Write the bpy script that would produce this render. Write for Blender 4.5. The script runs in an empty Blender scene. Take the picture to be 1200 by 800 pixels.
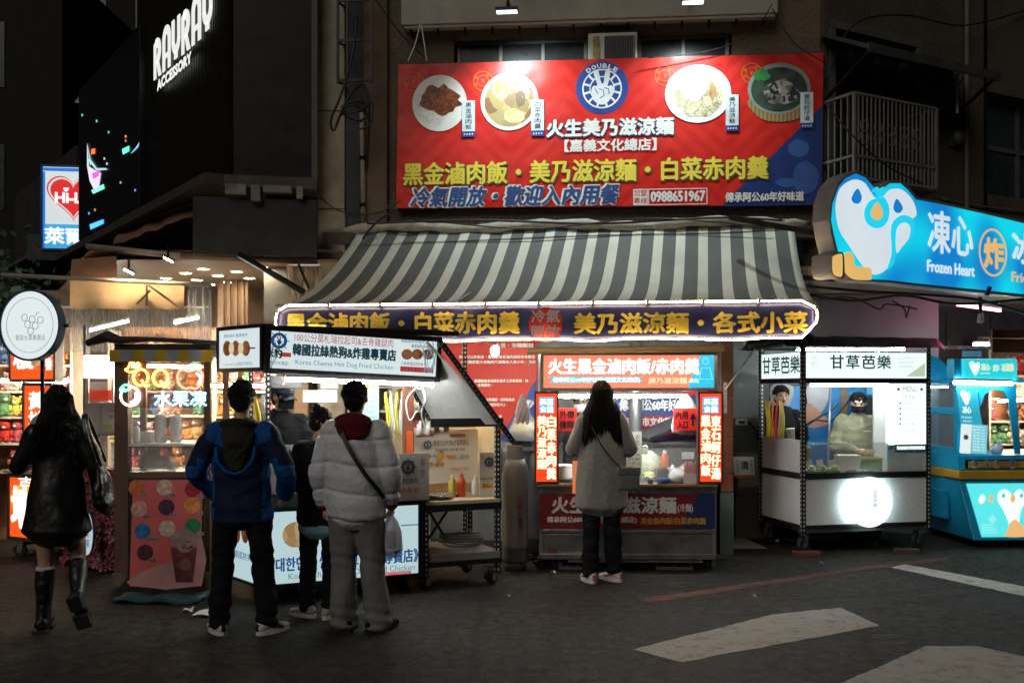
import bpy, bmesh, math, random
from mathutils import Vector, Matrix, noise
random.seed(7)
S = bpy.context.scene
C = S.collection
PI = math.pi
# ------------------------------------------------------------------ camera, world, light, exposure
F, HY, CZ = 1150.0, 455.0, 1.65            # focal length in photo pixels, horizon row, eye height
cam = bpy.data.cameras.new('camera'); cam_o = bpy.data.objects.new('camera', cam); C.objects.link(cam_o)
cam_o.location = (0, 0, CZ); cam_o.rotation_euler = (PI/2, 0, 0)
cam.sensor_width = 36; cam.lens = 36*F/1200; cam.shift_y = (HY-400)/1200
cam.clip_start = .05; cam.clip_end = 500
S.camera = cam_o
wd = bpy.data.worlds.new('World'); S.world = wd; wd.use_nodes = True
nt = wd.node_tree; bg = nt.nodes['Background']
sky = nt.nodes.new('ShaderNodeTexSky'); sky.sky_type = 'NISHITA'; sky.sun_disc = False
sky.sun_elevation = math.radians(33); sky.sun_rotation = math.radians(200)
nt.links.new(sky.outputs[0], bg.inputs[0]); bg.inputs[1].default_value = .0005
sl = bpy.data.lights.new('street_glow', 'SUN'); sl.energy = .56; sl.angle = math.radians(35); sl.color = (1, .93, .84)
so = bpy.data.objects.new('street_glow', sl); C.objects.link(so)
so.rotation_euler = Vector((-.33, -.78, .62)).to_track_quat('Z', 'Y').to_euler()
S.view_settings.view_transform = 'Standard'; S.view_settings.look = 'None'
S.view_settings.exposure = .12; S.view_settings.gamma = 1; S.view_settings.use_curve_mapping = False
S.render.engine = 'CYCLES'; S.cycles.use_denoising = True; S.cycles.max_bounces = 6
S.cycles.sample_clamp_indirect = 4; S.cycles.caustics_reflective = False; S.cycles.caustics_refractive = False

# ------------------------------------------------------------------ materials
_m = {}
def _new(name):
    m = bpy.data.materials.new(name); m.use_nodes = True
    return m, m.node_tree, m.node_tree.nodes['Principled BSDF']
def c4(c): return (c[0], c[1], c[2], 1)
def mat(name, col=None, rough=.6, metal=0, var=.15, vs=6, bump=.0, bs=40, emit=0, ecol=None, alpha=1, trans=0, samp=True, coat=0, stretch=None, dirt=0, dcol=(.03,.025,.02), ds=1.5, sheen=0, spec=None):
    if name in _m: return _m[name]
    m, t, b = _new(name); N = t.nodes.new; L = t.links.new
    tc = N('ShaderNodeTexCoord'); src = tc.outputs['Object']
    if stretch:
        mp = N('ShaderNodeMapping'); mp.inputs['Scale'].default_value = stretch; L(src, mp.inputs[0]); src = mp.outputs[0]
    n = N('ShaderNodeTexNoise'); n.inputs['Scale'].default_value = vs; n.inputs['Detail'].default_value = 6; L(src, n.inputs[0])
    mx = N('ShaderNodeMix'); mx.data_type = 'RGBA'
    mx.inputs[6].default_value = c4([max(0, x*(1-var)) for x in col]); mx.inputs[7].default_value = c4([min(1, x*(1+var)) for x in col])
    mr = N('ShaderNodeMapRange'); mr.inputs[1].default_value = .3; mr.inputs[2].default_value = .7
    L(n.outputs[0], mr.inputs[0]); L(mr.outputs[0], mx.inputs[0]); cout = mx.outputs[2]
    if dirt:
        n2 = N('ShaderNodeTexNoise'); n2.inputs['Scale'].default_value = ds; n2.inputs['Detail'].default_value = 9; n2.inputs['Roughness'].default_value = .7; L(tc.outputs['Object'], n2.inputs[0])
        r2 = N('ShaderNodeMapRange'); r2.inputs[1].default_value = .48; r2.inputs[2].default_value = .72; r2.inputs[4].default_value = dirt; L(n2.outputs[0], r2.inputs[0])
        m2 = N('ShaderNodeMix'); m2.data_type = 'RGBA'; L(r2.outputs[0], m2.inputs[0]); L(cout, m2.inputs[6]); m2.inputs[7].default_value = c4(dcol); cout = m2.outputs[2]
    L(cout, b.inputs['Base Color'])
    r3 = N('ShaderNodeMapRange'); r3.inputs[3].default_value = max(.02, rough-.1); r3.inputs[4].default_value = min(1, rough+.1); L(n.outputs[0], r3.inputs[0]); L(r3.outputs[0], b.inputs['Roughness'])
    b.inputs['Metallic'].default_value = metal
    if bump:
        n3 = N('ShaderNodeTexNoise'); n3.inputs['Scale'].default_value = bs; n3.inputs['Detail'].default_value = 5; L(src, n3.inputs[0])
        bp = N('ShaderNodeBump'); bp.inputs['Strength'].default_value = bump; bp.inputs['Distance'].default_value = .02; L(n3.outputs[0], bp.inputs['Height']); L(bp.outputs[0], b.inputs['Normal'])
    if emit:
        b.inputs['Emission Strength'].default_value = emit
        b.inputs['Emission Color'].default_value = c4(ecol or col)
        if not ecol: L(cout, b.inputs['Emission Color'])
        if not samp: m.cycles.emission_sampling = 'NONE'
    if alpha < 1: b.inputs['Alpha'].default_value = alpha
    if trans: b.inputs['Transmission Weight'].default_value = trans
    if coat: b.inputs['Coat Weight'].default_value = coat; b.inputs['Coat Roughness'].default_value = .15
    if spec is not None: b.inputs['Specular IOR Level'].default_value = spec
    if sheen: b.inputs['Sheen Weight'].default_value = sheen
    _m[name] = m; return m
def E(name, col, s, samp=True, var=.06, vs=2):   # things that give off light
    if name in _m: return _m[name]
    m, t, b = _new(name); N = t.nodes.new; L = t.links.new
    b.inputs['Base Color'].default_value = c4([x*.5 for x in col]); b.inputs['Roughness'].default_value = .35
    tc = N('ShaderNodeTexCoord'); n = N('ShaderNodeTexNoise'); n.inputs['Scale'].default_value = vs; L(tc.outputs['Object'], n.inputs[0])
    mr = N('ShaderNodeMapRange'); mr.inputs[3].default_value = s*(1-var*2); mr.inputs[4].default_value = s*(1+var*2); L(n.outputs[0], mr.inputs[0])
    L(mr.outputs[0], b.inputs['Emission Strength']); b.inputs['Emission Color'].default_value = c4(col)
    if not samp: m.cycles.emission_sampling = 'NONE'
    _m[name] = m; return m
def food(name, cols, scale=30, emit=0, rough=.35):
    if name in _m: return _m[name]
    m, t, b = _new(name); N = t.nodes.new; L = t.links.new
    tc = N('ShaderNodeTexCoord'); n0 = N('ShaderNodeTexNoise'); n0.inputs['Scale'].default_value = scale*.5; L(tc.outputs['Object'], n0.inputs[0])
    ad = N('ShaderNodeMix'); ad.data_type = 'RGBA'; ad.inputs[0].default_value = .12; L(tc.outputs['Object'], ad.inputs[6]); L(n0.outputs[1], ad.inputs[7])
    v = N('ShaderNodeTexVoronoi'); v.inputs['Scale'].default_value = scale; L(ad.outputs[2], v.inputs[0])
    sep = N('ShaderNodeSeparateColor'); L(v.outputs['Color'], sep.inputs[0])
    cr = N('ShaderNodeValToRGB'); e = cr.color_ramp.elements
    while len(e) > 1: e.remove(e[-1])
    e[0].position = 0; e[0].color = c4(cols[0])
    for i, c in enumerate(cols[1:]):
        q = e.new((i+1)/len(cols)); q.color = c4(c)
    L(sep.outputs[0], cr.inputs[0]); L(cr.outputs[0], b.inputs['Base Color']); b.inputs['Roughness'].default_value = rough
    if emit: L(cr.outputs[0], b.inputs['Emission Color']); b.inputs['Emission Strength'].default_value = emit; m.cycles.emission_sampling = 'NONE'
    _m[name] = m; return m
def stripes(name, c1, c2, axis, period, duty, rough=.8, emit=0):
    if name in _m: return _m[name]
    m, t, b = _new(name); N = t.nodes.new; L = t.links.new
    tc = N('ShaderNodeTexCoord'); src = tc.outputs['UV'] if axis == 'U' else tc.outputs['Object']
    sp = N('ShaderNodeSeparateXYZ'); L(src, sp.inputs[0])
    o = sp.outputs[{'U': 0, 'X': 0, 'Y': 1, 'Z': 2}[axis]]
    d = N('ShaderNodeMath'); d.operation = 'DIVIDE'; d.inputs[1].default_value = period; L(o, d.inputs[0])
    fr_ = N('ShaderNodeMath'); fr_.operation = 'FRACT'; L(d.outputs[0], fr_.inputs[0])
    g = N('ShaderNodeMath'); g.operation = 'LESS_THAN'; g.inputs[1].default_value = duty; L(fr_.outputs[0], g.inputs[0])
    n = N('ShaderNodeTexNoise'); n.inputs['Scale'].default_value = 3; n.inputs['Detail'].default_value = 8; L(tc.outputs['Object'], n.inputs[0])
    mx = N('ShaderNodeMix'); mx.data_type = 'RGBA'; mx.inputs[6].default_value = c4(c2); mx.inputs[7].default_value = c4(c1); L(g.outputs[0], mx.inputs[0])
    m2 = N('ShaderNodeMix'); m2.data_type = 'RGBA'; m2.blend_type = 'MULTIPLY'; m2.inputs[0].default_value = .4
    L(mx.outputs[2], m2.inputs[6]); L(n.outputs[0], m2.inputs[7]); L(m2.outputs[2], b.inputs['Base Color']); b.inputs['Roughness'].default_value = rough
    n3 = N('ShaderNodeTexNoise'); n3.inputs['Scale'].default_value = 60; L(tc.outputs['Object'], n3.inputs[0])
    bp = N('ShaderNodeBump'); bp.inputs['Strength'].default_value = .2; bp.inputs['Distance'].default_value = .01; L(n3.outputs[0], bp.inputs['Height']); L(bp.outputs[0], b.inputs['Normal'])
    _m[name] = m; return m

# ------------------------------------------------------------------ mesh builder
class MB:
    def __init__(s): s.v = []; s.f = []; s.mi = []
    def add(s, vs, fs, m=0):
        o = len(s.v); s.v += [tuple(v) for v in vs]; s.f += [tuple(i+o for i in f) for f in fs]; s.mi += [m]*len(fs); return s
    def box(s, x0, y0, z0, x1, y1, z1, m=0):
        if x0 > x1: x0, x1 = x1, x0
        if y0 > y1: y0, y1 = y1, y0
        if z0 > z1: z0, z1 = z1, z0
        return s.add([(x0,y0,z0),(x1,y0,z0),(x1,y1,z0),(x0,y1,z0),(x0,y0,z1),(x1,y0,z1),(x1,y1,z1),(x0,y1,z1)],
                     [(0,3,2,1),(4,5,6,7),(0,1,5,4),(1,2,6,5),(2,3,7,6),(3,0,4,7)], m)
    def bar(s, p, q, w, h, m=0, up=(0,0,1)):
        p, q = Vector(p), Vector(q); t = (q-p).normalized(); u = t.cross(Vector(up))
        if u.length < .01: u = t.cross(Vector((0,1,0)))
        u.normalize(); v = u.cross(t)
        c = [(-1,-1),(1,-1),(1,1),(-1,1)]
        vs = [e + u*a*w/2 + v*b*h/2 for e in (p, q) for a, b in c]
        return s.add(vs, [(0,1,2,3),(7,6,5,4),(0,4,5,1),(1,5,6,2),(2,6,7,3),(3,7,4,0)], m)
    def tube(s, pts, r, seg=8, m=0, closed=False, ref=(.13,.2,1)):
        pts = [Vector(p) for p in pts]; n = len(pts)
        rs = r if isinstance(r, (list, tuple)) else [r]*n
        vs = []; fs = []
        u = Vector(ref)
        for i, p in enumerate(pts):
            a = pts[(i-1) % n] if (closed or i > 0) else p
            b = pts[(i+1) % n] if (closed or i < n-1) else p
            t = (b-a).normalized() if (b-a).length > 1e-9 else Vector((0,0,1))
            u = u - t*u.dot(t)
            if u.length < 1e-4: u = t.orthogonal()
            u.normalize(); v = t.cross(u)
            for k in range(seg):
                an = 2*PI*k/seg; vs.append(p + (u*math.cos(an)+v*math.sin(an))*rs[i])
        for i in range(n if closed else n-1):
            j = (i+1) % n
            for k in range(seg):
                l = (k+1) % seg; fs.append((i*seg+k, i*seg+l, j*seg+l, j*seg+k))
        if not closed: fs.append(tuple(range(seg-1, -1, -1))); fs.append(tuple((n-1)*seg+k for k in range(seg)))
        return s.add(vs, fs, m)
    def loft(s, pts, seg=14, ref=(1,0,0), m=0):
        """rings (x,y,z,ra,rb): ra along ref, rb across it; rounded ends"""
        P = [Vector(p[:3]) for p in pts]; n = len(P); R = [(p[3], p[4]) for p in pts]
        t0 = (P[1]-P[0]).normalized(); t1 = (P[-1]-P[-2]).normalized()
        P2 = [P[0]-t0*min(R[0])*.45] + P + [P[-1]+t1*min(R[-1])*.45]; R2 = [(R[0][0]*.6, R[0][1]*.6)] + R + [(R[-1][0]*.6, R[-1][1]*.6)]
        vs = []; fs = []; n = len(P2)
        for i, p in enumerate(P2):
            a = P2[max(0,i-1)]; b = P2[min(n-1,i+1)]; t = (b-a).normalized()
            u = Vector(ref) - t*Vector(ref).dot(t)
            if u.length < .05: u = Vector((0,1,0)) - t*Vector((0,1,0)).dot(t)
            u.normalize(); v = t.cross(u)
            for k in range(seg):
                an = 2*PI*k/seg; vs.append(p + u*math.cos(an)*R2[i][0] + v*math.sin(an)*R2[i][1])
        for i in range(n-1):
            for k in range(seg):
                l = (k+1) % seg; fs.append((i*seg+k, i*seg+l, (i+1)*seg+l, (i+1)*seg+k))
        fs.append(tuple(range(seg-1, -1, -1))); fs.append(tuple((n-1)*seg+k for k in range(seg)))
        return s.add(vs, fs, m)
    def lathe(s, cx, cy, prof, seg=20, m=0, z0=0):
        vs = []; fs = []; n = len(prof)
        for r, z in prof:
            for k in range(seg): an = 2*PI*k/seg; vs.append((cx+r*math.cos(an), cy+r*math.sin(an), z0+z))
        for i in range(n-1):
            for k in range(seg): l = (k+1) % seg; fs.append((i*seg+k, i*seg+l, (i+1)*seg+l, (i+1)*seg+k))
        fs.append(tuple(range(seg-1, -1, -1))); fs.append(tuple((n-1)*seg+k for k in range(seg)))
        return s.add(vs, fs, m)
    def ell(s, c, r, seg=12, rings=8, m=0, rot=None):
        vs = []; fs = []; c = Vector(c)
        for i in range(1, rings):
            th = PI*i/rings
            for k in range(seg):
                an = 2*PI*k/seg; q = Vector((r[0]*math.sin(th)*math.cos(an), r[1]*math.sin(th)*math.sin(an), r[2]*math.cos(th)))
                vs.append(c + (rot @ q if rot else q))
        top = len(vs); q = Vector((0,0,r[2])); vs.append(c+(rot@q if rot else q)); q = Vector((0,0,-r[2])); vs.append(c+(rot@q if rot else q))
        for i in range(rings-2):
            for k in range(seg): l = (k+1) % seg; fs.append((i*seg+k, (i+1)*seg+k, (i+1)*seg+l, i*seg+l))
        for k in range(seg):
            l = (k+1) % seg; fs.append((top, k, l)); fs.append((top+1, (rings-2)*seg+l, (rings-2)*seg+k))
        return s.add(vs, fs, m)
    def prism(s, poly, y0, y1, m=0):
        """polygon in local x,z extruded from y0 to y1"""
        n = len(poly); vs = [(x, y0, z) for x, z in poly] + [(x, y1, z) for x, z in poly]
        ar = sum(poly[i][0]*poly[(i+1)%n][1]-poly[(i+1)%n][0]*poly[i][1] for i in range(n))
        f = [tuple(range(n)), tuple(range(2*n-1, n-1, -1))] + [(i, i+n, (i+1)%n+n, (i+1)%n) for i in range(n)]
        if ar < 0: f = [tuple(reversed(q)) for q in f]
        return s.add(vs, f, m)
    def ring(s, cx, cz, r0, r1, y0, y1, a0=0, a1=2*PI, seg=32, m=0):
        n = max(2, int(seg*abs(a1-a0)/(2*PI)))
        for i in range(n):
            b0 = a0+(a1-a0)*i/n; b1 = a0+(a1-a0)*(i+1)/n
            s.prism([(cx+r*math.cos(b), cz+r*math.sin(b)) for r, b in ((r0,b0),(r1,b0),(r1,b1),(r0,b1))], y0, y1, m)
        return s
    def grid(s, fn, nu, nv, m=0):
        vs = [fn(i/nu, j/nv) for j in range(nv+1) for i in range(nu+1)]
        w = nu+1
        return s.add(vs, [(j*w+i, j*w+i+1, (j+1)*w+i+1, (j+1)*w+i) for j in range(nv) for i in range(nu)], m)
    def mesh(s, name, mats, smooth=False):
        me = bpy.data.meshes.new(name); me.from_pydata(s.v, [], s.f)
        for mm in (mats if isinstance(mats, (list, tuple)) else [mats]): me.materials.append(mm)
        me.polygons.foreach_set('material_index', s.mi)
        if smooth: me.polygons.foreach_set('use_smooth', [True]*len(me.polygons))
        me.update(); return me
    def build(s, name, mats, parent=None, label=None, smooth=False, bevel=0, stuff=False):
        o = bpy.data.objects.new(name, s.mesh(name, mats, smooth)); C.objects.link(o); o.parent = parent
        if label: o['label'] = label
        if stuff: o['kind'] = 'stuff'
        if bevel:
            b = o.modifiers.new('bevel', 'BEVEL'); b.width = bevel; b.segments = 2; b.limit_method = 'ANGLE'
        return o

class Fr:
    """a place in the world: origin, turn about z, optional tilt in its own plane and pitch"""
    def __init__(s, ox, oy, oz=0, a=0, tilt=0, pitch=0):
        s.loc = Vector((ox, oy, oz)); s.rot = Matrix.Rotation(a, 4, 'Z') @ Matrix.Rotation(tilt, 4, 'Y') @ Matrix.Rotation(pitch, 4, 'X')
        s.M = Matrix.Translation(s.loc) @ s.rot; s.I = s.M.inverted()
    @staticmethod
    def px(px, depth, a=0, py=None, **k):
        return Fr((px-600)/F*depth, depth, 0 if py is None else CZ+(HY-py)/F*depth, math.radians(a), **k)
    def pl(s, px, py, d=0):
        o = s.I @ Vector((0, 0, CZ)); q = s.I @ Vector(((px-600)/F, 1, CZ+(HY-py)/F)); r = q-o
        t = (d-o.y)/r.y; p = o+r*t; return p.x, p.z
    def rect(s, x0, y0, x1, y1, d=0):
        xm = (x0+x1)/2; ym = (y0+y1)/2
        return s.pl(x0, ym, d)[0], s.pl(xm, y0, d)[1], s.pl(x1, ym, d)[0], s.pl(xm, y1, d)[1]
    def at(s, x, y, z): return s.M @ Vector((x, y, z))
def W(px, py, Y): return Vector(((px-600)/F*Y, Y, CZ+(HY-py)/F*Y))
def G(px, py): Y = CZ*F/(py-HY); return Vector(((px-600)/F*Y, Y, 0))

def tag(o, label, cat, group=None, kind=None):
    if label: o['label'] = label
    if cat: o['category'] = cat
    if group: o['group'] = group
    if kind: o['kind'] = kind
    return o
def thing(name, label, cat, fr, group=None):
    o = bpy.data.objects.new(name, None); C.objects.link(o); o.empty_display_size = .2
    o.matrix_world = fr.M if isinstance(fr, Fr) else (fr if isinstance(fr, Matrix) else Matrix.Translation(Vector(fr)))
    return tag(o, label, cat, group)
def struct(name, mb, m, fr=None, parent=None, smooth=False, bevel=0):
    o = mb.build(name, m, parent, smooth=smooth, bevel=bevel)
    if fr: o.matrix_world = fr.M
    if not parent: o['kind'] = 'structure'
    return o
def pbox(fr, par, name, r, d0, d1, m, bevel=0, label=None, mb=None, mi=0):
    """box whose front face (local plane d0) covers pixel rectangle r of the photograph, reaching back to d1"""
    x0, z1, x1, z0 = fr.rect(*r, d0); b = mb or MB(); b.box(x0, d0, z0, x1, d1, z1, mi)
    return b if mb else b.build(name, m, par, label, bevel=bevel)
def smoothpoly(p, n=4):
    out = []; L = len(p)
    for i in range(L):
        a, b, c, d = [Vector(p[(i+k) % L]) for k in (-1, 0, 1, 2)]
        for j in range(n):
            t = j/n; out.append(tuple(.5*((2*b)+(c-a)*t+(2*a-5*b+4*c-d)*t*t+(3*b-a-3*c+d)*t**3)))
    return out
def spline(p, n=6):
    out = []; L = len(p)
    for i in range(L-1):
        a, b, c, d = Vector(p[max(0,i-1)]), Vector(p[i]), Vector(p[i+1]), Vector(p[min(L-1,i+2)])
        for j in range(n):
            t = j/n; out.append(.5*((2*b)+(c-a)*t+(2*a-5*b+4*c-d)*t*t+(3*b-a-3*c+d)*t**3))
    out.append(Vector(p[-1])); return out
def ppoly(fr, par, name, pts, m, d=0, th=.004, sm=0, label=None):
    q = [fr.pl(x, y, d) for x, y in pts]
    if sm: q = smoothpoly(q, sm)
    return MB().prism(q, d, d+th).build(name, m, par, label)
def pdisc(fr, par, name, cx, cy, rx, m, d=0, th=.004, ry=None, seg=36, label=None):
    x, z = fr.pl(cx, cy, d); x2, _ = fr.pl(cx+rx, cy, d); r = x2-x; q = r if ry is None else abs(fr.pl(cx, cy-ry, d)[1]-z)
    return MB().prism([(x+r*math.cos(2*PI*k/seg), z+q*math.sin(2*PI*k/seg)) for k in range(seg)], d, d+th).build(name, m, par, label)
_tc = {}
def tmesh(s, spacing=1):
    k = (s, spacing)
    if k in _tc: return _tc[k]
    c = bpy.data.curves.new('t', 'FONT'); c.body = s; c.resolution_u = 2; c.space_character = spacing; c.size = 1
    o = bpy.data.objects.new('t', c); C.objects.link(o); dg = bpy.context.evaluated_depsgraph_get(); dg.update()
    me = bpy.data.meshes.new_from_object(o.evaluated_get(dg)); vs = [v.co.copy() for v in me.vertices]; fs = [tuple(p.vertices) for p in me.polygons]
    bpy.data.objects.remove(o); bpy.data.curves.remove(c); bpy.data.meshes.remove(me); _tc[k] = (vs, fs); return vs, fs
def textmb(mb, s, x0, z0, x1, z1, y, bold=0, slant=0, m=0, spacing=1, fn=None):
    vs, fs = tmesh(s, spacing)
    if not vs: return
    a = min(v.x for v in vs); b = max(v.x for v in vs); c = min(v.y for v in vs); d = max(v.y for v in vs)
    if d-c < 1e-6 or b-a < 1e-6: return
    if x1 < x0: x0, x1 = x1, x0
    sx = (x1-x0)/(b-a); sz = (z1-z0)/(d-c)
    offs = [(0,0)] if not bold else [(-bold,0),(bold,0),(0,-bold*.8),(0,bold*.8)]+([(-bold*.7,-bold*.7),(bold*.7,-bold*.7),(-bold*.7,bold*.7),(bold*.7,bold*.7)] if bold > .01 else [])
    for i, (ox, oz) in enumerate(offs):
        q = []
        for v in vs:
            zz = (v.y-c)*sz; p = (x0+(v.x-a)*sx+ox+slant*zz, y-i*.0004, z0+zz+oz)
            q.append(fn(p) if fn else p)
        mb.add(q, fs, m)
def T(fr, par, s, x0, y0, x1, y1, m, d=-.004, bold=0, slant=0, name='lettering', spacing=1, label=None, mb=None, mi=0):
    """a line of lettering covering pixel box (x0,y0)-(x1,y1) of the photograph on the frame's plane"""
    a, t, b, c = fr.rect(x0, y0, x1, y1, d); q = mb or MB(); textmb(q, s, a, c, b, t, d, bold, slant, mi, spacing)
    return q if mb else q.build(name, m, par, label)
def TV(fr, par, s, x0, y0, x1, y1, m, d=-.004, bold=0, name='lettering', gap=.06):
    """lettering that runs downwards"""
    a, t, b, c = fr.rect(x0, y0, x1, y1, d); q = MB(); n = len(s); h = (t-c)/n
    for i, ch in enumerate(s):
        zt = t-h*i; w = b-a
        textmb(q, ch, a+w*.03, zt-h*(1-gap), b-w*.03, zt-h*gap, d, bold)
    return q.build(name, m, par)
def copy_tree(o, parent=None, mw=None):
    c = o.copy(); C.objects.link(c); c.parent = parent
    if mw is not None: c.matrix_world = mw
    for ch in list(o.children): copy_tree(ch, c)
    return c

# shared materials
black = mat('black_paint', (.012,.012,.013), .45, 0, .3, bump=.1)
blackm = mat('black_metal', (.02,.02,.022), .4, .6, .3)
white = mat('white_paint', (.75,.75,.73), .5, 0, .06, dirt=.25, dcol=(.35,.33,.3))
steel = mat('brushed_steel', (.42,.42,.43), .32, .9, .2, vs=9, bump=.15, bs=12, dirt=.5, dcol=(.1,.09,.08))
alu = mat('aluminium', (.5,.5,.52), .35, .8, .1, dirt=.3)
chrome = mat('galvanised', (.6,.6,.62), .25, .9, .15)
rubber = mat('rubber', (.015,.015,.015), .7, 0, .2)
glass = mat('clear_sheet', (.9,.95,.95), .08, 0, .02, alpha=.13)
twhite = mat('print_white', (.8,.8,.78), .5, 0, .05)
tyel = mat('print_yellow', (.85,.68,.07), .5, 0, .05)
tnavy = mat('print_navy', (.01,.03,.13), .5, 0, .1)
tblack = mat('print_black', (.01,.01,.012), .5, 0, .1)
tred = mat('print_red', (.6,.03,.02), .5, 0, .1)
hole = mat('white_parts_slot_light', (.75,.78,.76), .4)  # small white parts; on slotted bars, painted light showing through the holes
wood = mat('wood', (.3,.17,.08), .5, 0, .3, stretch=(1,8,8), bump=.1)
eW = E('backlit_white', (.92,1,.98), 1.0)
eWd = E('backlit_white_soft', (.86,.98,1), .62)
tube = E('fluorescent_tube', (.95,1,.97), 95)
tube2 = E('arcade_tube', (.95,1,.98), 50)
tubew = E('warm_tube', (1,.80,.54), 210)
# ------------------------------------------------------------------ GROUND
def asphalt():
    m, t, b = _new('asphalt'); N = t.nodes.new; L = t.links.new
    tc = N('ShaderNodeTexCoord'); src = tc.outputs['Object']
    n1 = N('ShaderNodeTexNoise'); n1.inputs['Scale'].default_value = .55; n1.inputs['Detail'].default_value = 8; n1.inputs['Roughness'].default_value = .65; L(src, n1.inputs[0])
    n2 = N('ShaderNodeTexNoise'); n2.inputs['Scale'].default_value = 10; n2.inputs['Detail'].default_value = 9; n2.inputs['Roughness'].default_value = .88; L(src, n2.inputs[0])
    v = N('ShaderNodeTexVoronoi'); v.inputs['Scale'].default_value = 45; L(src, v.inputs[0])
    cr = N('ShaderNodeValToRGB'); cr.color_ramp.elements[0].position = .34; cr.color_ramp.elements[0].color = (.010,.009,.008,1)
    cr.color_ramp.elements[1].position = .72; cr.color_ramp.elements[1].color = (.055,.049,.042,1); L(n1.outputs[0], cr.inputs[0])
    m1 = N('ShaderNodeMix'); m1.data_type = 'RGBA'; m1.blend_type = 'MULTIPLY'; m1.inputs[0].default_value = .9; L(cr.outputs[0], m1.inputs[6])
    r = N('ShaderNodeMapRange'); r.inputs[1].default_value = .3; r.inputs[2].default_value = .7; r.inputs[1].default_value = .40; r.inputs[2].default_value = .62; r.inputs[3].default_value = .02; r.inputs[4].default_value = 3.2; L(n2.outputs[0], r.inputs[0])
    L(r.outputs[0], m1.inputs[7])
    # worn pale dusty patches and dark oil stains
    n4 = N('ShaderNodeTexNoise'); n4.inputs['Scale'].default_value = 1.7; n4.inputs['Detail'].default_value = 10; n4.inputs['Roughness'].default_value = .75; L(src, n4.inputs[0])
    r4 = N('ShaderNodeMapRange'); r4.inputs[1].default_value = .56; r4.inputs[2].default_value = .75; r4.inputs[4].default_value = .6; L(n4.outputs[0], r4.inputs[0])
    m4 = N('ShaderNodeMix'); m4.data_type = 'RGBA'; L(r4.outputs[0], m4.inputs[0]); L(m1.outputs[2], m4.inputs[6]); m4.inputs[7].default_value = (.15,.125,.095,1)
    r5 = N('ShaderNodeMapRange'); r5.inputs[1].default_value = .42; r5.inputs[2].default_value = .3; r5.inputs[4].default_value = .8; L(n4.outputs[0], r5.inputs[0])
    m5 = N('ShaderNodeMix'); m5.data_type = 'RGBA'; L(r5.outputs[0], m5.inputs[0]); L(m4.outputs[2], m5.inputs[6]); m5.inputs[7].default_value = (.012,.011,.011,1)
    # cracks
    v2 = N('ShaderNodeTexVoronoi'); v2.feature = 'DISTANCE_TO_EDGE'; v2.inputs['Scale'].default_value = .45
    nd = N('ShaderNodeMix'); nd.data_type = 'RGBA'; nd.inputs[0].default_value = .25; L(src, nd.inputs[6]); L(n4.outputs[1], nd.inputs[7]); L(nd.outputs[2], v2.inputs[0])
    r6 = N('ShaderNodeMapRange'); r6.inputs[1].default_value = .005; r6.inputs[2].default_value = .014; r6.inputs[3].default_value = .5; r6.inputs[4].default_value = 0; L(v2.outputs[0], r6.inputs[0])
    m6 = N('ShaderNodeMix'); m6.data_type = 'RGBA'; L(r6.outputs[0], m6.inputs[0]); L(m5.outputs[2], m6.inputs[6]); m6.inputs[7].default_value = (.008,.008,.008,1)
    L(m6.outputs[2], b.inputs['Base Color'])
    r7 = N('ShaderNodeMapRange'); r7.inputs[1].default_value = .3; r7.inputs[2].default_value = .7; r7.inputs[3].default_value = .5; r7.inputs[4].default_value = .88; L(n1.outputs[0], r7.inputs[0]); L(r7.outputs[0], b.inputs['Roughness'])
    b.inputs['Specular IOR Level'].default_value = .32
    bp = N('ShaderNodeBump'); bp.inputs['Strength'].default_value = .7; bp.inputs['Distance'].default_value = .02; L(v.outputs[0], bp.inputs['Height'])
    b2 = N('ShaderNodeBump'); b2.inputs['Strength'].default_value = 1; b2.inputs['Distance'].default_value = .05; L(n2.outputs[0], b2.inputs['Height']); L(bp.outputs[0], b2.inputs['Normal']); L(b2.outputs[0], b.inputs['Normal'])
    return m
asph = asphalt()
struct('road', MB().add([(-60,-40,0),(60,-40,0),(60,80,0),(-60,80,0)], [(0,1,2,3)]), asph)
def worn(name, col, th=.5):
    m, t, b = _new(name); N = t.nodes.new; L = t.links.new
    tc = N('ShaderNodeTexCoord'); n = N('ShaderNodeTexNoise'); n.inputs['Scale'].default_value = 7; n.inputs['Detail'].default_value = 14; n.inputs['Roughness'].default_value = .85; L(tc.outputs['Object'], n.inputs[0])
    r = N('ShaderNodeMapRange'); r.inputs[1].default_value = th-.07; r.inputs[2].default_value = th+.09; L(n.outputs[0], r.inputs[0])
    mx = N('ShaderNodeMix'); mx.data_type = 'RGBA'; L(r.outputs[0], mx.inputs[0]); mx.inputs[6].default_value = (.04,.038,.036,1); mx.inputs[7].default_value = c4(col); L(mx.outputs[2], b.inputs['Base Color']); b.inputs['Roughness'].default_value = .8; b.inputs['Specular IOR Level'].default_value = .2
    bp = N('ShaderNodeBump'); bp.inputs['Strength'].default_value = .5; bp.inputs['Distance'].default_value = .01; n2 = N('ShaderNodeTexNoise'); n2.inputs['Scale'].default_value = 80; L(tc.outputs['Object'], n2.inputs[0]); L(n2.outputs[0], bp.inputs['Height']); L(bp.outputs[0], b.inputs['Normal'])
    return m
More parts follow.
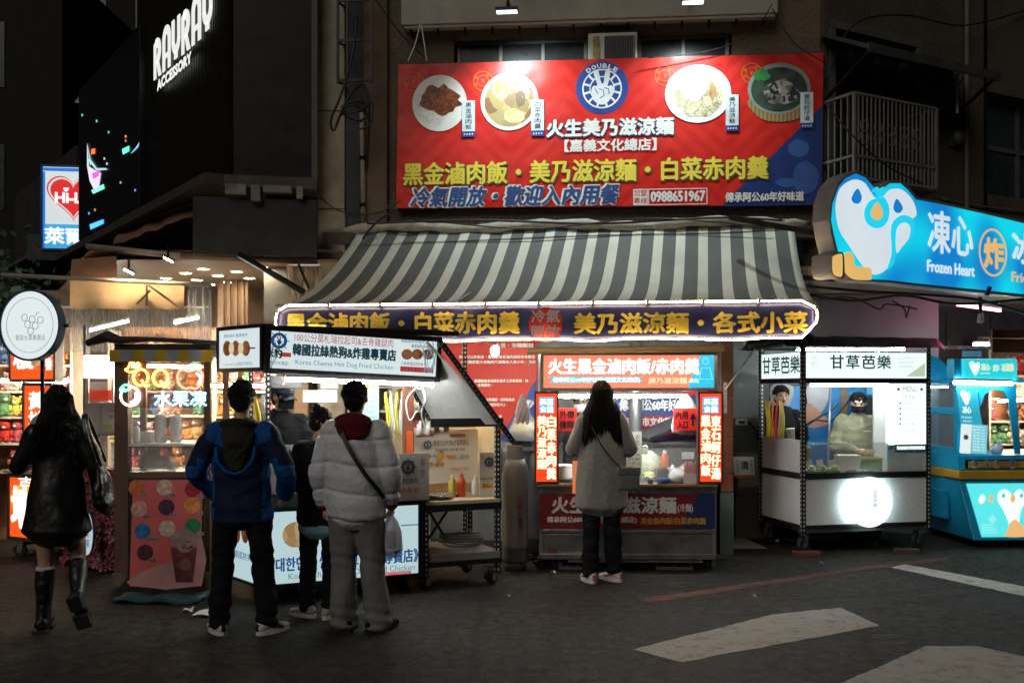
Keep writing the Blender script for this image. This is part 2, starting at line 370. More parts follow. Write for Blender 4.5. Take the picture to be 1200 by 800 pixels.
def marking(name, pts, m, z=.004):
    c_ = [G(*p) for p in pts]; g = []; rn = random.Random(int(pts[0][0]))
    for i in range(len(c_)):
        a, e = c_[i], c_[(i+1) % len(c_)]; n = max(2, int((e-a).length/.05)); nr = Vector((-(e-a).y, (e-a).x, 0)).normalized()
        g += [a.lerp(e, k/n)+nr*((rn.random()-.5)*.014+.005*noise.noise((a.lerp(e, k/n))*5)) for k in range(n)]
    struct(name, MB().add([(v.x, v.y, z) for v in g], [tuple(range(len(g)))]), m)
wl = worn('worn_white_line', (.36,.34,.31), .40)
marking('crosswalk_stripe', [(742,761),(905,720),(985,712),(1030,733),(800,776)], wl)
marking('crosswalk_stripe', [(960,812),(1085,757),(1145,757),(1290,790),(1290,812)], wl)
marking('stop_line_marking', [(1045,665),(1060,661),(1290,704),(1290,718)], worn('worn_stop', (.5,.5,.47), .42))
marking('red_kerb_line', [(750,702),(1010,664),(1110,653),(1110,656),(1013,668),(765,706)], worn('worn_red', (.22,.045,.04), .52))
marking('shop_apron_paving', [(835,624),(858,624),(900,643),(850,643)], mat('pale_tile', (.3,.3,.26), .5, dirt=.4), .006)

# ------------------------------------------------------------------ MAIN BUILDING
WF = Fr(0, 10.4, 0, math.radians(-5))
stucco = mat('pebble_stucco', (.16,.125,.085), .9, 0, .45, vs=45, bump=1, bs=70, dirt=.7, ds=1.2)
conc = mat('grimy_concrete', (.2,.19,.17), .85, 0, .3, vs=4, bump=.4, bs=25, dirt=.7, ds=2)
darkc = mat('dark_concrete', (.085,.068,.05), .9, 0, .35, vs=30, bump=.8, bs=60, dirt=.6)
bld = thing('shop_building', 'grimy stucco building above the striped awning, with wide ledge and windows', 'building', WF)
def lx(px, d=0, py=300): return WF.pl(px, py, d)[0]
def lz(py, px=700, d=0): return WF.pl(px, py, d)[1]
xl, xr = lx(428), lx(966)
wz0, wz1 = lz(72), lz(28)
wx0, wx1 = lx(532, py=50), lx(858, py=50)
b = MB(); b.box(xl, .0, 3.2, wx0, .3, 7); b.box(wx1, 0, 3.2, xr, .3, 7); b.box(wx0, 0, 3.2, wx1, .3, wz0-.25); b.box(wx0, 0, wz1, wx1, .3, 7)
b.build('wall', stucco, bld)
pf = mat('window_frame_alu', (.3,.3,.29), .5, .4, .2, dirt=.4); dglass = mat('dark_window_glass', (.03,.04,.042), .3, 0, .3)
def window(par, x0, z0, x1, z1, y, cols, rows=1, fm=pf, gm=dglass, fw=.035):
    b = MB(); b.box(x0, y, z1-fw, x1, y+.06, z1); b.box(x0, y, z0, x1, y+.06, z0+fw)
    for i in range(cols+1):
        xx = x0+(x1-x0-fw)*i/cols; b.box(xx, y+.002, z0+fw, xx+fw, y+.058, z1-fw)
    for j in range(1, rows):
        zz = z0+(z1-z0)*j/rows; b.box(x0+fw, y+.006, zz-fw/2, x1-fw, y+.05, zz+fw/2)
    w = b.build('window', fm, par)
    for i in range(cols):
        for j in range(rows):
            a = x0+(x1-x0)*i/cols+fw*.4; c = x0+(x1-x0)*(i+1)/cols-fw*.1; d = z0+(z1-z0)*j/rows+fw*.5; e = z0+(z1-z0)*(j+1)/rows-fw*.5
            MB().box(a, y+.025, d, c, y+.033, e).build('pane', gm, w)
    return w
window(bld, wx0+.02, wz0-.25, lx(688, py=50), wz1-.12, .1, 3)
window(bld, lx(748, py=50), wz0-.25, wx1-.02, wz1-.12, .1, 2)
MB().box(wx0, .06, wz1-.12, wx1, .12, wz1).build('vent_strip', mat('perforated_zinc', (.22,.22,.2), .6, .5, .3, vs=60, bump=.4, bs=90), bld)
MB().box(lx(688, py=50), .08, wz0-.25, lx(748, py=50), .14, wz1-.12).build('infill_panel', darkc, bld)
b = MB(); b.box(lx(470, -.22), -.22, lz(22, 700, -.22), lx(912, -.22), 0, lz(-40, 700, -.22)); b.box(lx(474, -.2), -.2, lz(22, 700, -.22)-.03, lx(908, -.2), -.16, lz(22, 700, -.22))
b.build('ledge', mat('ledge_paint', (.4,.38,.33), .7, 0, .15, dirt=.5), bld, bevel=.01)
for i in range(14):
    x = lx(480+i*32, -.2); MB().tube([(x, -.12, lz(22, 700, -.22)-.0), (x, -.12, lz(22, 700, -.22)-.06), (x, -.08, lz(22, 700, -.22)-.08)], .012, 5).build('drip_hook', blackm, bld)
# ground floor of the shop, behind the carts
lowc = mat('shop_interior_wall', (.16,.17,.17), .7, 0, .2, dirt=.5)
b = MB(); b.box(lx(300), .25, 0, lx(845), .4, 3.2); b.build('ground_floor_wall', lowc, bld)
b = MB(); b.box(lx(380), -.05, 3.2, xr, .0, 3.32); b.build('lintel', darkc, bld)
MB().box(lx(400), -.1, 2.86, lx(960), .25, 2.9).build('soffit', mat('soffit', (.25,.2,.15), .8, dirt=.5), bld)
# left stucco reveal strip, brown with perforated marks, and the pale column
b = MB(); b.box(lx(428), -.06, 0, lx(455), .0, 7); b.build('brown_strip', mat('brown_render', (.13,.09,.06), .85, 0, .25, bump=.4, dirt=.6), bld)
PF = Fr.px(372, 10.55, 0)
pil = thing('concrete_column', 'tall pale beige concrete column left of the cable ladder', 'column', PF)
b = MB(); b.box(0, 0, 0, PF.pl(404, 200)[0], .5, 7); b.build('shaft', mat('beige_concrete', (.36,.32,.25), .8, 0, .12, bump=.3, dirt=.4, ds=2.2), pil, bevel=.01)
for py in (130, 245): z = PF.pl(385, py)[1]; MB().box(-.004, -.006, z-.006, PF.pl(404, 200)[0]+.004, .02, z+.006).build('joint', darkc, pil)
mesh_m = mat('woven_dark_mesh', (.05,.05,.055), .7, 0, .5, vs=80, bump=.5, bs=100)
b = MB(); x0, x1 = lx(402, .05), lx(430, .05); b.box(x0, .02, 0, x1, .3, 7)
struct('recess_wall', b, mesh_m, WF)
# cable ladder
CL = thing('cable_ladder', 'black steel cable ladder bolted beside the beige column', 'cable ladder', WF)
xa, xb = lx(396, -.25), lx(436, -.25)
for x in (xa, xb, (xa+xb)/2-.08):
    MB().box(x-.012, -.27, lz(98, 415, -.25), x+.012, -.24, 7).build('rail', blackm, CL)
for i in range(7):
    z = lz(96, 415, -.25)+i*.42; MB().box(xa, -.265, z, xb, -.245, z+.03).build('rung', blackm, CL)
    MB().bar((xa, -.25, z), (xa, .0, z+.05), .02, .02).build('bracket', blackm, CL)
dp = thing('drain_pipe', 'thin pale drain pipe running down the brown wall beside the cable tangle', 'pipe', WF)
MB().tube([(lx(426,-.1), -.1, lz(270,426,-.1)), (lx(424,-.1), -.1, lz(132,424,-.1))], .025, 10).build('pipe', mat('pipe_grey', (.33,.29,.25), .5), dp, smooth=True)
for i in range(3): MB().tube([(lx(425,-.1)-.03, -.1, 3.6+i*.5), (lx(425,-.1)+.03, -.1, 3.6+i*.5)], .032, 8).build('clamp', blackm, dp)
def cable(label, pts, r=.008, m=None, frm=None, group='loose cables on the facades'):
    o = MB().tube(spline([W(*p) for p in pts], 8), r, 5).build('cable', m or black, None, smooth=True); tag(o, label, 'cable', group); return o
cable('looped black cable sagging from the cable ladder in a wide loop', [(418,20,10.2),(414,60,10.1),(400,110,10),(388,140,10),(392,152,10),(405,120,10),(425,100,10.1),(433,130,10.1),(430,200,10.2)], .014)
cable('thick black cable coiled in a knot beneath the ladder', [(400,125,10),(420,118,9.98),(432,128,10),(425,140,10),(408,138,10),(402,128,9.97),(415,124,9.95),(430,135,10),(418,145,9.98)], .013)
cable('short black cable sagging from the coil to the pipe', [(393,150,10.1),(400,135,10),(420,130,9.96),(436,122,10),(434,145,10),(420,152,10)], .011)
cable('long black cable along the underside of the ledge toward the ladder', [(440,0,10),(470,40,10.2),(500,70,10.25)], .007)
cable('thin pale cord hanging at the top left corner of the red banner', [(478,72,10.2),(487,50,10.2),(494,20,10.3)], .006, white)
cable('thin pale cord beside the first, up to the ledge', [(500,72,10.2),(497,50,10.2),(493,25,10.3)], .006, white)
cable('black cable sloping down across the window from the right floodlight', [(905,5,9.6),(880,40,9.9),(830,60,10),(760,68,10)], .006)
cable('black cable hanging in a curve right of the red banner', [(905,10,9.8),(930,50,9.9),(968,75,9.9)], .006)
cable('thin black cable draped over the slope of the beige column', [(375,232,10.4),(400,248,10.3),(440,250,10.2),(470,235,10.2)], .007)
cable('black cable dropping from the red banner bottom left corner', [(466,244,10.1),(440,262,10),(425,280,9.9)], .012)
cable('long black cable strung across the wall below the red banner', [(430,262,10),(560,258,9.95),(700,262,9.9),(850,255,9.8),(950,262,9.8)], .012)
cable('slack black cable hanging between banner and awning', [(480,256,10),(620,268,9.9),(760,256,9.85),(900,266,9.7)], .008)
b = MB(); b.box(lx(430,-.2), -.25, lz(270,700,-.2), lx(930,-.2), -.15, lz(262,700,-.2)); b.build('awning_rail', blackm, bld)
# air conditioner
ac = thing('air_conditioner', 'pale air conditioner unit in the window gap above the banner logo', 'air conditioner', WF)
x0, z1, x1, z0 = WF.rect(689, 38, 747, 80, -.12)
b = MB(); b.box(x0, -.12, z0, x1, .35, z1); b.build('casing', mat('ac_casing', (.5,.49,.44), .5, dirt=.35), ac, bevel=.015)
for i in range(12): MB().box(x0+.19+i*.026, -.132, z0+.03, x0+.2+i*.026, -.118, z1-.04).build('louvre', mat('ac_dark', (.05,.05,.05), .5), ac)
MB().box(x0+.17, -.122, z0+.03, x1-.04, -.119, z1-.04).build('grille', mat('ac_dark2', (.02,.02,.02), .5), ac)
MB().box(x0+.05, -.13, z0+.06, x0+.12, -.118, z1-.04).build('filter', mat('ac_tan', (.3,.24,.1), .7, 0, .5, vs=50), ac)
# the two floodlights
def floodlight(px, py, depth, aim, en, label, col=(.85,1,1)):
    p = W(px, py, depth); fr_ = Fr(p.x, p.y, p.z, math.radians(-5))
    t = thing('floodlight', label, 'floodlight', fr_, 'floodlights over the red banner')
    MB().tube([(0,.0,.03),(0,.1,.15),(0,.5,.2)], .012, 6).build('arm', blackm, t)
    MB().box(-.11,-.05,0,.11,.05,.035).build('housing', blackm, t, bevel=.006)
    MB().box(-.1,-.04,-.006,.1,.04,-.001).build('lens', E('flood_lens', col, 3), t)
    l = bpy.data.lights.new('flood', 'SPOT'); l.energy = en; l.spot_size = math.radians(120); l.spot_blend = .8; l.color = col; l.shadow_soft_size = .06
    o = bpy.data.objects.new('bulb', l); C.objects.link(o); o.parent = t; o.location = (0,0,-.03)
    d = (Vector(aim)-p); o.rotation_euler = (fr_.rot.to_3x3().inverted() @ d).to_track_quat('-Z', 'Y').to_euler()
floodlight(594, 14, 9.55, W(625,165,10.3), 125, 'small lit floodlight under the ledge above the cabbage stew picture')
floodlight(812, 3, 9.5, W(805,160,10.1), 105, 'small lit floodlight under the ledge above the cold noodle picture')

# ------------------------------------------------------------------ RED BANNER
BF = Fr(0, 10.4, 0, math.radians(-5)); BD = -.14
def bannermat(name, c1, c2, emit=0):
    m, t, b = _new(name); N = t.nodes.new; L = t.links.new
    tc = N('ShaderNodeTexCoord'); w = N('ShaderNodeTexWave'); w.wave_type = 'BANDS'; w.bands_direction = 'DIAGONAL'; w.inputs['Scale'].default_value = 3.2; w.inputs['Distortion'].default_value = 0
    mp = N('ShaderNodeVectorMath'); mp.operation = 'ABSOLUTE'; mo = N('ShaderNodeVectorMath'); mo.operation = 'MODULO'; mo.inputs[1].default_value = (1.1, 10, 10)
    sb = N('ShaderNodeVectorMath'); sb.operation = 'SUBTRACT'; sb.inputs[1].default_value = (.55, 0, 0); ad = N('ShaderNodeVectorMath'); ad.inputs[1].default_value = (5.5, 0, 0)
    L(tc.outputs['Object'], ad.inputs[0]); L(ad.outputs[0], mo.inputs[0]); L(mo.outputs[0], sb.inputs[0]); L(sb.outputs[0], mp.inputs[0]); L(mp.outputs[0], w.inputs[0])
    gt = N('ShaderNodeMath'); gt.operation = 'GREATER_THAN'; gt.inputs[1].default_value = .55; L(w.outputs[1], gt.inputs[0])
    mx = N('ShaderNodeMix'); mx.data_type = 'RGBA'; mx.inputs[6].default_value = c4(c1); mx.inputs[7].default_value = c4(c2); L(gt.outputs[0], mx.inputs[0]); L(mx.outputs[2], b.inputs['Base Color'])
    b.inputs['Roughness'].default_value = .38; b.inputs['Specular IOR Level'].default_value = .4
    n = N('ShaderNodeTexNoise'); n.inputs['Scale'].default_value = 1.6; L(tc.outputs['Object'], n.inputs[0]); bp = N('ShaderNodeBump'); bp.inputs['Strength'].default_value = .35; bp.inputs['Distance'].default_value = .12; L(n.outputs[0], bp.inputs['Height']); L(bp.outputs[0], b.inputs['Normal'])
    return m
bn = thing('banner_sign', 'big red noodle shop banner with bowls of food and a blue hand logo', 'banner', BF)
cor = [(467,76),(965,62),(963,240),(464,244)]
bq = [BF.pl(x, y, BD) for x, y in cor]
MB().prism(bq, BD, BD+.03).build('sheet', bannermat('banner_red', (.62,.022,.014), (.56,.016,.011)), bn)
b = MB()
for i in range(4):
    p, q = bq[i], bq[(i+1)%4]; b.bar((p[0], BD+.045, p[1]), (q[0], BD+.045, q[1]), .03, .03, up=(0,1,0))
b.build('frame', blackm, bn)
ppoly(BF, bn, 'blue_corner', [(964,123),(963,240),(845,242)], mat('banner_blue', (.012,.035,.17), .4), BD-.003, .002)
def R(fr, par, x0, y0, x1, y1, m, d, name='print_panel', th=.001): return pbox(fr, par, name, (x0,y0,x1,y1), d, d+th, m)
D1 = BD-.008
bbn = dict(d=BD-.012)
navy = mat('logo_blue', (.012,.05,.26), .45); cream = mat('logo_white', (.72,.75,.8), .5)
T(BF, bn, '火生美乃滋涼麵', 641, 140, 789, 160, tnavy, bold=.016, d=BD-.008)
T(BF, bn, '火生美乃滋涼麵', 641, 139, 789, 159, twhite, bold=.009, d=BD-.013)
T(BF, bn, '【嘉義文化總店】', 662, 163, 769, 177, twhite, bold=.005, **bbn)
T(BF, bn, '黑金滷肉飯・美乃滋涼麵・白菜赤肉羹', 474, 188, 901, 214, mat('green_outline', (.06,.12,.03), .5), bold=.013, d=BD-.008)
T(BF, bn, '黑金滷肉飯・美乃滋涼麵・白菜赤肉羹', 473, 187, 900, 213, tyel, bold=.008, d=BD-.013)
T(BF, bn, '冷氣開放・歡迎入內用餐', 480, 218, 722, 241, twhite, bold=.021, slant=.2, d=BD-.008)
T(BF, bn, '冷氣開放・歡迎入內用餐', 481, 218, 723, 241, mat('print_blue', (.02,.07,.25), .5), bold=.008, slant=.2, d=BD-.013)
b = MB(); x0, z1, x1, z0 = BF.rect(742, 221, 829, 240, BD-.01)
for r_ in ((x0,z0,x1,z0+.008),(x0,z1-.008,x1,z1),(x0,z0,x0+.008,z1),(x1-.008,z0,x1,z1),(x0+.155,z0,x0+.163,z1)): b.box(r_[0], BD-.01, r_[1], r_[2], BD-.006, r_[3])
b.build('phone_box', twhite, bn)
R(BF, bn, 742.5, 221.5, 759, 239.5, twhite, BD-.007)
T(BF, bn, '加盟', 743, 223, 758, 230, tred, d=BD-.0085); T(BF, bn, '專線', 743, 231.5, 758, 239, tred, d=BD-.0085)
T(BF, bn, '0988651967', 763, 224, 826, 236, twhite, bold=.006, **bbn)
T(BF, bn, '傳承阿公60年好味道', 850, 225, 942, 236, twhite, bold=.004, d=BD-.014)
# logo
pdisc(BF, bn, 'logo_disc', 705.5, 103, 31, navy, BD-.004, .002)
cx, cz = BF.pl(705.5, 104, BD-.008); rr = .27
b = MB(); b.ring(cx, cz, .19, .205, BD-.008, BD-.005, seg=48); b.ring(cx, cz, .118, .13, BD-.008, BD-.005, seg=48)
for k in range(12):
    a = 2*PI*k/12+.26; b.prism([(cx+r_*math.cos(a+o), cz+r_*math.sin(a+o)) for r_, o in ((.125,-.09),(.195,-.06),(.195,.06),(.125,.09))], BD-.0085, BD-.006)
b.build('logo_wheel', cream, bn)
b = MB(); s_ = 'DOUBLE'
for i, ch in enumerate(s_):
    a = PI/2+.62-i*1.24/5; ct = Vector((cx+.237*math.cos(a), 0, cz+.237*math.sin(a)))
    def fn(p, a=a, ct=ct): q = Vector((p[0], 0, p[2])); q = Matrix.Rotation(-(a-PI/2), 3, 'Y') @ q; return (ct.x+q.x, p[1], ct.z+q.z)
    textmb(b, ch, -.021, -.022, .021, .022, BD-.0085, .003, fn=fn)
b.build('logo_lettering', cream, bn)
hand_pts = [(696,118),(693,108),(695,101),(700,100),(696,88),(697,83),(701,83),(704,95),(707,98),(709,86),(711,81),(715,82),(714,93),(712,101),(716,100),(719,103),(718,110),(713,119),(705,123)]
ppoly(BF, bn, 'logo_hand', hand_pts, cream, BD-.010, .003, 4)
b = MB()
for q in ([(702,104),(707,106),(708,112),(703,115)], [(708,103),(713,104),(714,110)], [(697,104),(701,110)]):
    b.tube([(BF.pl(x, y, BD-.011)[0], BD-.0105, BF.pl(x, y, BD-.011)[1]) for x, y in q], .004, 5)
b.build('finger_line', navy, bn)
# dishes
stampm = mat('stamp_orange', (.75,.22,.03), .5)
def stamp(x, y):
    a, c = BF.pl(x, y, BD-.006); b = MB(); b.ring(a, c, .098, .104, BD-.006, BD-.004, seg=32); b.ring(a, c, .055, .06, BD-.006, BD-.004, seg=32)
    for i, ch in enumerate('嘉義美食'):
        an = PI*.85-i*PI*.57; textmb(b, ch, a+.078*math.cos(an)-.016, c+.078*math.sin(an)-.016, a+.078*math.cos(an)+.016, c+.078*math.sin(an)+.016, BD-.0065)
    textmb(b, 'Y', a-.015, c-.015, a+.015, c+.015, BD-.0065, .003)
    b.build('stamp', stampm, bn, stuff=True)
stamp(485,96); stamp(566,95); stamp(779,89); stamp(881,86)
plate = mat('plate_print', (.8,.78,.74), .45, 0, .05)
pdisc(BF, bn, 'plate_picture', 515, 121, 32, plate, BD-.010, .002, 33)
def blob(par, fr, name, cx, cy, rx, ry, m, d, seed=0, amp=.18, n=22):
    rn = random.Random(seed); pts = [(cx+rx*(1-amp*rn.random())*math.cos(2*PI*k/n), cy+ry*(1-amp*rn.random())*math.sin(2*PI*k/n)) for k in range(n)]
    return ppoly(fr, par, name, pts, m, d, .002, 2)
blob(bn, BF, 'rice_picture', 508, 130, 20, 18, food('rice', [(.75,.74,.7),(.55,.53,.48),(.8,.8,.78)], 60), BD-.012, 1)
blob(bn, BF, 'meat_picture', 517, 117, 27, 20, food('braised_meat', [(.05,.01,.006),(.2,.03,.01),(.09,.015,.01),(.38,.09,.02),(.02,.01,.01),(.25,.06,.02)], 42), BD-.014, 2, .3)
pdisc(BF, bn, 'bowl_picture', 597, 119, 34, plate, BD-.010, .002, 34)
pdisc(BF, bn, 'soup_picture', 597, 119, 29.5, food('stew', [(.4,.33,.14),(.55,.45,.2),(.3,.22,.08),(.6,.52,.3),(.25,.14,.06)], 9), BD-.012, .002, 29.5)
blob(bn, BF, 'mushroom_picture', 588, 105, 9, 15, food('cabbage', [(.6,.5,.25),(.7,.62,.4),(.4,.3,.12)], 14), BD-.014, 5, .3)
blob(bn, BF, 'mushroom_picture', 610, 113, 7, 16, food('mushroom', [(.35,.22,.1),(.6,.48,.28),(.2,.12,.06)], 12), BD-.014, 6, .25)
blob(bn, BF, 'tofu_picture', 603, 137, 13, 8, food('tofu', [(.65,.5,.22),(.55,.4,.15),(.7,.58,.33)], 8), BD-.014, 9, .25)
pdisc(BF, bn, 'plate_picture', 818, 110, 39, plate, BD-.010, .002, 34)
blob(bn, BF, 'noodle_picture', 818, 113, 33, 27, food('noodles', [(.75,.68,.5),(.45,.36,.22),(.8,.76,.62),(.25,.25,.1),(.7,.6,.4)], 38), BD-.012, 3, .25)
blob(bn, BF, 'mayonnaise_picture', 813, 99, 17, 20, mat('mayo', (.82,.82,.8), .3), BD-.014, 4, .12)
blob(bn, BF, 'pork_picture', 835, 107, 5, 12, food('pork', [(.35,.17,.07),(.5,.3,.15)], 20), BD-.015, 4, .3)
ppoly(BF, bn, 'bowl_picture', [(878,116),(948,116),(942,135),(925,142),(900,142),(885,134)], stripes('bowl_ribs', (.45,.3,.12), (.3,.17,.06), 'X', .04, .5), BD-.009, .002, 3)
pdisc(BF, bn, 'bowl_rim_picture', 913, 104, 37, mat('bowl_green', (.25,.33,.28), .4), BD-.011, .002, 30)
pdisc(BF, bn, 'broth_picture', 913, 105, 33, mat('broth', (.04,.06,.045), .35, 0, .6, vs=8), BD-.013, .002, 26)
blob(bn, BF, 'oyster_picture', 916, 108, 23, 17, food('oyster', [(.03,.03,.03),(.4,.38,.34),(.1,.08,.07),(.55,.52,.48),(.02,.03,.03)], 22), BD-.015, 8, .3)
blob(bn, BF, 'basil_picture', 893, 88, 11, 9, food('basil', [(.03,.2,.05),(.05,.3,.08)], 20), BD-.0155, 8, .4)
for (x, y, s_) in ((549,139,'黑金滷肉飯'),(630,138,'白菜赤肉羹'),(858,132,'美乃滋涼麵'),(945.5,129,'東石蚵仔湯')):
    R(BF, bn, x-7.5, y-21, x+7.5, y+16, mat('tag_white', (.62,.72,.76), .5), BD-.018, 'name_tag', .002)
    R(BF, bn, x-7.5, y+15, x+7.5, y+21.5, navy, BD-.019, 'name_tag', .002)
    TV(BF, bn, s_, x-3.8, y-19, x+3.8, y+13, tblack, BD-.02); T(BF, bn, '★★★★', x-6, y+16.7, x+6, y+19.7, twhite, d=BD-.0205)
# the pale seated figure printed on the blue corner
ghost = mat('ghost_print', (.03,.09,.3), .45)
blob(bn, BF, 'figure_print', 936, 174, 13, 11, ghost, BD-.0055, 12, .1); blob(bn, BF, 'figure_print', 944, 208, 16, 20, ghost, BD-.005, 13, .1); blob(bn, BF, 'figure_print', 922, 214, 14, 6, ghost, BD-.0045, 14, .2)

# ------------------------------------------------------------------ AWNING
aw = thing('striped_awning', 'grey and white striped shop awning edged with a navy scalloped valance and light rope', 'awning', Fr(0,0,0))
TL, TR = W(420,272,10.25), W(930,264,9.85)
BL, BR = W(323,359,8.75), W(957,355,8.25)
def awp(u, v, off=0):
    a = TL.lerp(TR, u); c = BL.lerp(BR, u); p = a.lerp(c, v)
    sag = math.sin(v*PI)*.20; p.z -= sag - .02*math.sin(u*43)*v*math.sin(v*PI) - .015*math.sin(u*9+2)*math.sin(v*PI)
    p.z += .03*math.sin(u*5+v*4)*math.sin(v*PI); p.z += off; return p
b = MB(); b.grid(lambda u, v: awp(u, v), 96, 16)
cl = b.build('canopy', None, aw, smooth=True); cl.data.materials.clear()
uvl = cl.data.uv_layers.new(name='UVMap')
for poly in cl.data.polygons:
    for li in poly.loop_indices:
        vi = cl.data.loops[li].vertex_index; i = vi % 97; uvl.data[li].uv = (i/96, (vi//97)/16)
cl.data.materials.append(stripes('awning_stripes', (.74,.75,.66), (.14,.155,.148), 'U', 1/20.3, .42))
sm_ = cl.modifiers.new('thick', 'SOLIDIFY'); sm_.thickness = .006
# rolled tarp along the top
b = MB(); pts = [TL.lerp(TR, t)+Vector((0,-.03+.012*math.sin(t*31), .03+.02*math.sin(t*17))) for t in [i/30 for i in range(-1,32)]]
b.tube(pts, [.02]+[.05+.014*math.sin(i*2.1) for i in range(31)]+[.015], 10); b.build('rolled_tarp', mat('tarp_dirty', (.42,.41,.36), .8, 0, .2, bump=.6, bs=14, dirt=.7, ds=6), aw, smooth=True)
b = MB(); b.tube([BL+Vector((0,.02,-.0)), BR+Vector((0,.02,-.0))], .022, 8); b.build('front_rail', alu, aw, smooth=True)
for u in (0, .33, .66, 1):
    a = awp(u, 1); c = TL.lerp(TR, u)+Vector((0,.1,-.35)); MB().tube([a+Vector((0,.03,-.03)), a.lerp(c,.5)+Vector((0,0,-.06)), c], .016, 6).build('folding_arm', alu, aw)
rd = (BR-BL); L_ = rd.length; VF = Fr(BL.x, BL.y, 0, math.atan2(rd.y, rd.x)); zt = BL.z
z395 = VF.pl(640, 396, -.04)[1]
vlen = VF.pl(955, 370, -.04)[0]-VF.pl(326, 370, -.04)[0]; vx0 = VF.pl(326, 370, -.04)[0]
def val(u, v):
    x = vx0+u*vlen; top = zt-.01
    bot = z395-.018*abs(math.sin(u*PI*4.0+.4))+.012*math.sin(u*50)*.4
    if u < .02: bot += (.02-u)/.02*.12; top -= (.02-u)/.02*.05
    if u > .975: bot += (u-.975)/.025*.13; top -= (u-.975)/.025*.06
    return Vector((x, -.04-.03*math.sin(u*37+v)*v - .012*math.sin(u*91)*v, top+(bot-top)*v))
def valw(u, v): return VF.M @ val(u, v)
b = MB(); b.grid(valw, 160, 8); vo = b.build('valance', mat('valance_navy', (.014,.018,.085), .42, 0, .25, vs=3, bump=.3, bs=7), aw, smooth=True); vo.modifiers.new('t', 'SOLIDIFY').thickness = .003
def vtext(s, x0, y0, x1, y1, m, bold, dd=-.012):
    a, t, c, e = VF.rect(x0, y0, x1, y1, -.06)
    def fn(p):
        u = (p[0]-vx0)/vlen; v = min(1, max(0, (zt-.01-p[2])/(zt-.01-z395))); q = val(u, v); return VF.M @ Vector((p[0], q.y+dd+p[1], p[2]))
    b = MB(); textmb(b, s, a, e, c, t, 0, bold, fn=fn); b.build('lettering', m, aw)
ty = mat('valance_yellow', (.8,.62,.08), .5, 0, .12, vs=20)
vtext('黑金滷肉飯・白菜赤肉羹', 336, 366, 608, 391, ty, .008); vtext('美乃滋涼麵・各式小菜', 673, 366, 946, 390, ty, .008)
b = MB(); a_, c_ = VF.pl(639.5, 380, -.06); b.prism([VF.pl(639.5+20*math.cos(2*PI*k/30), 380+20*math.sin(2*PI*k/30)*1.02, -.085) for k in range(30)], -.085, -.083)
o = b.build('red_roundel', mat('roundel_red', (.65,.06,.03), .5), aw); o.matrix_world = VF.M
for s_, y_ in (('冷氣', 363), ('開放', 381)):
    o = T(VF, None, s_, 623, y_, 656, y_+15, twhite, d=-.112, bold=.003); o.parent = aw; o.matrix_world = VF.M
rope = E('light_rope_glow', (1,.68,.36), 40, vs=9, var=.05)
us = [i/160 for i in range(161)]
top = [valw(u, 0)+Vector((0,-.03,.012)) for u in us]; bot = [valw(u, 1)+Vector((0,-.03,-.004)) for u in us]
b = MB(); b.tube(top + [bot[-1]+Vector((.01,0,.06))] + bot[::-1] + [bot[0]+Vector((-.01,0,.05))], .007, 6, closed=True)
b.build('light_rope', rope, aw, smooth=True)
b = MB()
for k in range(11): p = top[min(160, k*16)]; b.box(p.x-.012, p.y-.016, p.z-.018, p.x+.012, p.y+.014, p.z+.018)
b.build('rope_clip', white, aw, stuff=True)
# bulb
bu = thing('hanging_bulb', 'glowing round bulb hanging in front of the red notice', 'light bulb', W(580,411,9.3))
MB().ell((0,0,0), (.04,.04,.05)).build('globe', E('bulb_glow', (1,.88,.7), 380), bu, smooth=True); MB().tube([(0,0,.04),(0,0,.28)], .012, 6).build('cord', black, bu)
# notices on the back wall, under the awning
NF = Fr(0, 10.4, 0, math.radians(-5)); ND = .2
nb = thing('notice_board', 'red and blue wall notice with lines of small white writing behind the raised lid', 'notice', NF)
nred = mat('notice_red', (.62,.03,.015), .5, 0, .05)
R(NF, nb, 505, 398, 629, 530, nred, ND, 'sheet', .02); ppoly(NF, nb, 'blue_corner', [(628,445),(628,530),(575,530)], mat('notice_blue', (.015,.08,.35), .5), ND-.003, .002)
for y, x0, x1, s_ in ((418,538,627,'民國阿公來飯店・嘉義在地老滷肉麵館美食飯店'),(424,540,627,'傳公獨家醬汁涼麵美乃滋麵食人氣小吃・每日'),(446,556,619,'嚴選飯底食材設計純手工炒製香辣・美'),(451,560,577,'在地風味・'),(468,570,603,'白菜麵糊・招牌魷魚羹'),(474,572,594,'涼麵拌麵可口・'),(488,582,588,'小菜')):
    T(NF, nb, s_, x0, y-1.8, x1, y+1.8, twhite, d=ND-.006, bold=.002)
T(NF, nb, '大餐・涼麵飯館', 580, 402, 625, 407, twhite, d=ND-.006, bold=.003)
n2 = thing('wall_banner', 'red shop banner seen through the cart with white lines about the address', 'banner', NF)
R(NF, n2, 690, 455, 830, 540, mat('wallbanner_red', (.6,.02,.015), .5), ND, 'sheet', .02)
R(NF, n2, 690, 463, 830, 487, mat('wallbanner_blue', (.02,.06,.25), .5), ND-.004, 'blue_band'); 
T(NF, n2, '傳承阿公60年好味道', 726, 468, 812, 481, twhite, d=ND-.008, bold=.006)
T(NF, n2, '嘉義市文化路193號', 735, 489, 810, 499, twhite, d=ND-.008, bold=.005)
R(NF, n2, 690, 511, 830, 525, mat('notice_blue', (.015,.08,.35), .5), ND-.004, 'blue_band')
